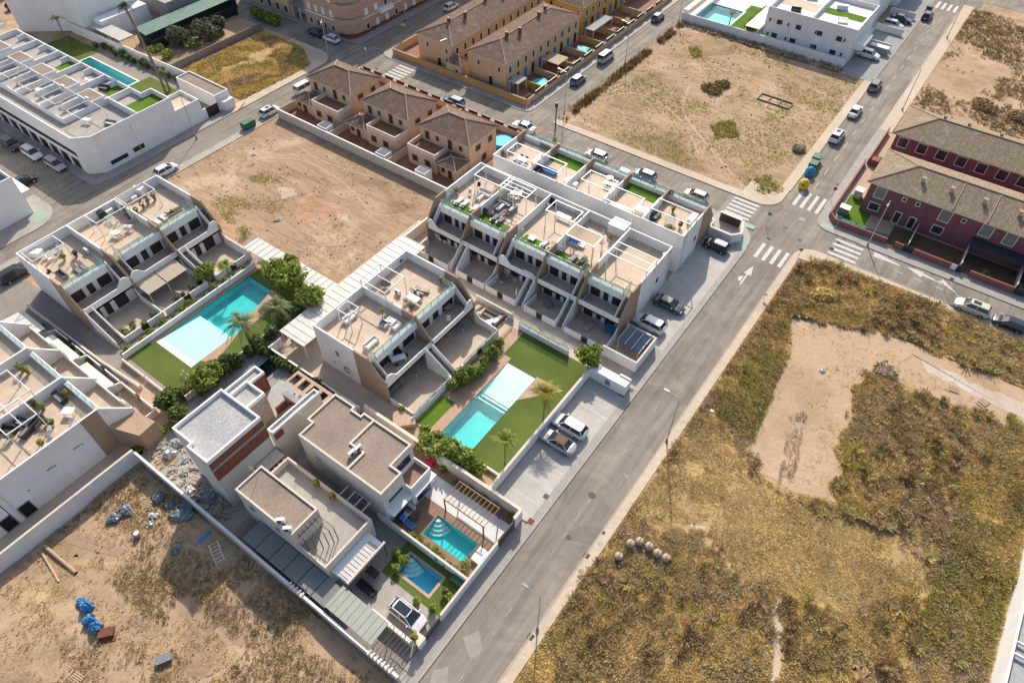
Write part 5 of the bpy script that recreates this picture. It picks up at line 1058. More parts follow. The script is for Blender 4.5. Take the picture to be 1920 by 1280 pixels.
t = thing('terraced_houses', 'white house with a dark glazed side at the top edge by the street corner', 'building', (-24, 186, 0)); MB().box(-38, 186, 0, -24, 199, 6).build('wall', 'white_render', t); coping(t, [(-38, 186), (-24, 186), (-24, 199), (-38, 199)], 6, 6.8, .2, 'white_render')
for k in range(4): window(t, xf(-24, 186, 90), 1+k*3.1, 3.2, 2, 2, pane='window_glass')
for y, lab in ((162.5, 'nearest to'), (171, 'second along'), (181, 'furthest along')):
    wall_run('boundary_wall', [(-24.3, y), (-18.8, y)], 1.5, .2, 'white_render', 'low white wall between two driveways, %s the far car park' % lab)
t = thing('meter_wall', 'grey block of cupboards standing in the far white driveway', 'wall', (-21, 160, 0)); MB().box(-22.5, 159.7, 0, -18.9, 161, 1.5).build('wall_body', 'concrete', t); MB().box(-22.6, 159.6, 1.501, -18.8, 161.1, 1.56).build('cap', 'white_render', t)
# ---- burgundy terraces
def burg(label, x0, y0, x1, y1, front_wins, wz=3.6):
    t = thing('terraced_houses', label, 'building', (x0, y0, 0)); MB().box(x0+.5, y0+.5, 0, x1, y1-.3, 5.7).build('wall', 'burgundy_render', t); hip(t, x0, y0, x1, y1, 5.75, 7.7, 'tile_tan', .1)
    T = xf(x0+.5, y0+.5, 0)
    for (u, z, w_, h_) in front_wins: window(t, T, u, z, w_, h_, pane='window_glass' if h_ < 2.2 or z < 1 else 'grey_fabric', frame='cream_render', fw=.14)
    return t
t = burg('burgundy terrace with a pale tiled roof facing the east street, nearest the crossroads', -7.4, 104.4, 60, 115.2, [(1.0, 3.2, 1.7, 2.2), (1.0, .9, 1.7, 1.5), (5.0, 4.2, .7, .8), (7.0, 4.2, .7, .8), (10.6, 3.2, 1.7, 2.2), (10.6, .9, 1.7, 1.5), (13.6, 4.2, .7, .8), (16.4, 3.2, 1.7, 2.2), (19.6, 3.2, 1.7, 2.2), (22.8, 4.2, .7, .8), (25, 3.2, 1.7, 2.2), (5.0, .1, 1.1, 2.2), (7.2, .1, 1.1, 2.2)])
MB().box(9.3, 102.3, 2.6, 30, 104.88, 2.75).build('canopy', 'dark_fabric', t); tag(MB().box(-1., 99.3, .02, 40, 104.4, .125).build('shade_toned_floor', 'soil_and_shade'), kind='structure')  # floor darkened: garden shade and dark clutter put into its colour
for x in (4.9, 9.8, 14.7): MB().tube((x, 104.5, 5.9), (x, 109.8, 7.7), .1, 5).build('verge_tiles', 'roof_cap', t)
for x in (-.5, 3.6, 8.2, 13.): chimney(t, x, 107.4, 6.9, .6, .45, 'galvanised')
t = burg('burgundy terrace with a pale tiled roof behind, beside the bare sandy plot', -8.2, 120.6, 60, 131, [(.6+k*3.1, 3.4, 1.7, 1.9) for k in range(12)]+[(.9+k*3.1, .8, 1.2, 1.2) for k in range(6)])
for x in (-2.3, 1.5, 6.5, 12): chimney(t, x, 127.5, 7.1, .5, .45, 'galvanised')
t = thing('boundary_wall', 'burgundy street wall broken by gates below the first burgundy terrace', 'wall', (-9, 99, 0))
for a, c in ((-9.0, -.9), (.2, 1.5), (3.0, 9.2), (11.0, 17), (18.5, 27), (28.4, 60)): MB().box(a, 98.9, 0, c, 99.15, 1.15).build('wall_body', 'burgundy_wall', t)
MB().prism([(-9.0, 98.9), (-9.0, 99.15), (-10.0, 100.3), (-10.25, 100.3)], 0, 1.15).build('wall_body', 'burgundy_wall', t); MB().box(-10.25, 100.3, 0, -10.0, 118, 1.1).build('wall_body', 'burgundy_wall', t)
for a, c in ((1.55, 2.95), (9.3, 10.0), (17.1, 18.4)): MB().box(a, 98.98, 0, c, 99.05, 1.3).build('gate', 'dark_metal', t)
for a in (8.4, 18.5): MB().box(a, 98.85, .3, a+.75, 98.89, 1.2).build('meter_cupboard', 'white_plastic', t)
MB().box(-9.4, 118.2, 0, -8.2, 119.6, 1.3).build('wall_body', 'burgundy_wall', t)
wall_run('boundary_wall', [(-9.8, 118.4), (-9.8, 130.5)], 1.2, .2, 'burgundy_wall', 'burgundy wall along the upper street beside the second burgundy terrace')
t = thing('privacy_screen', 'dark teal green cover lying along the burgundy street wall', 'screen', (-6, 99.6, 0)); MB().vprism([(99.25, 1.15), (100.4, .7), (100.4, .6), (99.25, 1.0)], -8.4, -1.2).build('cover', 'green_mesh', t)
for x, d in ((1.9, 'first'), (9.4, 'second'), (16.9, 'third')):
    b = MB().box(x, 99.2, 0, x+.12, 104.8, 1.7).build('garden_divider', 'pale_render'); tag(b, 'pale wall between two dark front gardens of the first burgundy terrace, %s from the left' % d, 'wall')
t = thing('garden_hut', 'small white-topped storage box on the bright turf behind the burgundy corner wall', 'box', (-8.6, 103, 0)); MB().box(-9.4, 102, .1, -7.9, 103.2, 1.3).build('body', 'grey_metal', t); MB().box(-9.45, 101.95, 1.3, -7.85, 103.25, 1.38).build('lid', 'white_plastic', t)
t = thing('garden_hut', 'pale grey storage box against the side of the first burgundy terrace', 'box', (-8, 109, 0)); MB().box(-8.8, 107.6, .1, -7.6, 109, 1.5).build('body', 'pale_render', t); MB().box(-8.85, 107.55, 1.5, -7.55, 109.05, 1.56).build('lid', 'white_plastic', t)
# ---- roof edge of a tall building at the lower right corner
t = thing('office_block', 'white wall and grey roof of a low building cut by the lower right corner', 'building', (26, 40, 0))
P = [(25.85, 66), (25.95, 30), (50, 30), (50, 66)]
MB().prism(P, 0, 2.3).build('wall', 'white_render', t); MB().prism([(26.2, 65.6), (26.3, 30.4), (49, 30.4), (49, 65.6)], 2.3, 2.33).build('roof', 'membrane_grey', t); coping(t, P, 2.3, 2.85, .25, 'white_render')
for y in (45.2, 43.9): MB().tube((26.2, y, 2.7), (38, y+.3, 2.7), .16, 6).build('roof_pipe', 'white_metal', t)

x, y = G(942, 266, .6); t = thing('round_pool', 'bright blue above-ground pool beside the easternmost peach house', 'pool', (x, y, 0)); MB().lathe(x, y, [(1.9, .1), (1.9, .95), (1.8, .95), (1.8, .8)], 20).build('rim', 'blue_fabric', t); MB().lathe(x, y, [(1.79, .6), (1.79, .86)], 20).build('water', 'pool_blue', t)
x, y = G(905, 150, .1); t = thing('covered_pool', 'small dark blue covered pool behind the ochre street wall', 'pool', (x, y, 0)); MB().box(x-3, y+1.2, .1, x+2, y+3, .35).build('rim', 'white_slab', t); MB().box(x-2.8, y+1.4, .35, x+1.8, y+2.8, .38).build('cover', 'navy_panel', t)
# ================================================================ numpy mesh helper, plants
rng = np.random.default_rng(11)
def npmesh(name, V, F, mats, parent=None, smooth=False):
    me = bpy.data.meshes.new(name); V = np.asarray(V, np.float32).reshape(-1, 3); F = np.asarray(F, np.int32); k = F.shape[1]
    me.vertices.add(len(V)); me.vertices.foreach_set('co', V.ravel()); me.loops.add(F.size); me.loops.foreach_set('vertex_index', F.ravel())
    me.polygons.add(len(F)); me.polygons.foreach_set('loop_start', np.arange(len(F), dtype=np.int32)*k)
    if smooth: me.polygons.foreach_set('use_smooth', np.ones(len(F), bool))
    me.update(calc_edges=True); me.validate(); me.materials.append(M[mats])
    o = bpy.data.objects.new(name, me); C.objects.link(o)
    if parent is not None: o.parent = parent
    return o
def leafquads(lobes, n, size, flat=.5):
    """n leaf clumps spread through ellipsoid lobes (cx,cy,cz,rx,ry,rz)"""
    L = np.array(lobes, float); w = L[:, 3]*L[:, 4]*L[:, 5]; idx = rng.choice(len(L), n, p=w/w.sum()); Q = L[idx]
    d = rng.normal(size=(n, 3)); d /= np.linalg.norm(d, axis=1)[:, None]; r = rng.uniform(.45, 1.04, n)**.6
    P = Q[:, :3]+d*r[:, None]*Q[:, 3:]
    N = d+rng.normal(size=(n, 3))*.7; N[:, 2] += flat; N /= np.linalg.norm(N, axis=1)[:, None]
    A = np.cross(N, rng.normal(size=(n, 3))); A /= np.linalg.norm(A, axis=1)[:, None]; B = np.cross(N, A); s = (size*rng.uniform(.6, 1.4, n))[:, None]
    V = np.stack([P-A*s, P-B*s*.55, P+A*s, P+B*s*.55], 1); F = np.arange(4*n).reshape(n, 4)
    return V.reshape(-1, 3), F
def trunk(par, h, r, lean=(0, 0), m='bark', branches=(), name='trunk'):
    b = MB(); k = 5
    for i in range(k):
        f, g = i/k, (i+1)/k; b.tube((lean[0]*f*f, lean[1]*f*f, h*f), (lean[0]*g*g, lean[1]*g*g, h*g), r*(1-.35*f), 8, r*(1-.35*g))
    for (x, y, z) in branches: b.tube((lean[0]*.5, lean[1]*.5, h*.65), (x, y, z), r*.5, 5, r*.2)
    return b.build(name, m, par)
def tree(x, y, h, r, label, z=0, mat_='leaf_green', n=1500, group=None, nl=7, name='tree', th=None, cat='tree', size=.2, squash=.75):
    t = thing(name, label, cat, (x, y, z), group, world=False); th = th if th is not None else h-r*1.1
    lobes = [(0, 0, h-r*.8, r*.75, r*.75, r*squash*.8)]
    for i in range(nl):
        a = 2*PI*i/nl+rnd.uniform(-.3, .3); q = r*rnd.uniform(.45, .7); s = r*rnd.uniform(.3, .5); lobes.append((q*math.cos(a), q*math.sin(a), h-r*squash*rnd.uniform(.5, 1.25), s, s, s*.85))
    for i in range(3):
        a = rnd.uniform(0, 2*PI); s = r*.35; lobes.append((r*.4*math.cos(a), r*.4*math.sin(a), h-s*.7, s, s, s*.8))
    trunk(t, max(.3, th), .05+.035*r, (0, 0), branches=[(l[0]*.8, l[1]*.8, l[2]) for l in lobes[1:5]])
    V, F = leafquads(lobes, n, size); V[:, 2] = np.maximum(V[:, 2], .05); npmesh('crown', V, F, mat_, t); return t
def shrub(x, y, h, r, label, z=0, mat_='leaf_green', n=260, group=None, name='shrub', size=.13):
    t = thing(name, label, 'shrub', (x, y, z), group, world=False)
    lobes = [(rnd.uniform(-.4, .4)*r, rnd.uniform(-.4, .4)*r, h*rnd.uniform(.4, .6), r*rnd.uniform(.5, .8), r*rnd.uniform(.5, .8), h*.45) for _ in range(4)]
    MB().tube((0, 0, 0), (0, 0, h*.5), .04, 5).tube((0, 0, .1), (r*.4, 0, h*.6), .025, 4).tube((0, 0, .1), (-r*.3, r*.3, h*.6), .025, 4).build('stem', 'bark', t)
    V, F = leafquads(lobes, n, size); V[:, 2] = np.maximum(V[:, 2], .02); npmesh('foliage', V, F, mat_, t); return t
def fronds(n, L, up, droop, wid, nl=16, gap=.5):
    V = []; F = []
    for i in range(n):
        a = 2*PI*i/n*1.0+rnd.uniform(-.2, .2); e = up*rnd.uniform(.35, 1.15); l = L*rnd.uniform(.8, 1.1); ca, sa = math.cos(a), math.sin(a); P = []
        for k in range(nl+1):
            s = k/nl; rr = l*s*math.cos(e)*(1-.12*s); zz = l*(math.sin(e)*s-droop*s*s); P.append((rr*ca, rr*sa, zz))
        for k in range(nl):
            p, q = P[k], P[k+1]; s = (k+.5)/nl; w = wid*math.sin(PI*min(1, .12+.88*s))**.6*(1.05-s*.75)
            px, py = -sa, ca
            for sd in (-1, 1):
                b0 = len(V); m = tuple(p[j]+(q[j]-p[j])*gap for j in range(3)); f = .5*(k/nl)+.25
                tip = (p[0]+sd*px*w+ca*w*.6*f, p[1]+sd*py*w+sa*w*.6*f, p[2]-w*.35); tip2 = (m[0]+sd*px*w*.95+ca*w*.7*f, m[1]+sd*py*w*.95+sa*w*.7*f, m[2]-w*.38)
                V += [p, m, tip2, tip]; F.append((b0, b0+1, b0+2, b0+3) if sd > 0 else (b0+3, b0+2, b0+1, b0))
    return V, F
def palm(x, y, h, L, label, n=22, mat_='leaf_palm', lean=(0, 0), r=.2, droop=.75, up=1.0, z=0, group=None, wid=.42, name='palm_tree', nl=16):
    t = thing(name, label, 'palm', (x, y, z), group, world=False); trunk(t, h, r, lean, 'palm_bark')
    V, F = fronds(n, L, up, droop, wid, nl); V = np.array(V)+np.array([lean[0], lean[1], h]); npmesh('crown', V, F, mat_, t); return t
def gp(px, py, z=0): x, y = G(px, py, z); return (x, y)
# date palms of the large pool
x, y = gp(473, 650, .1); palm(x, y, 4.6, 4.1, 'date palm with long drooping fronds leaning over the beach end of the large pool', 34, lean=(-.3, .1), r=.26, wid=.42, group='date palms by the large pool')
x, y = gp(528, 612, .1); palm(x, y, 3.6, 3.8, 'shorter date palm with a thick trunk near the white carport roof', 34, lean=(-.1, .2), r=.32, wid=.42, group='date palms by the large pool')
x, y = gp(1019, 783, .1); palm(x, y, 5.2, 3.0, 'yellowing slender palm beside the parking wall', 19, 'leaf_yellow', r=.1, wid=.5, droop=.6, group='slender palms on the pool lawn')
x, y = gp(947, 868, .1); palm(x, y, 4.8, 2.7, 'green slender palm at the deep end of the sparkling pool', 18, 'leaf_green', r=.1, wid=.45, droop=.6, group='slender palms on the pool lawn')
x, y = gp(312, 176, .1); palm(x, y, 15.2, 2.6, 'very tall fan palm leaning left behind the white terrace', 34, 'leaf_olive', lean=(-4.5, 1.0), r=.3, wid=.55, droop=.8, up=1.3)
x, y = gp(308, 170, .1); palm(x+1, y+.6, 4, 2.6, 'short palm with stiff upright fronds at the foot of the very tall palm', 16, 'leaf_palm', r=.25, wid=.3, up=1.3)
x, y = gp(128, 82, .1); palm(x, y, 5.4, 2.6, 'feathery palm in front of the tall white wall at the top left', 18, 'leaf_dark', r=.16, wid=.4)
x, y = gp(1365, 55, .1); palm(x, y, 3.6, 2., 'palm by the far pool behind the long white wall', 14, 'leaf_palm', r=.15)
x, y = gp(435, 530, .1); palm(x, y, 3.6, 2.1, 'bright green palm between the pool hedge and the patios of the three flats', 20, 'leaf_green', r=.12, wid=.5)
x, y = gp(747, 104, .1); palm(-104, 103.5, 4, 1.6, 'small palm on the street corner beside the buff wall', 12, 'leaf_dark', r=.1)
# trees
tx = [(530, 515, 5.0, 2.3, 'left-hand tree of the big clump by the white carport roofs'), (556, 530, 5.8, 2.6, 'tallest tree in the middle of the clump by the white carport roofs'), (590, 560, 5., 2.2, 'right-hand tree of the big clump by the white carport roofs'), (548, 500, 4.6, 2.0, 'rear tree of the big clump, next to the dirt plot')]
for px, py, h, r, l in tx: x, y = gp(px, py+28, .1); tree(x, y, h, r, 'broad green tree, '+l, n=1150, group='broad trees by the white carports', size=.26)
x, y = gp(390, 525, .1); tree(x, y, 2.9, 1.7, 'round flowering bush-like tree on the patio of the third left flat', n=1100)
x, y = gp(1102, 690, .1); tree(x, y, 4.0, 1.8, 'round dark green tree over the corner of the pool lawn', n=1500, size=.22)
for px, py, h, r, l in ((390, 735, 3.8, 1.7, 'tallest tree at the near corner of the tennis-green lawn'), (410, 715, 3.2, 1.4, 'tree beside the tallest one at the lawn corner'), (318, 765, 2.9, 1.6, 'dark tree standing alone at the edge of the sandy path'), (340, 785, 2.2, 1.2, 'lower tree below the dark one by the sandy path')):
    x, y = gp(px, py, .1); tree(x, y, h, r, l, n=1000, mat_='leaf_green' if h > 3 else 'leaf_dark', size=.24)
for px, py, h, r, l in ((338, 85, 4, 2.9, 'grey-green olive tree on the left of the vegetable garden'), (388, 75, 4.2, 3.1, 'larger grey-green olive tree on the right of the vegetable garden'), (412, 58, 3, 2, 'small grey tree behind the olives')):
    x, y = gp(px, py, .1); tree(x, y, h, r, l, n=1500, mat_='leaf_olive', size=.26)
for px, py, l in ((295, 97, 'left'), (318, 108, 'right'), (366, 86, 'middle')):
    x, y = gp(px, py, .1); shrub(x, y, 1.6, 1.7, 'bright green low bush in the vegetable garden, '+l, n=500, mat_='leaf_green', size=.2)
t = thing('hedge', 'thick clipped hedge at the back of the vegetable garden', 'hedge', (-137, 92, 0)); V, F = leafquads([(-139.5+.9*k, 93.3-.35*k*0, 1.3, .9, 1.1, 1.2) for k in range(9)], 2600, .25); npmesh('foliage', V-np.array([-137, 92, 0]), F, 'leaf_green', t); MB().box(-139.8, 93.1, 0, -131.8, 93.4, 1.2).build('stem', 'bark', t)
# shrub rows
ORD = 'first second third fourth fifth sixth seventh eighth ninth tenth eleventh twelfth thirteenth fourteenth fifteenth'.split()
def row(p, q, n, h, r, label, m='leaf_green', g=None, n_=240, jit=.25, z=.1, name='shrub', size=.14):
    protos = [shrub(0, 0, h*rnd.uniform(.85, 1.15), r, label, z, m, n_, g, name, size) for _ in range(min(3, n))]
    for i in range(n):
        f = i/max(1, n-1); x = p[0]+(q[0]-p[0])*f+rnd.uniform(-jit, jit); y = p[1]+(q[1]-p[1])*f+rnd.uniform(-jit, jit); s = rnd.uniform(.75, 1.2)
        if i < len(protos): o = protos[i]; o.location = (x, y, z); o.rotation_euler = (0, 0, rnd.uniform(0, 6)); o.scale = (s, s, s)
            
        else: o = copy_thing(protos[i % len(protos)], (x, y, z), rnd.uniform(0, 6), scale=s)
        o['label'] = '%s, %s from the left' % (label, ORD[i]) if n > 2 else label
row(gp(795, 838, .1), gp(895, 888, .1), 9, 2.7, 1.25, 'dense bush at the deep end of the sparkling pool', g='bushes at the deep end of the sparkling pool', n_=750, size=.2)
row(gp(800, 815, .1), gp(845, 850, .1), 3, 2.4, 1.1, 'lower bush on the paving at the deep end', g='second line of bushes at the deep end', n_=600, size=.2)
row(gp(855, 728, .1), gp(893, 702, .1), 4, 2.5, 1.0, 'tall bush between tan patio and sparkling pool', g='bushes beside the sparkling pool', n_=600, size=.2)
row(gp(912, 690, .1), gp(930, 650, .1), 3, 2.3, 1.0, 'light green bush near the beach end of the sparkling pool', g='bushes near the beach end', n_=500, size=.2)
row((-61.7, 19), (-61.7, 38), 11, 1.8, .9, 'dark shrub in the hedge east of the large pool', 'leaf_dark', 'hedge shrubs east of the large pool', 380, size=.18)
row((-60.8, 28.0), (-44.5, 27.7), 15, 1.6, .85, 'spiky dark plant in the hedge behind the villas', 'leaf_dark', 'hedge plants behind the villas', 320, size=.2)
row((-63.5, 16.0), (-63.0, 24), 6, 2.2, 1.2, 'bush in the thicket behind the unfinished villa', 'leaf_dark', 'thicket behind the unfinished villa', 420, size=.2)
row((-60.6, 15), (-60.9, 9.6), 5, 1.0, .8, 'green shrub along the kerb of the sandy path', 'leaf_green', 'shrubs along the sandy path', 300)
row((-75.6, 18), (-75.4, 37), 12, .9, .6, 'low plant along the low white wall, large pool', 'leaf_green', 'plants along the low wall of the large pool', 180)
row((-88, 13.4), (-77.5, 13.5), 6, 1.0, .7, 'yellow-green shrub in the planter along the grey passage', 'leaf_green', 'shrubs in the passage planter', 260)
row((-155, 63.8), (-126, 65.3), 15, 1.6, .75, 'small dark shrub along the wall behind the narrow pool', 'leaf_dark', 'shrubs along the white wall behind the narrow pool', 200, size=.2)
row((-27.8, 20.25), (-21.6, 20.3), 7, 1.1, .55, 'leafy plant between the teal pool and dividing wall', 'leaf_green', 'plants between the two villa pools', 140)
row((-30.2, 28.2), (-20.5, 28.1), 6, .9, .5, 'low plant in the bed behind the wooden pergola', 'leaf_green', 'plants behind the wooden pergola', 120)
row((-47.2, 151), (-46.8, 166), 7, 1.8, 1.2, 'hedge bush between far pool and white building', 'leaf_green', 'hedge bushes by the far pool', 300, size=.22)
row((-6, 100), (22, 100.2), 7, 1.2, .8, 'plant in the burgundy terrace front gardens', 'leaf_green', 'plants in the burgundy front gardens', 120)
row((-69.6, 101), (-69.6, 146), 13, 1.2, .8, 'plant in the front gardens along the side street', 'leaf_dark', 'plants in the side street gardens', 160, size=.16)
row((-78.2, 27), (-78.4, 31), 4, 1.0, .5, 'pot plant along the edge of the middle left patio', 'leaf_dark', 'pot plants on the middle left patio', 100)
row((-78.5, 19), (-77.5, 23.2), 4, 1.3, .7, 'dark bush at the corner of the nearest left patio', 'leaf_dark', 'bushes on the nearest left patio', 160)
for px, py, h, r, l in ((760, 1055, 1.3, .7, 'on the corner lawn above the small blue pool'), (742, 1070, 1.2, .6, 'left of the small blue pool'), (745, 1040, 1.3, .6, 'at the top corner of the small blue pool'), (780, 1130, .7, .35, 'near the white car on the corner lawn'), (810, 1145, 1.0, .4, 'at the foot of the corner lawn'), (842, 1125, 1.1, .6, 'round one by the street wall of the corner lawn'), (873, 1065, 1.3, .7, 'by the street wall beside the teal pool'), (782, 925, 1.5, .7, 'against the villa by the white terrace'), (310, 607, 1.2, .7, 'at the near corner of the low white wall'), (355, 575, 1.3, .6, 'in front of the middle left patio'), (460, 440, 1.5, 1.2, 'beside the dirt plot wall near the carport')):
    x, y = gp(px, py, .1); shrub(x, y, h, r, 'green garden plant '+l, .1, n=200)
# ---------------------------------------------------------------- weeds of the empty plots (uncountable)
def inpoly(X, Y, P):
    P = np.array(P); c = np.zeros(len(X), bool); j = len(P)-1
    for i in range(len(P)):
        a = (P[i, 1] > Y) != (P[j, 1] > Y); d = P[j, 1]-P[i, 1]; d = d if abs(d) > 1e-9 else 1e-9
        c ^= a & (X < (P[j, 0]-P[i, 0])*(Y-P[i, 1])/d+P[i, 0]); j = i
    return c
def lump(X, Y): return np.clip((fbm(X, Y, 6.)-.47)*2.6, 0, 1.2)*.55
def weeds(name, poly, dens, thr, m, label, holes=(), r=(.16, .38), h=(.15, .4), K=6, sc=5., raise_=True, wid=.09, base=.0, soft=.12):
    P = np.array(poly); x0, y0 = P.min(0); x1, y1 = P.max(0); n = int((x1-x0)*(y1-y0)*dens); X = rng.uniform(x0, x1, n); Y = rng.uniform(y0, y1, n)
    ok = inpoly(X, Y, poly)
    JX, JY = X+(fbm(X+31, Y, 1.6)-.5)*3.2, Y+(fbm(X, Y+57, 1.6)-.5)*3.2
    for hh in holes: ok &= ~inpoly(JX, JY, hh)
    ok &= (fbm(X, Y, sc)+rng.normal(0, soft*.4, n)) > thr; X = X[ok]; Y = Y[ok]; n = len(X)
    Z = lump(X, Y) if raise_ else np.zeros(n); sc_ = .7+.9*fbm(X+50, Y, 3.)
    rr = rng.uniform(*r, n)*sc_; hh = rng.uniform(*h, n)*sc_; V = np.zeros((n, 1+2*K, 3)); V[:, 0] = np.stack([X, Y, Z+base-.03], 1); a0 = rng.uniform(0, 2*PI, n)
    for k in range(K):
        a = a0+2*PI*k/K+rng.uniform(-.4, .4, n); l = rr*rng.uniform(.35, 1.1, n); z = hh*rng.uniform(.45, 1.15, n); w = wid*rng.uniform(.5, 1.4, n)
        cx = X+np.cos(a)*l; cy = Y+np.sin(a)*l
        V[:, 1+2*k] = np.stack([cx-np.sin(a)*w, cy+np.cos(a)*w, Z+z+base], 1); V[:, 2+2*k] = np.stack([cx+np.sin(a)*w, cy-np.cos(a)*w, Z+z*.9+base], 1)
    b0 = np.arange(n)[:, None]*(1+2*K); F = np.stack([np.stack([b0[:, 0], b0[:, 0]+1+2*k, b0[:, 0]+2+2*k], 1) for k in range(K)], 1).reshape(-1, 3)
    return tag(npmesh(name, V, F, m), label, 'weeds', kind='stuff')
def lumpy(poly, m, step=.45, holes=()):
    P = np.array(poly); x0, y0 = P.min(0); x1, y1 = P.max(0); nx = int((x1-x0)/step)+1; ny = int((y1-y0)/step)+1
    X, Y = np.meshgrid(x0+np.arange(nx)*step, y0+np.arange(ny)*step); Z = lump(X.ravel(), Y.ravel())+.02
    idx = np.arange(nx*ny).reshape(ny, nx); F = np.stack([idx[:-1, :-1], idx[:-1, 1:], idx[1:, 1:], idx[1:, :-1]], -1).reshape(-1, 4)
    cx = (X[:-1, :-1]+step/2).ravel(); cy = (Y[:-1, :-1]+step/2).ravel(); ok = inpoly(cx, cy, poly)
    for h in holes: ok &= ~inpoly(cx, cy, h)
    ok &= Z[F].max(1) > .06; F = F[ok]
    return tag(npmesh('undergrowth', np.stack([X.ravel(), Y.ravel(), Z], 1), F, m, smooth=True), kind='stuff')
TR1 = [(100, 100), (101, 100), (101, 101)]
TR2 = [G(1454, 1115), G(1474, 1115), G(1464, 1280), G(1440, 1280), G(1444, 1200)]
SPOT = [G(1283, 980), G(1325, 980), G(1318, 1003), G(1293, 1003)]
FLD = [(-10.3, 12), (-10.2, 87), (-6, 89.9), (40, 89.9), (40, 67), (25.6, 67), (25.6, 12)]
STR = [G(1180, 955), G(1330, 770), G(1430, 895), G(1500, 950), G(1600, 970), G(1700, 1010), G(1760, 1100), G(1620, 1150), G(1400, 1100), G(1330, 1010), G(1260, 1000)]
lumpy(FLD, 'field_soil', holes=[PAD, TR1, TR2, STR])
weeds('field_weeds', FLD, 46, .3, 'weed_mixed', 'dry olive and brown weeds covering the big field on the right', [PAD, TR1, TR2, SPOT, STR], r=(.12, .26), h=(.08, .22), K=6, wid=.042)
weeds('field_weeds', FLD, 6, .52, 'weed_grey', 'grey-brown dead stalks in the big field', [PAD, TR1, TR2, STR], r=(.25, .5), h=(.2, .45), K=10, wid=.035, sc=9)
weeds('field_weeds', FLD, .5, .5, 'weed_brown', 'bigger brown bushes in the big field', [PAD, TR2, STR], r=(.5, 1.0), h=(.4, .85), K=44, wid=.045, sc=7)
weeds('field_weeds', FLD, .14, .55, 'weed_green', 'bigger olive bushes in the big field', [PAD, TR2, STR], r=(.5, 1.0), h=(.4, .85), K=44, wid=.045, sc=8)
weeds('field_weeds', FLD, 11, .48, 'weed_straw', 'pale straw tufts in the big field', [PAD, TR1, TR2, STR], r=(.2, .45), h=(.2, .4), K=10, wid=.035, sc=6)
weeds('field_weeds', STR, 9, .5, 'weed_mixed', 'taller olive weeds within the straw-coloured grass', [SPOT], r=(.15, .3), h=(.1, .22), wid=.04, sc=4, raise_=False)
weeds('field_weeds', STR, 44, .28, 'weed_straw', 'low straw-coloured grass in the middle of the big field', [TR1, SPOT], r=(.12, .24), h=(.05, .14), raise_=False, wid=.04)
weeds('field_weeds', [(19, 40), (25.6, 40), (25.6, 74), (21, 76), (19, 60)], 16, .5, 'weed_green', 'greener weeds beside the corner building', r=(.2, .4), h=(.2, .4), K=9, wid=.04)
weeds('field_weeds', [G(1350, 730), G(1480, 590), G(1475, 660), G(1440, 760), G(1410, 830), G(1345, 770)], 14, .5, 'weed_green', 'olive brush on the roadside of the sandy pad', r=(.2, .45), h=(.2, .45), K=10, wid=.04)
weeds('pad_weeds', [G(1480, 775), G(1515, 770), G(1480, 930), G(1455, 930)], 14, .4, 'weed_grey', 'line of dead weeds across the sandy pad', r=(.15, .35), h=(.1, .3), raise_=False, wid=.04)
weeds('pad_weeds', PAD, 3, .56, 'weed_straw', 'thin weeds scattered on the sandy pad', raise_=False, h=(.05, .15), wid=.04)
weeds('plot_weeds', [(-132.5, 68), (-132.5, 89.5), (-120, 89.5), (-113, 85), (-113.5, 68)], 26, .3, 'weed_mixed', 'dry yellow grass on the plot beside the west street', r=(.2, .4), h=(.15, .35), K=7, wid=.06, raise_=False)
weeds('plot_weeds', [(-103, 40), (-60.5, 42), (-60.5, 67), (-103, 67)], 3.5, .57, 'weed_straw', 'thin weeds on the middle dirt plot', raise_=False, h=(.03, .1), r=(.12, .28), wid=.045)
weeds('plot_weeds', [(-60.5, 99), (-19, 99), (-19, 146.5), (-60.5, 146.5)], 7, .53, 'weed_green', 'olive weeds spread over the far dirt plot', raise_=False, h=(.03, .12), r=(.15, .35), wid=.06, sc=9)
weeds('plot_weeds', [(-60.5, 99), (-19, 99), (-19, 146.5), (-60.5, 146.5)], 2.6, .52, 'weed_straw', 'thin dry weeds on the far dirt plot', raise_=False, h=(.04, .14), r=(.15, .35), wid=.06)
weeds('plot_weeds', [G(360, 340), G(480, 305), G(560, 350), G(520, 400), G(430, 420)], 20, .47, 'weed_green', 'greenish weeds on the street half of the middle dirt plot', raise_=False, r=(.12, .3), h=(.04, .12), wid=.05)
weeds('plot_weeds', [G(620, 400), G(700, 405), G(690, 430), G(620, 425)], 9, .5, 'weed_green', 'small weed patch beside the red clay of the middle dirt plot', raise_=False, r=(.12, .3), h=(.04, .12), wid=.05)
weeds('plot_weeds', [G(1330, 235), G(1375, 225), G(1385, 255), G(1345, 262)], 10, .35, 'weed_green', 'green weed patch in the far dirt plot', raise_=False, r=(.25, .5))
weeds('plot_weeds', [G(1415, 335), G(1450, 330), G(1470, 360), G(1420, 365)], 8, .4, 'weed_green', 'green weed patch in the near corner of the far dirt plot', raise_=False, r=(.25, .5))
weeds('plot_weeds', [G(1290, 90), G(1310, 88), G(1320, 112), G(1298, 108)], 8, .4, 'weed_green', 'small green weed patch at the far wall', raise_=False, r=(.25, .5))
weeds('plot_weeds', [(-61, 98.7), (-59.2, 98.7), (-59.2, 147), (-61, 147)], 13, .36, 'leaf_dry', 'tall dry weeds along the street edge of the far dirt plot', raise_=False, r=(.2, .45), h=(.2, .7), wid=.07)
weeds('plot_weeds', [(-61, 146.8), (-24, 146.8), (-24, 148.9), (-61, 148.9)], 9, .4, 'weed_grey', 'weeds at the foot of the long far wall', raise_=False, r=(.2, .5), h=(.2, .6))
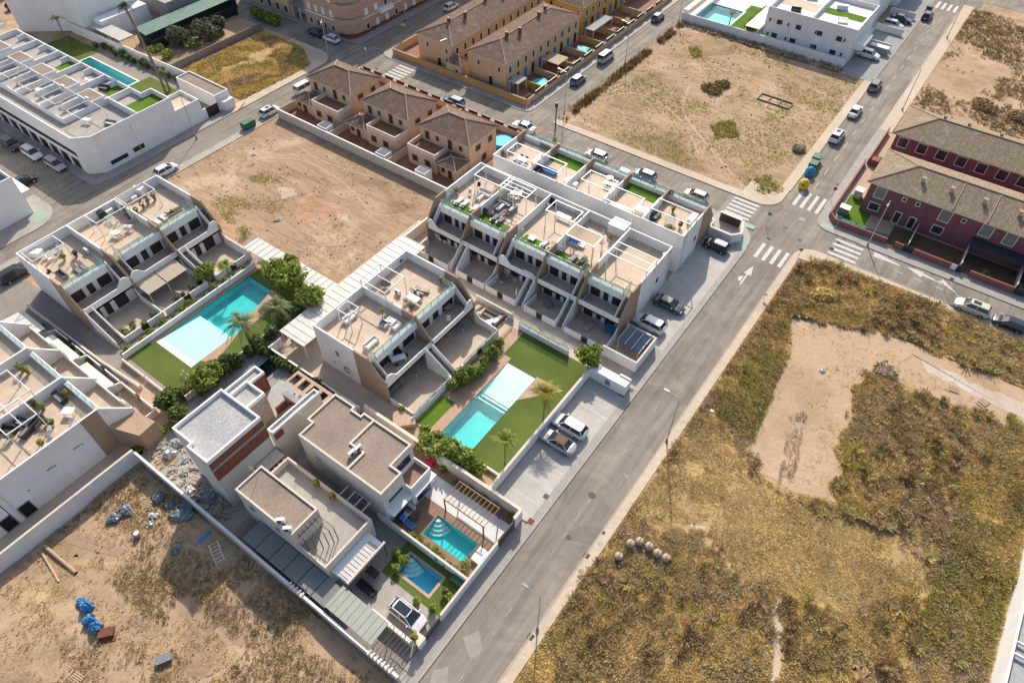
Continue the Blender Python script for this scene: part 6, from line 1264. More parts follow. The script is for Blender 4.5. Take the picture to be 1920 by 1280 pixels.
weeds('plot_weeds', [(-9, 131.5), (60, 131.5), (60, 195), (-9, 195)], 5, .5, 'weed_brown', 'scattered scrub on the bare plot behind the burgundy houses', raise_=False, r=(.2, .5), h=(.1, .35), K=10, wid=.07, sc=7)
B4 = [(-59, -22), (-59, 8.2), (-19.7, 8.2), (-19.7, -6), (-30, -22)]
lumpy([(-59.2, -22), (-59.2, 8.3), (-19.6, 8.3), (-19.6, -22)], 'scrub_sand')
weeds('plot_weeds', B4, 20, .54, 'weed_brown', 'brown clumps of dry weeds on the plot in the bottom left corner', r=(.1, .26), h=(.06, .2), sc=4, wid=.035)
weeds('plot_weeds', B4, 8, .48, 'weed_straw', 'thin brown weeds on the plot in the bottom left corner', r=(.1, .3), h=(.05, .2), raise_=True, sc=2, wid=.035)
for k, (px, py, h, r, m, l) in enumerate(((1335, 170, 1.0, 2.6, 'leaf_dry', 'big heap of dry cuttings in the middle of the far dirt plot'), (1352, 160, .8, 1.7, 'leaf_dry', 'smaller heap of dry cuttings behind the big one'), (1500, 283, .9, 1.4, 'weed_grey', 'dark dead bush near the bins on the far dirt plot'), (1845, 200, .9, 3., 'weed_brown', 'wide brown bush behind the burgundy terraces'), (1905, 220, .9, 2.6, 'weed_brown', 'brown bush at the right edge behind the burgundy terraces'), (1655, 700, .9, 2.0, 'weed_grey', 'big grey dead bush at the edge of the sandy pad'), (1540, 555, 1.2, 2., 'weed_mixed', 'bush near the crossroads end of the field'))):
    x, y = gp(px, py, 0); shrub(x, y, h, r, l, 0, m, 700, name='bush', size=.28)
# ================================================================ vehicles
def loft(b, rings, close=True):
    n = len(rings[0]); vs = [p for r in rings for p in r]; fs = [(k*n+i, k*n+(i+1) % n, (k+1)*n+(i+1) % n, (k+1)*n+i) for k in range(len(rings)-1) for i in range(n)]
    if close: fs += [tuple(range(n))[::-1], tuple(range((len(rings)-1)*n, len(rings)*n))]
    return b.add(vs, fs)
CARS = {  # length, half width, hood z, belt z, boot z, cabin x (base front, top front, top rear, base rear), roof z
 'hatch': (4.1, .88, .92, .98, 1.0, (.95, .35, -1.45, -1.9), 1.5), 'sedan': (4.6, .9, .88, .94, 1.0, (.95, .3, -1.0, -1.65), 1.44), 'suv': (4.6, .94, 1.05, 1.12, 1.15, (1.0, .5, -1.75, -2.15), 1.68),
 'van': (4.7, .93, 1.1, 1.2, 1.2, (1.45, .8, -2.1, -2.3), 1.9), 'estate': (4.7, .9, .92, .98, 1.0, (.95, .35, -1.75, -2.2), 1.5)}
def make_car(kind, col, roofcol=None, sunroof=False):
    L, w, zh, zb, zt, (a, c, d, e), zr = CARS[kind]; t = thing('parked_car', '', 'car', world=False)
    xs = [-L/2, -L/2+.12, -L/2+.5, -1.35, -.5, .5, a, 1.35, L/2-.55, L/2-.2, L/2]
    b = MB(); rings = []
    for x in xs:
        f = abs(x)/(L/2); ww = w*(1-.24*max(0, (f-.68)/.32)**2.2); top = zb if e < x < a else ((zh-(zh-.68)*max(0, (x-a)/(L/2-a))**2.2) if x >= a else zt-.28*max(0, (e-x)/(L/2+e+.01))**2); lo = .24 if f < .9 else .34
        rings.append([(x, -ww*.9, lo), (x, -ww, .5), (x, -ww, top-.16), (x, -ww*.9, top), (x, 0, top+.04), (x, ww*.9, top), (x, ww, top-.16), (x, ww, .5), (x, ww*.9, lo)])
    loft(b, rings); b.build('body', col, t, smooth=False, bevel=.05)
    g = MB(); wb, wr = w*.88, w*.64; a += .18; c -= .05
    lo = [(a, -wb, zb), (a, wb, zb), (e, wb, zb), (e, -wb, zb)]; up = [(c, -wr, zr-.04), (c, wr, zr-.04), (d, wr, zr-.04), (d, -wr, zr-.04)]
    g.add(lo+up, [(0, 1, 5, 4), (1, 2, 6, 5), (2, 3, 7, 6), (3, 0, 4, 7), (4, 5, 6, 7)]).build('windows', 'window_glass', t)
    r = MB()
    P = [(c+.1, -wr*.6), (c-.05, -wr-.02), (d+.1, -wr-.02), (d-.06, -wr*.65), (d-.06, wr*.65), (d+.1, wr+.02), (c-.05, wr+.02), (c+.1, wr*.6)]
    r.prism(P, zr-.05, zr+.01); r.prism([(x*.82+(c+d)/2*.18, y*.75) for x, y in P], zr+.01, zr+.035)
    ro = r.build('roof', roofcol or col, t)
    if sunroof: MB().box((c+d)/2-.1 if sunroof is True else d+.15, -wr*(.6 if sunroof is True else .82), zr+.036, c-.2 if sunroof is True else c-.02, wr*(.6 if sunroof is True else .82), zr+.046).build('sunroof', 'window_glass', t).parent = ro
    for s in (-1, 1):
        for (x0, x1) in ((a, c), ((a+e)/2+.1, (c+d)/2+.1), (e, d)): MB().tube((x0, s*wb, zb), (x1, s*wr, zr-.03), .045, 4).build('pillar', col, t)
    MB().cbox(L/2-.02, 0, .3, .08, w*1.3, .2).build('bumper', 'black_rubber', t); MB().cbox(-L/2+.02, 0, .5, .06, .5, .13).build('number_plate', 'white_plastic', t)
    MB().box(a-.02, -w*.78, zb+.035, a+.03, w*.78, zb+.06).build('wiper_cowl', 'black_rubber', t)
    for sx in (-1, 1):
        for sy in (-1, 1):
            x, y = sx*L*.305, sy*(w-.1); wh = MB().tube((x, y-.11, .33), (x, y+.11, .33), .33, 14).build('wheel', 'black_rubber', t); MB().tube((x, y+sy*.1, .33), (x, y+sy*.125, .33), .2, 10).build('rim', 'galvanised', t).parent = wh
            if sx > 0: MB().cbox(L/2-.17, sy*w*.62, .62, .2, .34, .12).build('headlight', 'lamp_glass', t)
            else: MB().cbox(-L/2+.08, sy*w*.68, .72, .12, .26, .18).build('taillight', 'tail_red', t)
    for sy in (-1, 1): MB().cbox(a-.3, sy*(w+.08), zb-.02, .14, .2, .13).build('mirror', col, t)
    return t
_cars = {}
def car(kind, col, px, py, head, label, roofcol=None, sunroof=False, group=None, xy=None, cat='car', name=None):
    x, y = xy or G(px, py, .7); k = (kind, col, roofcol, sunroof)
    if k not in _cars: o = _cars[k] = make_car(*k)
    else: o = copy_thing(_cars[k], (0, 0, 0), 0)
    o.location = (x, y, .035 if group != 'bay' else .14); o.rotation_euler = (0, 0, R(head)); o['label'] = label; o['category'] = cat; o['group'] = {'bay': 'cars in the private bays', None: 'cars along the streets'}.get(group, group)
    return o
car('hatch', 'car_white', 764, 1152, 0, 'white hatchback with a black glass roof on the drive by the small blue pool', None, 2, group='bay')
car('suv', 'car_white', 1068, 799, 180, 'white off-roader in the middle of the sunny parking bays', group='bay')
car('sedan', 'car_silver', 1047, 828, 180, 'silver convertible with a brown folded roof beside the white off-roader', 'brown_wood', group='bay')
car('suv', 'car_white', 1217, 607, 180, 'white car in the shade at the near end of the flats', group='bay')
car('sedan', 'car_slate', 1254, 570, 0, 'long dark saloon in the shaded bays beside the flats', group='bay')
car('hatch', 'car_black', 1343, 461, 180, 'black hatchback with a silver-painted roof glint in the last shaded bay', 'car_silver', group='bay')  # silver roof colour stands in for the glint on a black car
car('suv', 'car_cream', 1823, 576, 180, 'cream off-roader with a sunroof on the east street', None, True)
car('hatch', 'car_black', 1893, 606, 180, 'black car behind the cream off-roader at the right edge')
car('suv', 'car_white', 1570, 254, 90, 'white car with a dark sunroof, lowest of the four on the upper road', None, True)
car('sedan', 'car_white', 1604, 208, 90, 'white saloon, second of the four on the upper road')
car('suv', 'car_grey', 1641, 160, 90, 'dark grey car, third of the four on the upper road')
car('hatch', 'car_black', 1739, 29, 90, 'black car at the top of the upper road by the green bins')
car('suv', 'car_white', 1628, 103, 0, 'white car on the driveway beside the white building with brown windows', group='bay')
car('suv', 'car_silver', 1674, 48, 0, 'silver car in the shaded driveway near the top edge', group='bay')
car('sedan', 'car_black', 1690, 36, 0, 'black car in the shaded driveway near the top edge', group='bay')
car('van', 'car_silver', 1136, 107, 65 if False else 90, 'silver van-like car in the side street by the timber canopy')
car('hatch', 'car_grey', 1084, 149, 90, 'grey hatchback in the side street by the round pool')
car('hatch', 'car_slate', 1234, 32, 90, 'dark rounded car at the top end of the side street')
car('estate', 'car_blue', 851, 189, 180, 'blue car on the street behind the peach houses')
car('sedan', 'car_white', 983, 242, 180, 'white car half hidden behind the back flats', xy=(-64.0, 91.9))
car('hatch', 'car_silver', 1130, 300, 180, 'silver car showing above the second roof divider of the back flats', xy=(-48.5, 92.0))
car('hatch', 'car_blue', 1222, 330, 180, 'blue car showing above the fourth roof deck of the back flats', xy=(-39.0, 92.0))
car('hatch', 'car_silver', 1312, 372, 180, 'silver car showing above the last roof deck of the back flats', xy=(-29.5, 92.0))
car('van', 'car_white', 572, 160, 90, 'white van parked beside the westernmost peach house', cat='van', xy=(-106.3, 77.6))
car('hatch', 'car_white', 505, 208, 90, 'white hatchback with dark sunroof near the green bin on the west street', None, True)
car('hatch', 'car_white', 311, 318, 90, 'white car at the corner of the three left flats and the dirt plot')
car('sedan', 'car_black', 592, 60, 180, 'black saloon in the shade of the pink apartment block')
car('hatch', 'car_white', 621, 72, 180, 'white hatchback in front of the black saloon, by the pink apartments')
car('suv', 'car_black', 20, 270, 0, 'dark off-roader nearest the left edge by the brown garages')
car('suv', 'car_white', 60, 287, 0, 'white car between the dark off-roader and the silver car')
car('estate', 'car_silver', 103, 307, 0, 'silver car at the end of the row by the brown garages')
car('suv', 'car_black', 28, 512, 90, 'black car parked beside the first of the left flats')
car('hatch', 'car_black', 43, 340, 90, 'black car half hidden behind the white corner building at the left edge', xy=(-110.3, 19.0) if False else None)
car('hatch', 'car_black', 28, 10, 90, 'black car by the orange house in the top left corner')
car('hatch', 'car_white', 846, 12, 90, 'white car beside the long ochre terrace at the top edge')
# ================================================================ street lamps, signs, bins
def make_lamp(h=8.6, arm=1.4):
    t = thing('street_lamp', '', 'street lamp', world=False)
    MB().lathe(0, 0, [(.17, 0), (.17, .35), (.09, .5)], 10).build('foot', 'grey_metal', t)
    MB().tube((0, 0, .4), (0, 0, h-.3), .085, 8, .055).build('pole', 'galvanised', t)
    MB().rail([(0, 0, h-.3), (.15, 0, h), (arm, 0, h+.12)], .04).build('arm', 'galvanised', t)
    hd = MB().prism([(arm-.1, -.1), (arm+.55, -.14), (arm+.65, 0), (arm+.55, .14), (arm-.1, .1)], h+.06, h+.2).build('lamp_head', 'grey_metal', t)
    MB().box(arm+.05, -.09, h+.03, arm+.5, .09, h+.059).build('lens', 'lamp_glass', t).parent = hd
    return t
_l = make_lamp()
for i, (x, y, rz, s, l) in enumerate(((-11.3, 47.3, 180, 1, 'tall street lamp at mid-length of the main road, beside the field'), (-11.3, 20.2, 180, 1, 'tall street lamp nearest the camera at the bottom of the main road'), (-3.0, 97.0, -90, 1, 'pale street lamp in front of the first burgundy terrace'),
        (-111.0, 88.7, -45, 1, 'street lamp on the corner by the pink apartments and the dry grass plot'), (-86.0, 97.4, -90, 1, 'street lamp by the ochre wall behind the peach houses'), (-61.0, 123.6, 180, 1, 'street lamp beside the silver van on the side street'), (-61.0, 100.8, 180, .95, 'street lamp at the crossing end of the side street'),
        (-9.9, 140.0, 180, .95, 'street lamp by the bare plot behind the burgundy terraces'), (-10.5, 176, 180, .95, 'street lamp further up the upper road near the far crossing'), (-109.6, 54.5, 0, .95, 'street lamp by the blank gable of the white terrace'), (-111.0, 112, 0, 1.1, 'tall pale street lamp beside the pink apartments'), (-61.2, 148, 180, .9, 'street lamp near the corner of the long far wall'))):
    o = _l if i == 0 else copy_thing(_l, (0, 0, 0), 0, scale=s)
    o.location = (x, y, .1); o.rotation_euler = (0, 0, R(rz)); o['label'] = l; o['category'] = 'street lamp'; o['group'] = 'street lamps'
def sign(px, py, label, h=2.6, col='blue_plastic', rz=0, shape='disc', xy=None):
    x, y = xy or G(px, py, .1); t = thing('road_sign', label, 'road sign', (x, y, .1), 'road signs', world=False, rz=R(rz)); MB().tube((0, 0, 0), (0, 0, h), .035, 6).build('post', 'galvanised', t)
    (MB().tube((0, -.02, h-.25), (0, -.05, h-.25), .3, 16) if shape == 'disc' else MB().box(-.3, -.05, h-.5, .3, -.02, h)).build('plate', col, t)
    return t
sign(1493, 490, 'thin sign post at the field corner of the crossroads', col='grey_metal'); sign(1549, 488, 'thin sign post beside the east zebra crossing, field side', col='grey_metal', shape='sq')
sign(1565, 430, 'blue crossing sign at the burgundy wall corner', shape='sq'); sign(1770, 545, 'thin sign post on the pavement beside the white arrows', col='grey_metal')
sign(1557, 376, 'curved thin sign post on the upper road pavement', col='crimson'); sign(1436, 423, 'sign post on the small corner yard pavement', shape='sq'); sign(712, 115, 'blue crossing sign by the ochre wall corner', shape='sq'); sign(688, 112, 'round white sign by the ochre wall corner', col='lamp_glass')
sign(1245, 762, 'short sign leaning by the middle lamp', h=1.2, col='rubble') if False else None
sign(1432, 560, 'white post at the field edge below the crossroads', h=1.2, col='white_plastic', shape='sq'); sign(998, 212, 'small sign at the side street corner', col='crimson')
t = thing('traffic_signal_pole', 'dark wooden pole with a box at the corner of the far dirt plot', 'pole', (*G(1041, 244), 0)); x, y = G(1041, 244); MB().tube((x, y, 0), (x, y, 5.5), .12, 8).build('pole', 'dark_metal', t); MB().cbox(x, y, 4.6, .4, .4, .8).build('box', 'dark_metal', t)
for px, py, l in ((412, 150, 'left'), (440, 190, 'middle'), (466, 180, 'right')):
    x, y = G(px, py); t = thing('flag_pole', 'thin metal pole on the edge of the dry grass plot, %s of three' % l, 'pole', (x, y, 0), 'thin poles on the dry grass plot'); MB().tube((x, y, 0), (x, y, 4.5), .05, 6).build('pole', 'galvanised', t)
    if l == 'right': MB().box(x-.03, y, 2.6, x+.03, y+.6, 4.4).build('banner', 'rose_fabric', t)
# bottle-bank recycling bins
for (px, py, c, l) in ((1507, 348, 'yellow_plastic', 'yellow recycling bin by the kerb of the far dirt plot'), (1518, 325, 'blue_plastic', 'blue recycling bin behind the yellow one')):
    x, y = G(px, py, .5); t = thing('recycling_bin', l, 'bin', (x, y, .1), 'recycling bins'); MB().lathe(x, y, [(.75, .12), (.85, .9), (.75, 1.3), (.4, 1.65), (.12, 1.8)], 16).build('bin_body', c, t); MB().cbox(x, y-.78, .95, .5, .2, .2).build('slot', 'dark_metal', t)
for (px, py, l) in ((1524, 312, 'green wheeled container behind the blue recycling bin'), (466, 235, 'long green wheeled container beside the west street'), (1530, 300, 'second green container furthest up the row of bins'), (1742, 18, 'green container beside the black car at the top of the road')):
    x, y = G(px, py, .5); lx, ly = (.6, .9) if px > 1000 else (.6, 1.25); t = thing('waste_container', l, 'bin', (x, y, .1), 'green waste containers'); MB().box(x-lx, y-ly, .25, x+lx, y+ly, 1.15).build('bin_body', 'green_plastic', t)
    MB().vprism([(y-ly-.05, 1.151), (y+ly+.05, 1.151), (y+ly-.1, 1.4), (y-ly+.1, 1.4)], x-lx-.05, x+lx+.05).build('lid', 'green_plastic', t)
    for sx in (-1, 1):
        for sy in (-1, 1): MB().tube((x+sx*lx*.7-.05, y+sy*ly*.8, .2), (x+sx*lx*.7+.05, y+sy*ly*.8, .2), .12, 8).build('wheel', 'black_rubber', t)
# six concrete rings in the field
for i, (px, py) in enumerate(((1160, 1043), (1182, 1019), (1199, 1015), (1217, 1024), (1233, 1037), (1249, 1046))):
    x, y = G(px, py, .5); t = thing('concrete_ring', ['pale domed concrete cylinder standing apart, left of the other five', 'pale domed concrete cylinder, left end of the row of five', 'pale domed concrete cylinder, second in the row of five', 'pale domed concrete cylinder, middle of the row of five', 'pale domed concrete cylinder, fourth in the row of five', 'pale domed concrete cylinder, right end of the row of five'][i], 'concrete cylinder', (x, y, 0), 'concrete cylinders in the field')
    MB().lathe(x, y, [(.4, 0), (.42, .7), (.39, .82), (.24, .93), (.08, .98)], 18).build('cylinder', 'stone_strip', t); MB().box(x-.03, y-.3, .9, x+.03, y+.3, .99).build('seam', 'manhole', t); MB().lathe(x, y, [(.43, .7), (.43, .76)], 18).build('rim', 'rubble', t)
# ================================================================ roof pergolas, furniture
def frame_pergola(label, pts, zt, z0=5.52, m='white_metal', slats=0, sec=.05, group='steel roof pergolas', rows=(), roofm=None, posts='nsew'):
    P = [G(px, py, zt) for px, py in pts]; xs = sorted(p[0] for p in P); ys = sorted(p[1] for p in P); k = len(P)//2
    x0, x1 = sum(xs[:k])/k, sum(xs[k:])/(len(xs)-k); y0, y1 = sum(ys[:k])/k, sum(ys[k:])/(len(ys)-k)
    t = thing('pergola', label, 'pergola', (x0, y0, z0), group)
    for x in (x0, x1):
        MB().box(x-sec, y0-sec, zt-.12, x+sec, y1+sec, zt).build('beam', m, t)
        for y in (y0, y1): MB().box(x-sec, y-sec, z0, x+sec, y+sec, zt-.121).build('post', m, t)
    for y in (y0, y1): MB().box(x0+sec, y-sec, zt-.12, x1-sec, y+sec, zt-.001).build('beam', m, t)
    for i in range(slats):
        y = y0+(y1-y0)*(i+1)/(slats+1); MB().box(x0+sec, y-.04, zt-.1, x1-sec, y+.04, zt-.002).build('slat', m, t)
    if roofm:
        n = 14
        for i in range(n): a = x0+(x1-x0)*i/n; MB().box(a+.06, y0+.06, zt-.1, a+(x1-x0)/n*.86, y1-.06, zt-.06).build('slat', roofm, t)
    return t
ZT = 8.5
frame_pergola('white steel cube frame over the white sofas, first deck of the long row', [(890.6, 325.6), (955.3, 330.3), (935.6, 349)], ZT) if False else None
for l, pts, sl in (('first deck of the long row from the left', [(888.8, 325.6), (912, 312), (957, 331), (935.6, 349)], 0), ('second deck of the long row from the left', [(937.5, 348), (957, 333), (1006, 354.7), (986, 370.6)], 2), ('third deck of the long row from the left', [(1022.8, 392.5), (1043.4, 376.6), (1093, 396), (1075, 417)], 0), ('last deck of the long row, above the corner patio', [(1157, 454), (1142, 472.5), (1235.6, 484.7), (1211, 508)], 1),
                   ('first deck of the back flats from the left', [(950.6, 282), (969.4, 267.8), (1016, 286.6), (997.5, 301.6)], 0), ('second deck of the back flats, over the blue swing sofa', [(998.4, 303.4), (1017, 288.4), (1065, 307), (1044, 322)], 0), ('third deck of the back flats from the left', [(1092, 333.4), (1109, 317.5), (1158.8, 342), (1139, 358)], 0), ('fourth deck of the back flats, beside the bright turf', [(1135, 367), (1155, 349), (1205, 370.6), (1186, 400)], 0), ('last deck of the back flats, above the shaded car bays', [(1220, 388.7), (1237.5, 371), (1310, 402), (1292, 420)], 0),
                   ('nearer deck of the pair of flats, a tall cube over the white daybed', [(632, 578.8), (651.9, 562.8), (672.5, 576.9), (651.9, 591)], 0), ('farther deck of the pair of flats', [(670, 520), (717.5, 496), (757.5, 518.8), (721, 548.8)], 1),
                   ('nearest deck of the three left flats', [(40, 474.7), (97.5, 441), (120, 456), (61, 489.7)], 0), ('middle deck of the three left flats', [(160, 404), (213.4, 373.4), (234, 385.6), (180.6, 419.4)], 0), ('farthest deck of the three left flats, by the dirt plot', [(216, 369.7), (267.8, 341.6), (290, 354.7), (238.8, 383.8)], 0),
                   ('upper deck at the left edge of the picture', [(-40, 726), (12, 694), (56, 730), (12, 760)], 0), ('dark-furnished deck at the left edge of the picture', [(-20, 780), (37.5, 748), (69, 775), (8.4, 817)], 1)):
    frame_pergola('white steel frame on the '+l.replace('nearer deck of the pair of flats, a tall cube over the white daybed', 'nearer deck of the pair, a tall cube over the daybed'), pts, ZT, slats=sl)
frame_pergola('white pergola with timber-slat roof on the fourth deck of the long row', [(1058.4, 437.8), (1080, 422), (1133.4, 443.4), (1111.9, 461)], ZT, roofm='pale_wood', sec=.08, group=None)
t = thing('pergola', 'large open wooden pergola beside the teal pool', 'pergola', (-24, 26, .1))
for y in (24.75, 27.45): MB().box(-26.9, y-.05, 2.5, -21.3, y+.05, 2.65).build('beam', 'wood', t)
for k in range(11): MB().box(-26.8+k*.54, 24.8, 2.651, -26.74+k*.54, 27.4, 2.72).build('slat', 'wood', t)
for x in (-26.8, -21.5):
    for y in (24.75, 27.45): MB().box(x-.06, y-.06, .1, x+.06, y+.06, 2.499).build('post', 'brown_wood', t)
# furniture prototypes (local metres)
def p_lounger(m='white_plastic', c='white_fabric'):
    t = thing('sun_lounger', '', 'sun lounger', world=False); MB().box(-.95, -.33, .22, .95, .33, .3).build('frame', m, t); MB().box(-.3, -.3, .3, .93, .3, .38).build('cushion', c, t)
    MB().add([(-.3, -.3, .3), (-.3, .3, .3), (-.92, .3, .68), (-.92, -.3, .68), (-.3, -.3, .38), (-.3, .3, .38), (-.9, .3, .76), (-.9, -.3, .76)], [(0, 1, 2, 3), (4, 7, 6, 5), (0, 4, 5, 1), (1, 5, 6, 2), (2, 6, 7, 3), (3, 7, 4, 0)]).build('backrest', c, t)
    for x in (-.8, .8):
        for y in (-.28, .28): MB().cbox(x, y, 0, .06, .06, .22).build('leg', m, t)
    return t
def p_table(m='white_plastic', w=1.5, d=.85, h=.74, rnd_=False, leg='white_metal'):
    t = thing('garden_table', '', 'table', world=False)
    (MB().lathe(0, 0, [(w/2, h-.05), (w/2, h)], 16) if rnd_ else MB().box(-w/2, -d/2, h-.05, w/2, d/2, h)).build('tabletop', m, t)
    for x in (-.4, .4):
        for y in (-.4, .4): MB().cbox(x*w*(.7 if rnd_ else 1), y*(w*.7 if rnd_ else d), 0, .06, .06, h-.051).build('leg', leg, t)
    return t
def p_chair(m='white_plastic', leg='white_metal'):
    t = thing('garden_chair', '', 'chair', world=False); MB().box(-.25, -.25, .42, .25, .25, .47).build('seat', m, t); MB().box(-.25, .2, .471, .25, .26, .9).build('backrest', m, t)
    for x in (-.21, .21):
        for y in (-.21, .21): MB().cbox(x, y, 0, .05, .05, .42).build('leg', leg, t)
    return t
def p_sofa(base_='grey_fabric', cu='white_fabric', w=1.9):
    t = thing('garden_sofa', '', 'sofa', world=False); MB().box(-w/2, -.4, .05, w/2, .4, .32).build('base', base_, t); MB().box(-w/2+.1, -.38, .32, w/2-.1, .22, .46).build('seat_cushion', cu, t)
    MB().box(-w/2, .25, .321, w/2, .42, .75).build('backrest', base_, t)
    for s in (-1, 1): MB().box(s*w/2-.1 if s > 0 else -w/2, -.4, .321, w/2 if s > 0 else -w/2+.1, .249, .58).build('armrest', base_, t)
    return t
def p_pot(m='pot_white', leafm='leaf_green', h=1.):
    t = thing('potted_plant', '', 'potted plant', world=False); MB().lathe(0, 0, [(.16, 0), (.25, .42), (.22, .42), (.2, .36)], 12).build('pot', m, t); V, F = leafquads([(0, 0, .45+h*.35, .38, .38, h*.42)], 90, .14, 1.); npmesh('foliage', V, F, leafm, t); return t
def p_palmpot():
    t = thing('potted_palm', '', 'potted plant', world=False); MB().lathe(0, 0, [(.2, 0), (.32, .5), (.28, .5), (.25, .42)], 12).build('pot', 'pot_white', t); MB().tube((0, 0, .4), (0, 0, 1.2), .08, 6).build('trunk', 'palm_bark', t)
    V, F = fronds(13, .9, 1.1, .6, .22, 8); npmesh('crown', np.array(V)+np.array([0, 0, 1.2]), F, 'leaf_yellow', t); return t
def p_parasol(m='white_fabric'):
    t = thing('closed_parasol', '', 'parasol', world=False); MB().cbox(0, 0, 0, .5, .5, .08).build('foot', 'concrete', t); MB().tube((0, 0, .08), (0, 0, 2.4), .03, 6).build('pole', 'grey_metal', t); MB().lathe(0, 0, [(.06, 1.0), (.16, 1.15), (.1, 1.9), (.03, 2.45)], 8).build('canopy', m, t); return t
def p_box(m='white_plastic', w=1.4, d=.7, h=.75):
    t = thing('storage_box', '', 'box', world=False); MB().box(-w/2, -d/2, 0, w/2, d/2, h-.06).build('body', m, t); MB().box(-w/2-.03, -d/2-.03, h-.059, w/2+.03, d/2+.03, h).build('lid', m, t); return t
def p_ac():
    t = thing('air_conditioner', '', 'air conditioner', world=False); MB().box(-.42, -.17, .1, .42, .17, .75).build('casing', 'white_plastic', t); MB().tube((-.12, -.171, .43), (-.12, -.2, .43), .24, 14).build('fan_grille', 'dark_metal', t)
    for x in (-.3, .3): MB().box(x-.03, -.2, 0, x+.03, .2, .1).build('foot', 'grey_metal', t)
    return t
def p_blob(m, rx=.6, ry=.6, h=.8, seed=1, name='wrapped_pallet'):
    t = thing(name, '', 'pile', world=False); r = random.Random(seed); b = MB(); n = 16; K = 7; ra = [r.uniform(.7, 1.2) for _ in range(n)]
    vs = [(rx*math.cos(2*PI*i/n)*ra[i]*math.cos(.5*PI*k/K)**.5*r.uniform(.82, 1.12), ry*math.sin(2*PI*i/n)*ra[i]*math.cos(.5*PI*k/K)**.5*r.uniform(.82, 1.12), h*math.sin(.5*PI*k/K)*r.uniform(.7, 1.15)) for k in range(K) for i in range(n)]+[(0, 0, h)]
    b.add(vs, [(k*n+i, k*n+(i+1) % n, (k+1)*n+(i+1) % n, (k+1)*n+i) for k in range(K-1) for i in range(n)]+[((K-1)*n+i, (K-1)*n+(i+1) % n, K*n) for i in range(n)]); b.build('cover', m, t); return t
def p_pallet():
    t = thing('pallet', '', 'pallet', world=False)
    for k in range(6): MB().box(-.6, -.5+k*.19, .1, .6, -.38+k*.19, .13).build('board', 'pale_wood', t)
    for y in (-.45, 0, .45): MB().box(-.6, y-.05, .0, .6, y+.05, .099).build('bearer', 'pale_wood', t) if False else MB().box(-.55+y, -.5, .0, -.45+y+.1, .55, .099).build('bearer', 'pale_wood', t)
    return t
_pr = {}
def put(fn, args, px, py, z, rz, label, group=None, scale=None, cat=None):
    k = (fn.__name__,)+tuple(args)
    x, y = G(px, py, z+.3)
    if k not in _pr: o = _pr[k] = fn(*args)
    else: o = copy_thing(_pr[k], (0, 0, 0), 0)
    o.location = (x, y, z); o.rotation_euler = (0, 0, R(rz)); o['label'] = label
    if scale: o.scale = (scale,)*3
    if group: o['group'] = group
    elif 'group' in o: del o['group']
    if cat: o['category'] = cat
    return o
D = 5.53
L = 'sun loungers on the decks and patios'
for px, py, z, rz, a, l in ((860.6, 376, D, 90, (), 'white sun lounger leftmost on the turf strip of the first deck, long row'), (871.9, 381, D, 90, (), 'white sun lounger in the middle of the first turf strip, long row'), (890.6, 389.4, D, 90, (), 'white sun lounger at the right end of the first turf strip, long row'),
    (928, 408, D, 90, ('grey_metal', 'grey_fabric'), 'grey sun lounger left of its twin on the second deck, long row'), (939.4, 412, D, 90, ('grey_metal', 'grey_fabric'), 'grey sun lounger right of its twin on the second deck, long row'), (916, 399, D, 0, ('dark_metal', 'dark_fabric'), 'black lounge seat at the wall of the second deck, long row'),
    (1021, 455.6, D, 90, (), 'white sun lounger on the dark turf of the third deck, long row'), (1033, 460, D, 90, ('white_plastic', 'beige_fabric'), 'beige sun lounger at the divider of the third deck, long row'),
    (1074.4, 482.8, D, 90, (), 'pale sun lounger on the left of the fourth deck turf, long row'), (1092, 487.5, D, 90, ('grey_metal', 'grey_fabric'), 'grey sun lounger on the right of the fourth deck turf, long row'),
    (780.6, 548.8, D, 10, ('grey_metal', 'beige_fabric'), 'beige sun lounger left of its twin on the farther deck of the pair'), (792, 543, D, 20, ('grey_metal', 'beige_fabric'), 'beige sun lounger turned away on the farther deck of the pair'),
    (892, 578, .12, 80, ('white_plastic', 'beige_fabric'), 'cream sun lounger against the wall on the patio turf'), (905, 584, .12, 80, ('white_plastic', 'beige_fabric'), 'cream sun lounger beside the white coffee table on the patio turf'),
    (145, 505, D, 0, ('grey_metal', 'grey_fabric'), 'grey sun lounger nearer the glass on the nearest left deck'), (155, 499, D, 0, ('grey_metal', 'grey_fabric'), 'grey sun lounger farther along the glass on the nearest left deck'),
    (293, 413.8, D, 0, (), 'white sun lounger at the near end of the green strip, farthest left deck'), (304, 406, D, 0, (), 'second white sun lounger on the green strip, farthest left deck'), (321, 398, D, 90, ('white_plastic', 'leaf_olive'), 'pale green sun lounger on the farthest left deck'), (331, 392.5, D, 90, ('white_plastic', 'leaf_olive'), 'pale green sun lounger at the glass corner, farthest left deck'),
    (948.8, 524.4, .12, 60, ('white_plastic', 'grey_fabric'), 'grey-blue sun lounger on the third patio of the long row'), (1106, 611, .12, 80, ('white_plastic', 'rose_fabric'), 'pinkish sun lounger left of its twin on the last patio'), (1115.6, 603, .12, 80, ('white_plastic', 'rose_fabric'), 'pinkish sun lounger right of its twin on the last patio'),
    (764, 978, .14, 0, ('white_plastic', 'blue_fabric'), 'blue and white day bed on the wooden terrace by the teal pool'), (800, 907, .14, 80, ('white_plastic', 'white_fabric'), 'white lounger on the white slabs beside the crimson chest')):
    put(p_lounger, a, px, py, z, rz, l, L)
SF = 'sofas on the decks and patios'
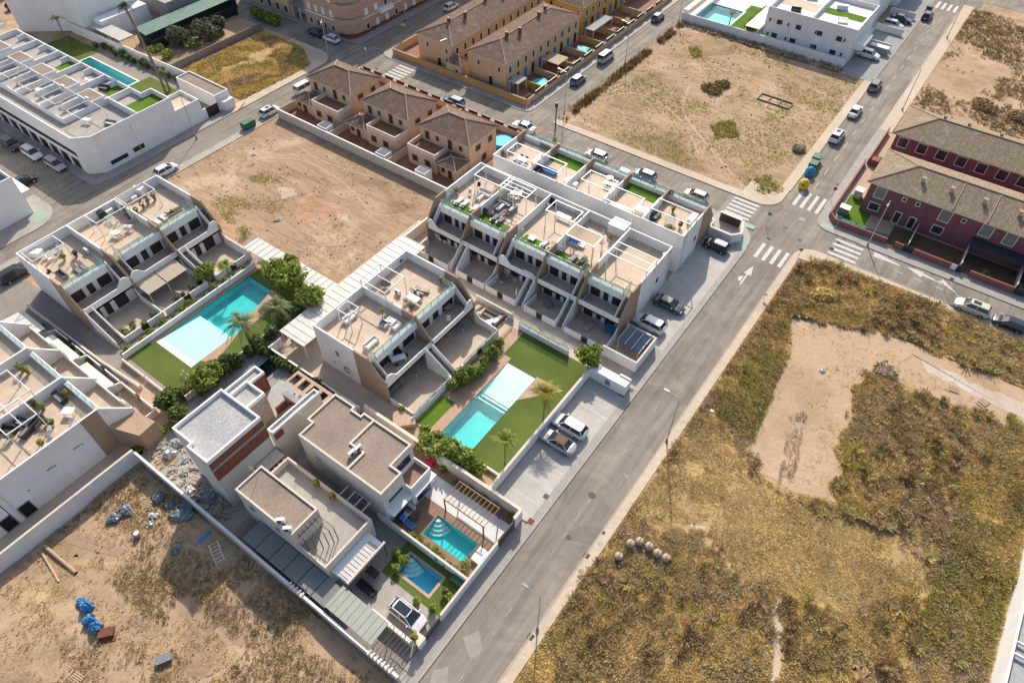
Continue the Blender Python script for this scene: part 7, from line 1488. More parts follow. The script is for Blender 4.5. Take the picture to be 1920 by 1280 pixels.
for px, py, z, rz, a, l in ((909, 362, D, 0, ('white_fabric', 'white_fabric', 2.4), 'big white sofa under the frame of the first deck, long row'), (900, 369, D, 90, ('white_fabric', 'white_fabric', 1.6), 'shorter white sofa at right angles on the first deck, long row'), (926, 357, D, -90, ('beige_fabric', 'beige_fabric', 1.6), 'brown swing sofa by the divider of the first deck, long row'),
    (946, 380, D, 0, ('grey_fabric', 'white_fabric', 2.6), 'long white-cushioned sofa on the second deck, long row'), (937, 388, D, 90, ('grey_fabric', 'white_fabric', 2.0), 'white-cushioned corner sofa facing it on the second deck, long row'), (961, 393, D, -90, ('grey_fabric', 'white_fabric', 1.6), 'white-cushioned sofa with a curved side on the second deck, long row'),
    (1076, 454, D, 0, ('white_fabric', 'blue_fabric', 1.8), 'blue and white sofa under the timber-slat roof'), (1010, 319, D, 90, ('dark_fabric', 'dark_fabric', 1.9), 'black sofa on the second deck of the back flats'), (1031, 322, D, 0, ('blue_fabric', 'blue_fabric', 2.3), 'bright blue swing sofa on the second deck of the back flats'),
    (1012, 266, D, 0, ('grey_fabric', 'white_fabric', 2.1), 'white-cushioned sofa at the street side of the first back deck'), (1024, 273, D, 180, ('grey_fabric', 'grey_fabric', 1.8), 'grey sofa opposite it on the first back deck'), (1230, 405, D, 90, ('dark_fabric', 'grey_fabric', 2.0), 'dark sofa at the left of the last back deck'),
    (696, 643, D, 90, ('white_fabric', 'white_fabric', 2.0), 'white sofa by the glass of the nearer deck of the pair'), (656, 596, D, 90, ('white_fabric', 'white_fabric', 1.9), 'white daybed under the cube frame on the nearer deck of the pair'), (720, 607, D, 0, ('white_plastic', 'navy_panel', 1.1), 'white cube armchair with navy cushion on the nearer deck of the pair'), (742, 611, D, 90, ('white_fabric', 'white_fabric', 1.2), 'white armchair at the glass corner of the nearer deck of the pair'),
    (740, 735, .12, 90, ('grey_fabric', 'grey_fabric', 2.6), 'grey covered sofa under the balcony of the nearer flat of the pair'), (918, 591, .12, 0, ('brown_wood', 'grey_fabric', 2.0), 'dark corner sofa behind the white coffee table on the patio turf'), (935, 600, .12, -90, ('brown_wood', 'beige_fabric', 2.2), 'brown corner sofa along the patio wall with glass'),
    (116, 515, D, 0, ('grey_fabric', 'dark_fabric', 1.9), 'dark sofa at the wall of the nearest left deck'), (56, 803, D, -70, ('dark_metal', 'grey_fabric', 2.6), 'long grey corner sofa in the dark seating group at the left edge'), (45, 792, D, 20, ('dark_metal', 'grey_fabric', 2.0), 'grey sofa opposite it in the dark seating group at the left edge'), (70, 790, D, 110, ('dark_metal', 'grey_fabric', 1.5), 'short grey sofa closing the dark seating group at the left edge'), (112, 745, D, 0, ('dark_metal', 'grey_fabric', 2.0), 'dark sofa on the upper left-edge deck beside the yellow plant'), (15, 805, D, 30, ('dark_metal', 'dark_fabric', 2.0), 'black seat cut by the left edge of the picture'),
    (768, 955, .14, 90, ('white_fabric', 'white_fabric', 1.2), 'white armchair nearest the villa glass door by the teal pool'), (760, 965, .14, 90, ('dark_fabric', 'white_fabric', 1.8), 'dark sofa in the shade of the terrace by the teal pool'), (985, 544, .12, 90, ('white_plastic', 'rose_fabric', 2.2), 'pink patterned sofa on the third patio of the long row'), (962, 518, .12, 0, ('white_plastic', 'rose_fabric', 1.6), 'red and pink seat under the balcony of the third patio'), (688, 1102, .12, 0, ('dark_fabric', 'dark_fabric', 2.2), 'black seat in the shade beside the pale green awning')):
    put(p_sofa, a, px, py, z, rz, l, SF)
TB = 'tables on the decks and patios'
for px, py, z, rz, a, l in ((967, 366, D, 20, ('white_plastic', 1.8, .9), 'white dining table under the frame of the second deck, long row'), (951.6, 399, D, 0, ('brown_wood', 1.2, .8, .4), 'low brown coffee table on the second deck, long row'), (1057, 408, D, 0, ('white_plastic', 2.4, .6), 'long white bench table at the back of the third deck, long row'), (998, 446, D, 0, ('white_plastic', 1., 1., .4), 'low white square table on the third deck turf, long row'), (1089, 459, D, 0, ('white_plastic', 1.1, .8, .4), 'low white table under the timber-slat roof'),
    (977, 302, D, 0, ('white_plastic', 2.0, .8), 'white dining table under the frame of the first back deck'), (1143, 337, D, 0, ('grey_metal', 1.1, 1., .74, True), 'round grey table on the third back deck'), (1147, 350, D, 0, ('white_plastic', 2.8, .8), 'long white counter on the third back deck'), (1155, 386, D, 0, ('white_plastic', 4.0, .9, .5), 'long white bench on the fourth back deck'), (1256, 416, D, 0, ('rubble', 1.6, .9), 'cluttered pale table in the middle of the last back deck'), (734, 600, D, 0, ('white_plastic', 1.2, .8, .4), 'low white table beside the cube armchair'),
    (775, 562, D, 0, ('grey_metal', 1.9, 1.0), 'grey dining table by the glass of the farther deck of the pair'), (724, 535, D, 0, ('dark_fabric', 1.4, 1., .7, True), 'round dark table under the frame of the farther deck of the pair'), (747.5, 674, 3.02, 60, ('white_plastic', 1.9, .9), 'white dining table on the balcony of the nearer flat of the pair'), (766, 706, .12, 60, ('grey_fabric', 2.4, 1.1, 1.1), 'grey covered table beside the balcony of the nearer flat'), (854, 620, .12, 60, ('grey_metal', 2.4, 1.2, 1.0), 'grey table with tall legs on the farther patio of the pair'), (923, 603, .12, 60, ('white_plastic', 1.8, .8, .5), 'white coffee table on the patio turf'),
    (101, 477, D, 40, ('balustrade_glass', 1.6, .9), 'glass table under the frame of the nearest left deck'), (218, 440, D, 30, ('white_plastic', 1.4, .9), 'white table in the middle of the middle left deck'), (243, 428, D, 30, ('white_plastic', 1.0, .6), 'smaller white table near the glass of the middle left deck'), (208, 412, D, 0, ('balustrade_glass', 1.5, 1.), 'glass table at the back of the middle left deck'), (131, 773, D, 35, ('white_plastic', 1.3, .9), 'white table by the glass corner of the left-edge deck'), (66, 797, D, 20, ('dark_metal', 1.2, .8, .4), 'low dark table inside the seating group at the left edge'),
    (838, 447, .12, 0, ('white_plastic', 1.5, .9), 'white table on the first patio of the long row'), (988, 517, 3.02, 0, ('white_plastic', 1.6, .9), 'pale table on the third balcony of the long row'), (1144.7, 617, .12, 20, ('blue_plastic', 1.7, 1., .74, True), 'round blue-grey table on the last patio of the long row'), (1070, 580, .12, 0, ('white_plastic', 1.5, .6), 'white table under the balcony of the fourth patio'), (930, 500, .12, 0, ('grey_metal', 1.3, .8, .74, True), 'round grey table on the second patio of the long row'), (778, 966, .14, 45, ('brown_wood', 1.1, .8, .4), 'low brown table in the seating group by the teal pool'), (700, 1075, .12, 0, ('dark_metal', 1.4, .9), 'black table in the shade of the white lean-to roof')):
    put(p_table, a, px, py, z, rz, l, TB)
CH = 'chairs on the decks and patios'
n = 0
for (px, py, z, m, wh) in ((967, 366, D, 'white_plastic', 'white dining table of the second deck, long row'), (977, 302, D, 'blue_plastic', 'white dining table of the first back deck'), (775, 562, D, 'grey_fabric', 'grey dining table, farther deck of the pair'), (747.5, 674, 3.02, 'dark_fabric', 'white dining table on the nearer balcony'), (838, 447, .12, 'white_plastic', 'white table, first patio of the long row'), (1144.7, 617, .12, 'grey_metal', 'round blue-grey table on the last patio'), (101, 477, D, 'white_plastic', 'glass table, nearest left deck')):
    cx, cy = G(px, py, z+.3)
    for dx, dy, rz, s in ((-.55, .8, 0, 'far left side'), (.45, .8, 0, 'far right side'), (-.5, -.85, 180, 'near left side'), (.5, -.85, 180, 'near right side')):
        o = put(p_chair, (m,), px, py, z, rz, 'chair at the %s, %s' % (s, wh), CH); o.location = (cx+dx, cy+dy, z)
for px, py, z, l in ((881, 362, D, 'white chair left of the white sofas on the first deck'), (898, 349, D, 'dark chair behind the white sofas on the first deck'), (961, 283, D, 'chair at the back wall of the first back deck'), (1227, 357, D, 'rattan chair on the turf of the fourth back deck'), (1052, 469, D, 'white chair at the divider of the fourth deck, long row'), (841, 599, 3.02, 'cream chair on the balcony of the farther flat of the pair'), (92, 513, D, 'small dark chair at the wall of the nearest left deck'), (135, 790, D, 'chair below the white table on the left-edge deck'), (95, 812, D, 'white chair at the parapet of the left-edge deck'), (865, 470, .12, 'chair by the stairs of the first patio')):
    put(p_chair, ('dark_fabric' if 'dark' in l else 'white_plastic',), px, py, z, 30, l, CH)
PP = 'potted plants on the decks and patios'
for px, py, z, m, lm, h, l in ((857, 361, D, 'pot_white', 'leaf_yellow', 1.2, 'yellow-green plant at the glass corner of the first deck, long row'), (1144.7, 450, D, 'pot_white', 'leaf_yellow', 1.4, 'yellow-green plant beside the white shed on the fourth deck'), (943, 291, D, 'terracotta', 'leaf_green', 1.0, 'spiky plant in the corner of the first back deck'), (1257, 368, D, 'terracotta', 'leaf_green', 1.5, 'tall plant at the divider of the last back deck'), (1262, 394, D, 'terracotta', 'leaf_yellow', 1.3, 'plant in the middle of the last back deck'), (1040, 268, D, 'pot_white', 'leaf_green', 1.3, 'plant at the street end of the first back deck'), (1275, 424, D, 'pot_white', 'leaf_dark', .9, 'plant on the clutter of the last back deck'),
    (828, 528, D, 'terracotta', 'leaf_yellow', 1.2, 'plant at the glass corner of the farther deck of the pair'), (772, 578, D, 'terracotta', 'leaf_olive', .8, 'low plant by the grey table, farther deck of the pair'), (749.7, 491, D, 'terracotta', 'leaf_dry', .6, 'terracotta pots in the back corner of the farther deck of the pair'), (120, 484, D, 'pot_white', 'leaf_yellow', .9, 'yellow plant under the frame of the nearest left deck'), (142, 478, D, 'terracotta', 'leaf_olive', .9, 'plant behind the frame on the nearest left deck'),
    (237, 398, D, 'pot_white', 'leaf_dark', 1.8, 'tall dark plant at the divider of the middle left deck'), (244, 412, D, 'pot_white', 'leaf_dark', 1.5, 'second dark plant at the divider of the middle left deck'), (268, 387, D, 'terracotta', 'leaf_olive', 1.4, 'tall cactus-like plant, farthest left deck'), (277, 380, D, 'terracotta', 'leaf_olive', 1.6, 'second tall plant, farthest left deck'), (290, 372, D, 'terracotta', 'leaf_olive', 1.5, 'third tall plant under the frame, farthest left deck'), (256, 397, D, 'terracotta', 'leaf_green', .9, 'green plant by the divider, farthest left deck'), (291, 340, D, 'pot_white', 'leaf_green', 1.2, 'plant in the back corner, farthest left deck'),
    (41, 693, D, 'terracotta', 'leaf_green', 1.6, 'bushy plant by the glass of the upper left-edge deck'), (52, 697, D, 'terracotta', 'leaf_green', 1.4, 'second bushy plant by the glass of the upper left-edge deck'), (126, 740, D, 'pot_white', 'leaf_yellow', .9, 'yellow plant beside the dark sofa at the left edge'), (64, 760, D, 'terracotta', 'leaf_dark', 1.3, 'plant behind the white frame at the left edge'), (80, 765, D, 'terracotta', 'leaf_green', 1.2, 'green plant right of the white frame at the left edge'), (86, 793, D, 'pot_white', 'leaf_olive', 1., 'olive plant near the parapet at the left edge'), (98, 795, D, 'pot_white', 'leaf_olive', .9, 'second olive plant near the parapet at the left edge'), (79, 833, D, 'pot_white', 'leaf_yellow', .9, 'yellow plant below the long grey sofa at the left edge'), (20, 820, D, 'pot_white', 'leaf_green', 1., 'plant at the lower left deck edge'),
    (595, 908, 3.34, 'terracotta', 'leaf_yellow', .9, 'left-hand plant on the walled roof terrace'), (624, 932, 3.34, 'terracotta', 'leaf_yellow', .9, 'right-hand plant on the walled roof terrace'), (755, 770, .12, 'terracotta', 'leaf_green', 1.2, 'plant by the stone seat on the tan path'), (783, 1128, .13, 'pot_white', 'leaf_green', .8, 'potted plant beside the white hatchback'), (813, 1142, .13, 'pot_white', 'leaf_green', 1., 'potted plant at the foot of the corner lawn'), (834, 1111, .13, 'terracotta', 'leaf_dark', .9, 'round-potted plant on the corner lawn'), (777, 1195, 1.57, 'pot_white', 'leaf_yellow', .5, 'flower pot on the drive pillar'), (1255, 430, D, 'terracotta', 'leaf_green', 1., 'plant at the near parapet of the last back deck')):
    put(p_pot, (m, lm, h), px, py, z, 0, l, PP)
put(p_palmpot, (), 718, 592, D, 0, 'small potted palm at the divider of the nearer deck of the pair')
for px, py, z, l in ((1128.8, 452, D, 'closed parasol under the open end of the fourth deck, long row'), (962, 395, D, 'closed parasol on the second deck turf, long row'), (968, 560, .12, 'white closed parasol at the wall of the third patio'), (1227, 546, .12, '') if False else (803, 470, .12, 'brown closed parasol on the first patio of the long row'), (804.7, 893, .14, 'white closed parasol on the white slab terrace'), (1145, 334, D, 'closed parasol at the glass of the third back deck')):
    put(p_parasol, ('beige_fabric' if 'brown' in l else 'white_fabric',), px, py, z, 0, l, 'closed parasols')
for px, py, z, rz, a, l in ((1160, 432, D, 0, ('white_plastic', 2.6, 2.0, 1.6), 'big white shed-like box on the fourth deck, long row'), (1298, 412, D, 90, ('white_plastic', 2.0, .8, .9), 'white box at the parapet of the last back deck'), (66, 476, D, 30, ('white_plastic', 2.2, 1.0, .9), 'white storage box in the back corner of the nearest left deck'), (262, 361, D, 30, ('white_plastic', 1.5, 1.0, 1.2), 'white storage box at the back of the farthest left deck'), (203, 396, D, 0, ('white_plastic', 1.4, 1.0, .8), 'white box at the back of the middle left deck'), (188, 403, D, 0, ('dark_metal', 1.5, .8, 1.1), 'black barbecue at the back of the middle left deck'), (246, 368, D, 0, ('white_plastic', 2.2, .8, .7), 'low white counter at the back of the farthest left deck'),
    (985, 349, D, 0, ('membrane_grey', 3.0, .7, .9), 'grey outdoor kitchen at the back of the second deck, long row'), (943, 332, D, 0, ('membrane_grey', 2.0, .7, .9), 'grey outdoor kitchen at the back of the first deck, long row'), (1117, 408, D, 0, ('membrane_grey', 2.6, .7, .9), 'grey outdoor kitchen at the back of the fourth deck, long row'), (1085, 398, D, 90, ('membrane_grey', .8, .8, .9), 'grey cabinet by the frame of the third deck, long row'), (1203, 397, D, 0, ('white_plastic', 1.8, 1.2, .8), 'white box between the fourth and last back decks'), (1070, 345, D, 0, ('white_plastic', 2.2, .8, .8), 'long white box by the divider of the second back deck'), (1170, 325, D, 0, ('white_plastic', 1.5, 1.0, .9), 'white cover box at the street side of the third back deck'), (808, 866, .14, 0, ('crimson', .9, .7, .7), 'crimson chest beside the pergola villa'), (899, 1042, .14, 90, ('white_plastic', 1.6, 1.0, .6), 'white chest at the street wall by the teal pool'), (862, 1089, .13, 0, ('green_plastic', 1.9, 1.0, .5), 'green chest in the corner of the lawn by the street wall'), (758, 786, .12, 45, ('stone_strip', 2.6, 2.2, .7), 'stone block seat at the end of the tan patio wall'), (1063, 588, .12, 0, ('grey_fabric', 1.4, .9, .8), 'grey covered furniture on the fourth patio')):
    put(p_box, a, px, py, z, rz, l, 'boxes and cabinets on the decks')
for px, py, z, rz, l in ((660, 850, 6.27, 90, 'air conditioner on the brown gravel roof, nearer of two'), (672, 841, 6.27, 90, 'air conditioner on the brown gravel roof, farther of two'), (527, 976, 6.26, 40, 'air conditioner on the front gravel roof by the slanting pergola'), (540, 992, 6.26, 40, 'second unit on the front gravel roof edge'), (1246, 478, D, 90, 'air conditioner at the east wall of the last deck, long row'), (784, 489, D, 0, 'round-fanned unit at the back wall of the farther deck of the pair'), (746, 548, D, 0, 'unit at the divider between the two decks of the pair'), (163, 560 if False else 471, D, 0, 'unit at the back of the nearest left deck'), (120, 164, 7.43, 0, 'unit on the brown tower roof of the white terrace, left one'), (165, 187, 7.43, 0, 'unit on the brown tower roof of the white terrace, right one'), (1308, 20, 6, 0, 'unit') if False else (1025, 385, D, 0, 'unit at the divider behind the third deck, long row')):
    put(p_ac, (), px, py, z, rz, l, 'air conditioning units on the roofs')
put(p_blob, ('blue_plastic', .5, .5, .8, 3), 761, 478, D, 0, 'blue exercise ball in the back corner of the farther deck of the pair', cat='ball', scale=.8)
put(p_blob, ('dark_fabric', .7, .7, .9, 4), 1034, 378, D, 0, 'black covered ball shape at the back of the third deck, long row', cat='covered chair')
put(p_blob, ('dark_fabric', .7, .6, .9, 5), 1020, 365, D, 0, 'black covered chair at the back of the second deck, long row', cat='covered chair')
put(p_blob, ('slate_tarp', 1.0, .9, .9, 6), 893, 477, .12, 0, 'blue-grey covered table on the second patio of the long row', cat='covered table')
put(p_blob, ('grey_fabric', .9, .6, .8, 7), 1029, 570, .12, 0, 'grey covered seat on the fourth patio of the long row', cat='covered seat')
# egg chair
x, y = G(839, 577, 3.3); t = thing('hanging_chair', 'black and gold oval hanging chair on the balcony of the farther flat of the pair', 'chair', (x, y, 3.02)); MB().lathe(x, y, [(.3, 3.1), (.6, 3.4), (.62, 3.6), (.5, 3.62), (.3, 3.4)], 14).build('shell', 'dark_fabric', t); MB().lathe(x, y, [(.6, 3.59), (.64, 3.62), (.6, 3.66)], 14).build('rim', 'pale_wood', t)
# navy panel roof in the corner patio
t = thing('panel_roof', 'tilted roof of dark blue panels in the corner patio by the shaded bays', 'canopy', (-22, 57, 0)); MB().add([(-23.4, 55.9, 2.3), (-20.2, 55.9, 1.7), (-20.2, 59.2, 1.7), (-23.4, 59.2, 2.3), (-23.4, 55.9, 2.38), (-20.2, 55.9, 1.78), (-20.2, 59.2, 1.78), (-23.4, 59.2, 2.38)], [(0, 3, 2, 1), (4, 5, 6, 7), (0, 1, 5, 4), (1, 2, 6, 5), (2, 3, 7, 6), (3, 0, 4, 7)]).build('panels', 'navy_panel', t)
for k in range(4): MB().tube((-23.4+k*1.07, 55.9, 2.4-k*.2), (-23.4+k*1.07, 59.2, 2.4-k*.2), .04, 4).build('rail', 'white_metal', t)
for xx in (-23.3, -20.3):
    for yy in (56, 59.1): MB().tube((xx, yy, .1), (xx, yy, 2.2 if xx < -22 else 1.7), .04, 5).build('post', 'white_metal', t)
# awning on the middle left patio
t = thing('awning', 'wide pale two-part awning over the middle left patio', 'awning', (-83, 24, 0))
for a, c in ((24.7, 27.6), (27.75, 31.0)): MB().add([(-82.8, a, 2.95), (-79.6, a, 2.4), (-79.6, c, 2.4), (-82.8, c, 2.95), (-82.8, a, 3.0), (-79.6, a, 2.45), (-79.6, c, 2.45), (-82.8, c, 3.0)], [(0, 3, 2, 1), (4, 5, 6, 7), (0, 1, 5, 4), (1, 2, 6, 5), (2, 3, 7, 6), (3, 0, 4, 7)]).build('canopy', 'beige_fabric', t)
for yy in (24.8, 27.7, 30.9): MB().tube((-79.65, yy, .1), (-79.65, yy, 2.4), .04, 5).build('post', 'white_metal', t)
# aerials, vents
for px, py, z, l in ((483, 900, 6.25, 'thin roof aerial on the front gravel roof'), (572, 798, 6.26, 'thin roof aerial at the left edge of the brown gravel roof'), (1293, 112 if False else 760, 6.2, 'x')):
    if l == 'x': continue
    x, y = G(px, py, z); t = thing('roof_aerial', l, 'aerial', (x, y, z)); MB().tube((x, y, z), (x, y, z+2.6), .025, 5).build('mast', 'galvanised', t); MB().tube((x-.5, y, z+2.4), (x+.5, y, z+2.4), .02, 4).tube((x, y-.25, z+2.4), (x, y+.25, z+2.4), .02, 4).build('antenna', 'galvanised', t)
# ---------------------------------------------------------------- building-site clutter
def pipe(px, py, qx, qy, r, m, l):
    a = G(px, py, r); c = G(qx, qy, r); t = thing('pipe', l, 'pipe', (a[0], a[1], 0)); MB().tube((a[0], a[1], r+.05), (c[0], c[1], r+.05), r, 12, cap=False).build('tube', m, t); MB().tube((c[0], c[1], r+.05), (c[0]+(c[0]-a[0])*.01, c[1]+(c[1]-a[1])*.01, r+.05), r*1.15, 12).build('collar', 'dark_metal', t)
pipe(83, 1023, 143, 1074, .2, 'roof_cap', 'thick brownish pipe lying on the weedy plot'); pipe(80, 1038, 111, 1091, .12, 'stone_strip', 'thinner pale pipe beside the thick one on the weedy plot')
for px, py, a, z, l in ((153, 1128, ('blue_tarp', .7, .5, .6, 11), .1, 'bright blue wrapped bundle, flattened left one of the four'), (163, 1137, ('blue_tarp', .6, .6, 1.0, 12), .1, 'bright blue wrapped bundle, upper round one of the four'), (166, 1163, ('blue_tarp', .65, .6, .9, 13), .1, 'bright blue wrapped bundle, middle one of the four'), (179, 1175, ('blue_tarp', .65, .65, .9, 14), .1, 'bright blue wrapped bundle nearest the rusty box'),
    (216, 967, ('slate_tarp', 1.0, .7, .5, 15), .1, 'slate-blue crumpled sheet, lower half of the pile by the tall wall'), (234, 954, ('slate_tarp', 1.0, .7, .6, 16), .1, 'slate-blue crumpled sheet, upper half of the pile by the tall wall'), (297, 932, ('slate_tarp', .8, .6, .7, 17), .1, 'blue-grey bag in the shadow beside the light pallet'), (318, 945, ('slate_tarp', .7, .6, .6, 18), .1, 'dark blue bag deep in the wall shadow'), (338, 965, ('slate_tarp', 1.6, 1.3, 1.0, 19), .1, 'large dark blue tarpaulin heap by the passage wall'), (350, 950, ('slate_tarp', 1.3, 1.0, .9, 20), .1, 'upper part of the dark tarpaulin heap against the wall'),
    (288, 966, ('white_plastic', .6, .4, .6, 21), .1, 'white cement bags beside the dark tarpaulin heap'), (283, 980, ('galvanised', .4, .6, .5, 22), .1, 'grey metallic sheet below the white bags'), (316, 974, ('terracotta', .4, .6, .4, 23), .1, 'orange scraps at the edge of the dark tarpaulin heap'), (329, 1033, ('slate_tarp', .5, .6, .7, 24), .1, 'blue bag at the foot of the light pallet'), (372, 1014, ('blue_tarp', 1.6, .5, .3, 25), .1, 'long flat blue plastic sheet in the wall shadow'),
    (318, 848, ('galvanised', .8, .8, .9, 26), .1, 'silvery foil-covered heap in the yard of the unfinished villa'), (330, 830, ('rubble', .7, .9, .7, 27), .1, 'heap of plastic and planks at the unfinished villa wall'), (345, 880, ('rubble', 1.0, .9, .4, 28), .1, 'pale rubble heap in the yard of the unfinished villa'), (360, 900, ('plaster_patch', 1.2, .9, .4, 29), .1, 'grey-brown rubble heap in the yard of the unfinished villa'), (385, 930, ('slate_tarp', 1.2, .9, .5, 30), .1, 'dark sheet over rubble by the unfinished villa corner'), (405, 955, ('plaster_patch', .9, .9, .5, 31), .1, 'rubble at the start of the narrow side passage'), (335, 905, ('rubble', .6, .5, .35, 32), .1, 'small white rubble pile by the passage wall'), (355, 915, ('galvanised', .6, .5, .35, 33), .1, 'grey bucket pile by the passage wall'),
    (1640, 912, ('rubble', .7, .5, .4, 34), 0, 'broken white slabs in the field, left pile'), (1650, 905, ('rubble', .5, .5, .4, 35), 0, 'broken white slabs in the field, upper pile'), (1668, 917, ('white_plastic', .5, .5, .4, 36), 0, 'broken white slabs in the field, right pile'), (1700, 899, ('rubble', .6, .3, .25, 37), 0, 'pale planks beside the broken slabs in the field'), (1720, 912, ('rubble', .4, .4, .3, 38), 0, 'single pale stone block near the broken slabs'), (1542, 693, ('galvanised', .5, .4, .3, 39), 0, 'small white scrap on the sandy pad'), (1428, 768, ('rubble', .3, .3, .3, 40), 0, 'white stone at the left edge of the sandy pad'), (1335, 768, ('white_plastic', .4, .25, .2, 41), 0, 'white plastic scrap in the brush near the main road'),
    (245, 168, ('rubble', .6, .6, .3, 42), .1, 'pale rock') if False else (475, 288, ('rubble', .5, .4, .2, 43), 0, 'white stone in the middle dirt plot'), (520, 410, ('rubble', .7, .5, .3, 44), 0, 'pale stone heap in the middle dirt plot'), (1378, 1188, ('white_plastic', .3, .5, .2, 45), 0, 'white scrap in the lower field'), (1748, 1040, ('white_plastic', .45, .25, .2, 46), 0, 'white scrap at the end of the sandy track'), (500, 1179, ('galvanised', .35, .2, .1, 47), 0, 'light blue scrap in the shade of the passage wall')):
    put(p_blob, a, px, py, z, (px*7) % 180, l, 'site clutter' if px < 600 else None, cat='heap')
for px, py, rz, l in ((269, 944, 50, 'light wooden pallet near the slate-blue sheets'), (324, 1020, 20, 'light wooden pallet under the blue sheet'), (140, 1272, 10, 'light wooden pallet at the bottom edge of the picture'), (433, 1032, 60, 'dark wooden pallet in the shadow beside the steel rack'), (452, 1063, 40, 'second dark pallet in the shadow of the passage wall'), (1790, 727, 10, 'small pallet on the pale sandy track'), (1847, 751, 70, 'broken pallet on the pale sandy track'), (1812, 822, 15, 'pale crate frame in the weeds at the right'), (338, 884, 30, 'plywood pallet in the yard of the unfinished villa'), (300, 868, 30, 'pale window frame lying in the yard of the unfinished villa'), (322, 862, 30, 'second pale window frame in the yard of the unfinished villa'), (486, 1058, 30, 'reddish pallet leaning near the passage wall')):
    put(p_pallet, (), px, py, .05, rz, l, 'pallets')
x, y = G(200, 1186, .2); t = thing('rusty_box', 'rust-red open steel box beside the blue bundles', 'box', (x, y, 0)); b = MB(xf(x, y, 50)); b.box(-.7, -.45, 0, .7, .45, .5); b.build('body', 'rust', t); MB(xf(x, y, 50)).box(-.8, -.9, .05, .9, -.5, .1).build('loose_panel', 'rust', t)
x, y = G(307, 1235, .3); t = thing('concrete_mixer_base', 'grey steel trolley with a handle near the bottom edge', 'trolley', (x, y, 0)); T = xf(x, y, 60); MB(T).box(-.7, -.4, .35, .7, .4, .55).build('tray', 'grey_metal', t); MB(T).tube((.7, .2, .45), (1.5, .3, .5), .04, 5).build('handle', 'grey_metal', t)
for u in (-.5, .5):
    for v in (-.3, .3): MB(T).tube((u, v, 0), (u, v, .35), .05, 6).build('leg', 'dark_metal', t)
x, y = G(258, 1002, .4); t = thing('barrel', 'white barrel standing on the weedy plot', 'barrel', (x, y, 0)); MB().lathe(x, y, [(.28, 0), (.33, .4), (.28, .8)], 14).build('barrel_body', 'galvanised', t); MB().lathe(x, y, [(.27, .8), (.27, .84)], 14).build('lid', 'white_plastic', t)
x, y = G(341, 1004, .3); t = thing('octagonal_crate', 'eight-sided pale crate full of sand beside the light pallet', 'crate', (x, y, 0)); MB().lathe(x, y, [(.75, 0), (.8, .55), (.76, .57)], 8).build('side', 'stone_strip', t); MB().lathe(x, y, [(.7, .571), (.3, .72), (.05, .75)], 10).build('sand', 'plot_sand', t)
x, y = G(412, 1043, .5); t = thing('steel_rack', 'white steel ladder rack standing by the passage wall', 'rack', (x, y, 0)); T = xf(x, y, -20)
for v in (-.45, .45):
    MB(T).rail([(-1.2, v, 0), (-1.2, v, 1.6), (1.2, v, 1.6), (1.2, v, 0)], .035).build('frame', 'white_metal', t)
for k in range(6): MB(T).tube((-1.1+k*.44, -.45, 1.6), (-1.1+k*.44, .45, 1.6), .025, 4).build('rung', 'white_metal', t)
x, y = G(1453, 190, .1); t = thing('rusty_grid', 'rusty rectangular frame lying in the far dirt plot', 'frame', (x, y, 0))
for s in (-1, 1): MB().box(x-3.2, y+s*1.2-.08, .05, x+3.2, y+s*1.2+.08, .25).build('long_bar', 'brown_wood', t)
for k in range(4): MB().box(x-3.2+k*2.1, y-1.1, .05, x-3.04+k*2.1, y+1.1, .2).build('cross_bar', 'brown_wood', t)
MB().box(x-2.9, y-1.05, .03, x+3, y-.5, .06).build('board', 'rubble', t)
# the person-height tennis-lawn toys and fence bits
x, y = G(345, 708, .1); t = thing('garden_chairs', 'two thin white wire chairs on the lawn beside the trees', 'chair', (x, y, .1))
for dx in (-.5, .5): MB().rail([(x+dx, y, .1), (x+dx, y, .55), (x+dx+.4, y, .55), (x+dx+.4, y, .1)], .03).rail([(x+dx, y+.4, .1), (x+dx, y+.4, .95), (x+dx+.4, y+.4, .95), (x+dx+.4, y+.4, .1)], .03).build('wire_frame', 'white_metal', t)
# wire fence of the far dirt plot
t = thing('wire_fence', 'thin wire fence with posts along the side street edge of the far dirt plot', 'fence', (-61, 99, 0))
for k in range(17): MB().tube((-60.9, 99+k*3, 0), (-60.9, 99+k*3, 1.7), .025, 5).build('post', 'dark_metal', t)
MB().box(-60.903, 99, 1.55, -60.897, 147, 1.56).build('wire', 'dark_metal', t)

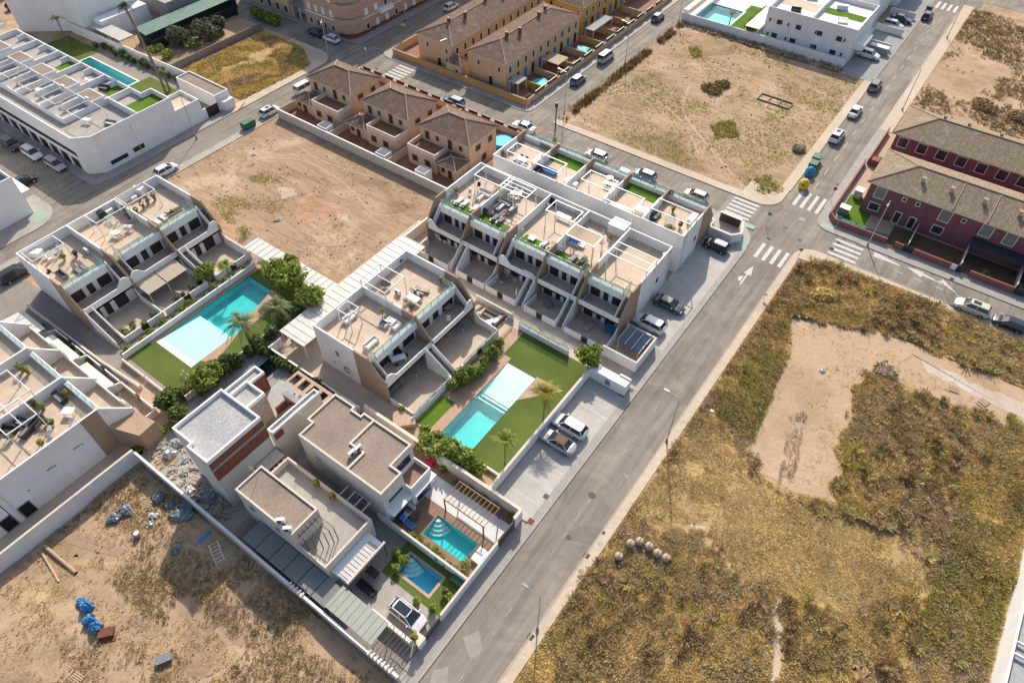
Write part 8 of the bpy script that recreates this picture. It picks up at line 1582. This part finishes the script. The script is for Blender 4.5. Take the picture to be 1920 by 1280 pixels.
# roof frames and furniture of the white terrace at the top left
for i, (x0, y0, x1, y1, l) in enumerate(((-121.4, 40.6, -117, 44.6, 'corner unit'), (-129.0, 40.6, -124.8, 44.6, 'second unit'), (-136.6, 40.6, -132.4, 44.6, 'third unit'), (-144.2, 40.6, -140, 44.6, 'fourth unit'))):
    t = thing('pergola', 'thin white roof frame over the front yard of the white terrace, '+l, 'pergola', (x0, y0, 5.95), 'thin roof frames of the white terrace')
    for y in (y0, y1): MB().box(x0, y-.04, 8.0, x1, y+.04, 8.1).build('beam', 'white_metal', t)
    for x in (x0, x1):
        MB().box(x-.04, y0, 8.101, x+.04, y1, 8.16).build('beam', 'white_metal', t)
        for y in (y0, y1): MB().box(x-.04, y-.04, 5.95, x+.04, y+.04, 8.0).build('post', 'white_metal', t)
for x, y, fn, a, l in ((-119, 42, p_table, ('white_plastic', 1.5, .85), 'white table on the corner roof yard of the white terrace'), (-115.4, 44, p_sofa, ('grey_fabric', 'white_fabric', 2.), 'grey sofa on the corner roof yard of the white terrace'), (-127, 42.5, p_table, ('wood', 1.4, .8), 'brown table on the second roof yard of the white terrace'), (-126.6, 50, p_sofa, ('dark_fabric', 'grey_fabric', 2.), 'dark sofa on the rear second roof yard of the white terrace'), (-134.5, 42.6, p_table, ('white_plastic', 1.5, .85), 'white table on the third roof yard of the white terrace'), (-142, 43, p_sofa, ('beige_fabric', 'beige_fabric', 2.), 'beige sofa on the fourth roof yard of the white terrace'), (-131, 50, p_lounger, (), 'white lounger on the rear third roof yard of the white terrace'), (-38.5, 155, p_sofa, ('dark_fabric', 'dark_fabric', 2.), 'dark sofa on the roof of the white building beyond the long wall'), (-29, 156, p_table, ('grey_metal', 2., 1.), 'grey table on the roof of the white building beyond the long wall'), (-31, 162, p_box, ('white_plastic', 2.2, .9, .8), 'white box on the roof of the white building beyond the long wall'), (-38, 163, p_box, ('white_plastic', 2.2, .9, .8), 'second white box on the roof of the white building beyond the long wall')):
    o = put(fn, a, 500, 300, 5.96, 20, l); o.location = (x, y, 5.96)

# loose scraps of the building work (uncountable)
def scraps(name, poly, n, mats, label, z=.1, smax=.35):
    P = np.array(poly); b = MB(); k = 0
    while k < n:
        x, y = rnd.uniform(P[:, 0].min(), P[:, 0].max()), rnd.uniform(P[:, 1].min(), P[:, 1].max())
        if not inpoly(np.array([x]), np.array([y]), poly)[0]: continue
        b.cur = rnd.randrange(len(mats)); b.T = xf(x, y, rnd.uniform(0, 180), z); b.box(0, 0, 0, rnd.uniform(.1, smax*2.2), rnd.uniform(.05, smax), rnd.uniform(.03, .22)); k += 1
    return tag(b.build(name, mats), label, 'rubble', kind='stuff')
scraps('site_scraps', [G(270, 850), G(325, 820), G(350, 850), G(400, 910), G(440, 960), G(415, 985), G(340, 920)], 230, ['concrete', 'grey_metal', 'pale_wood', 'plaster_patch', 'slate_tarp', 'rubble'], 'loose planks, bags and rubble in the yard of the unfinished villa')
scraps('site_scraps', [G(220, 930), G(330, 940), G(370, 1010), G(330, 1040), G(250, 990)], 90, ['rubble', 'terracotta', 'pale_wood', 'slate_tarp'], 'loose scraps around the tarpaulins on the weedy plot', .02, .22)
scraps('site_scraps', [(-50, 19), (-46.6, 19), (-46.6, 24.8), (-50, 24.8)], 90, ['rubble', 'bare_brick', 'terracotta', 'concrete'], 'bricks and scraps on the unfinished villa terrace', 3.22, .2)
scraps('field_litter', [G(1630, 895), G(1720, 890), G(1730, 920), G(1650, 925)], 50, ['rubble', 'white_plastic'], 'broken slab pieces scattered in the field', .25, .3)
scraps('plot_stones', [(-102, 41), (-61, 43), (-61, 66), (-102, 66)], 220, ['rubble', 'concrete', 'stone_strip'], 'small stones and litter over the middle dirt plot', .02, .14)
scraps('plot_stones', [(-59, -20), (-59, 7.5), (-20, 7.5), (-25, -12)], 200, ['rubble', 'concrete', 'stone_strip'], 'small stones over the weedy corner plot', .03, .12)
scraps('plot_stones', [(-60, 100), (-20, 100), (-20, 146), (-60, 146)], 200, ['rubble', 'stone_strip', 'soil_and_shade'], 'small stones over the far dirt plot', .02, .16)
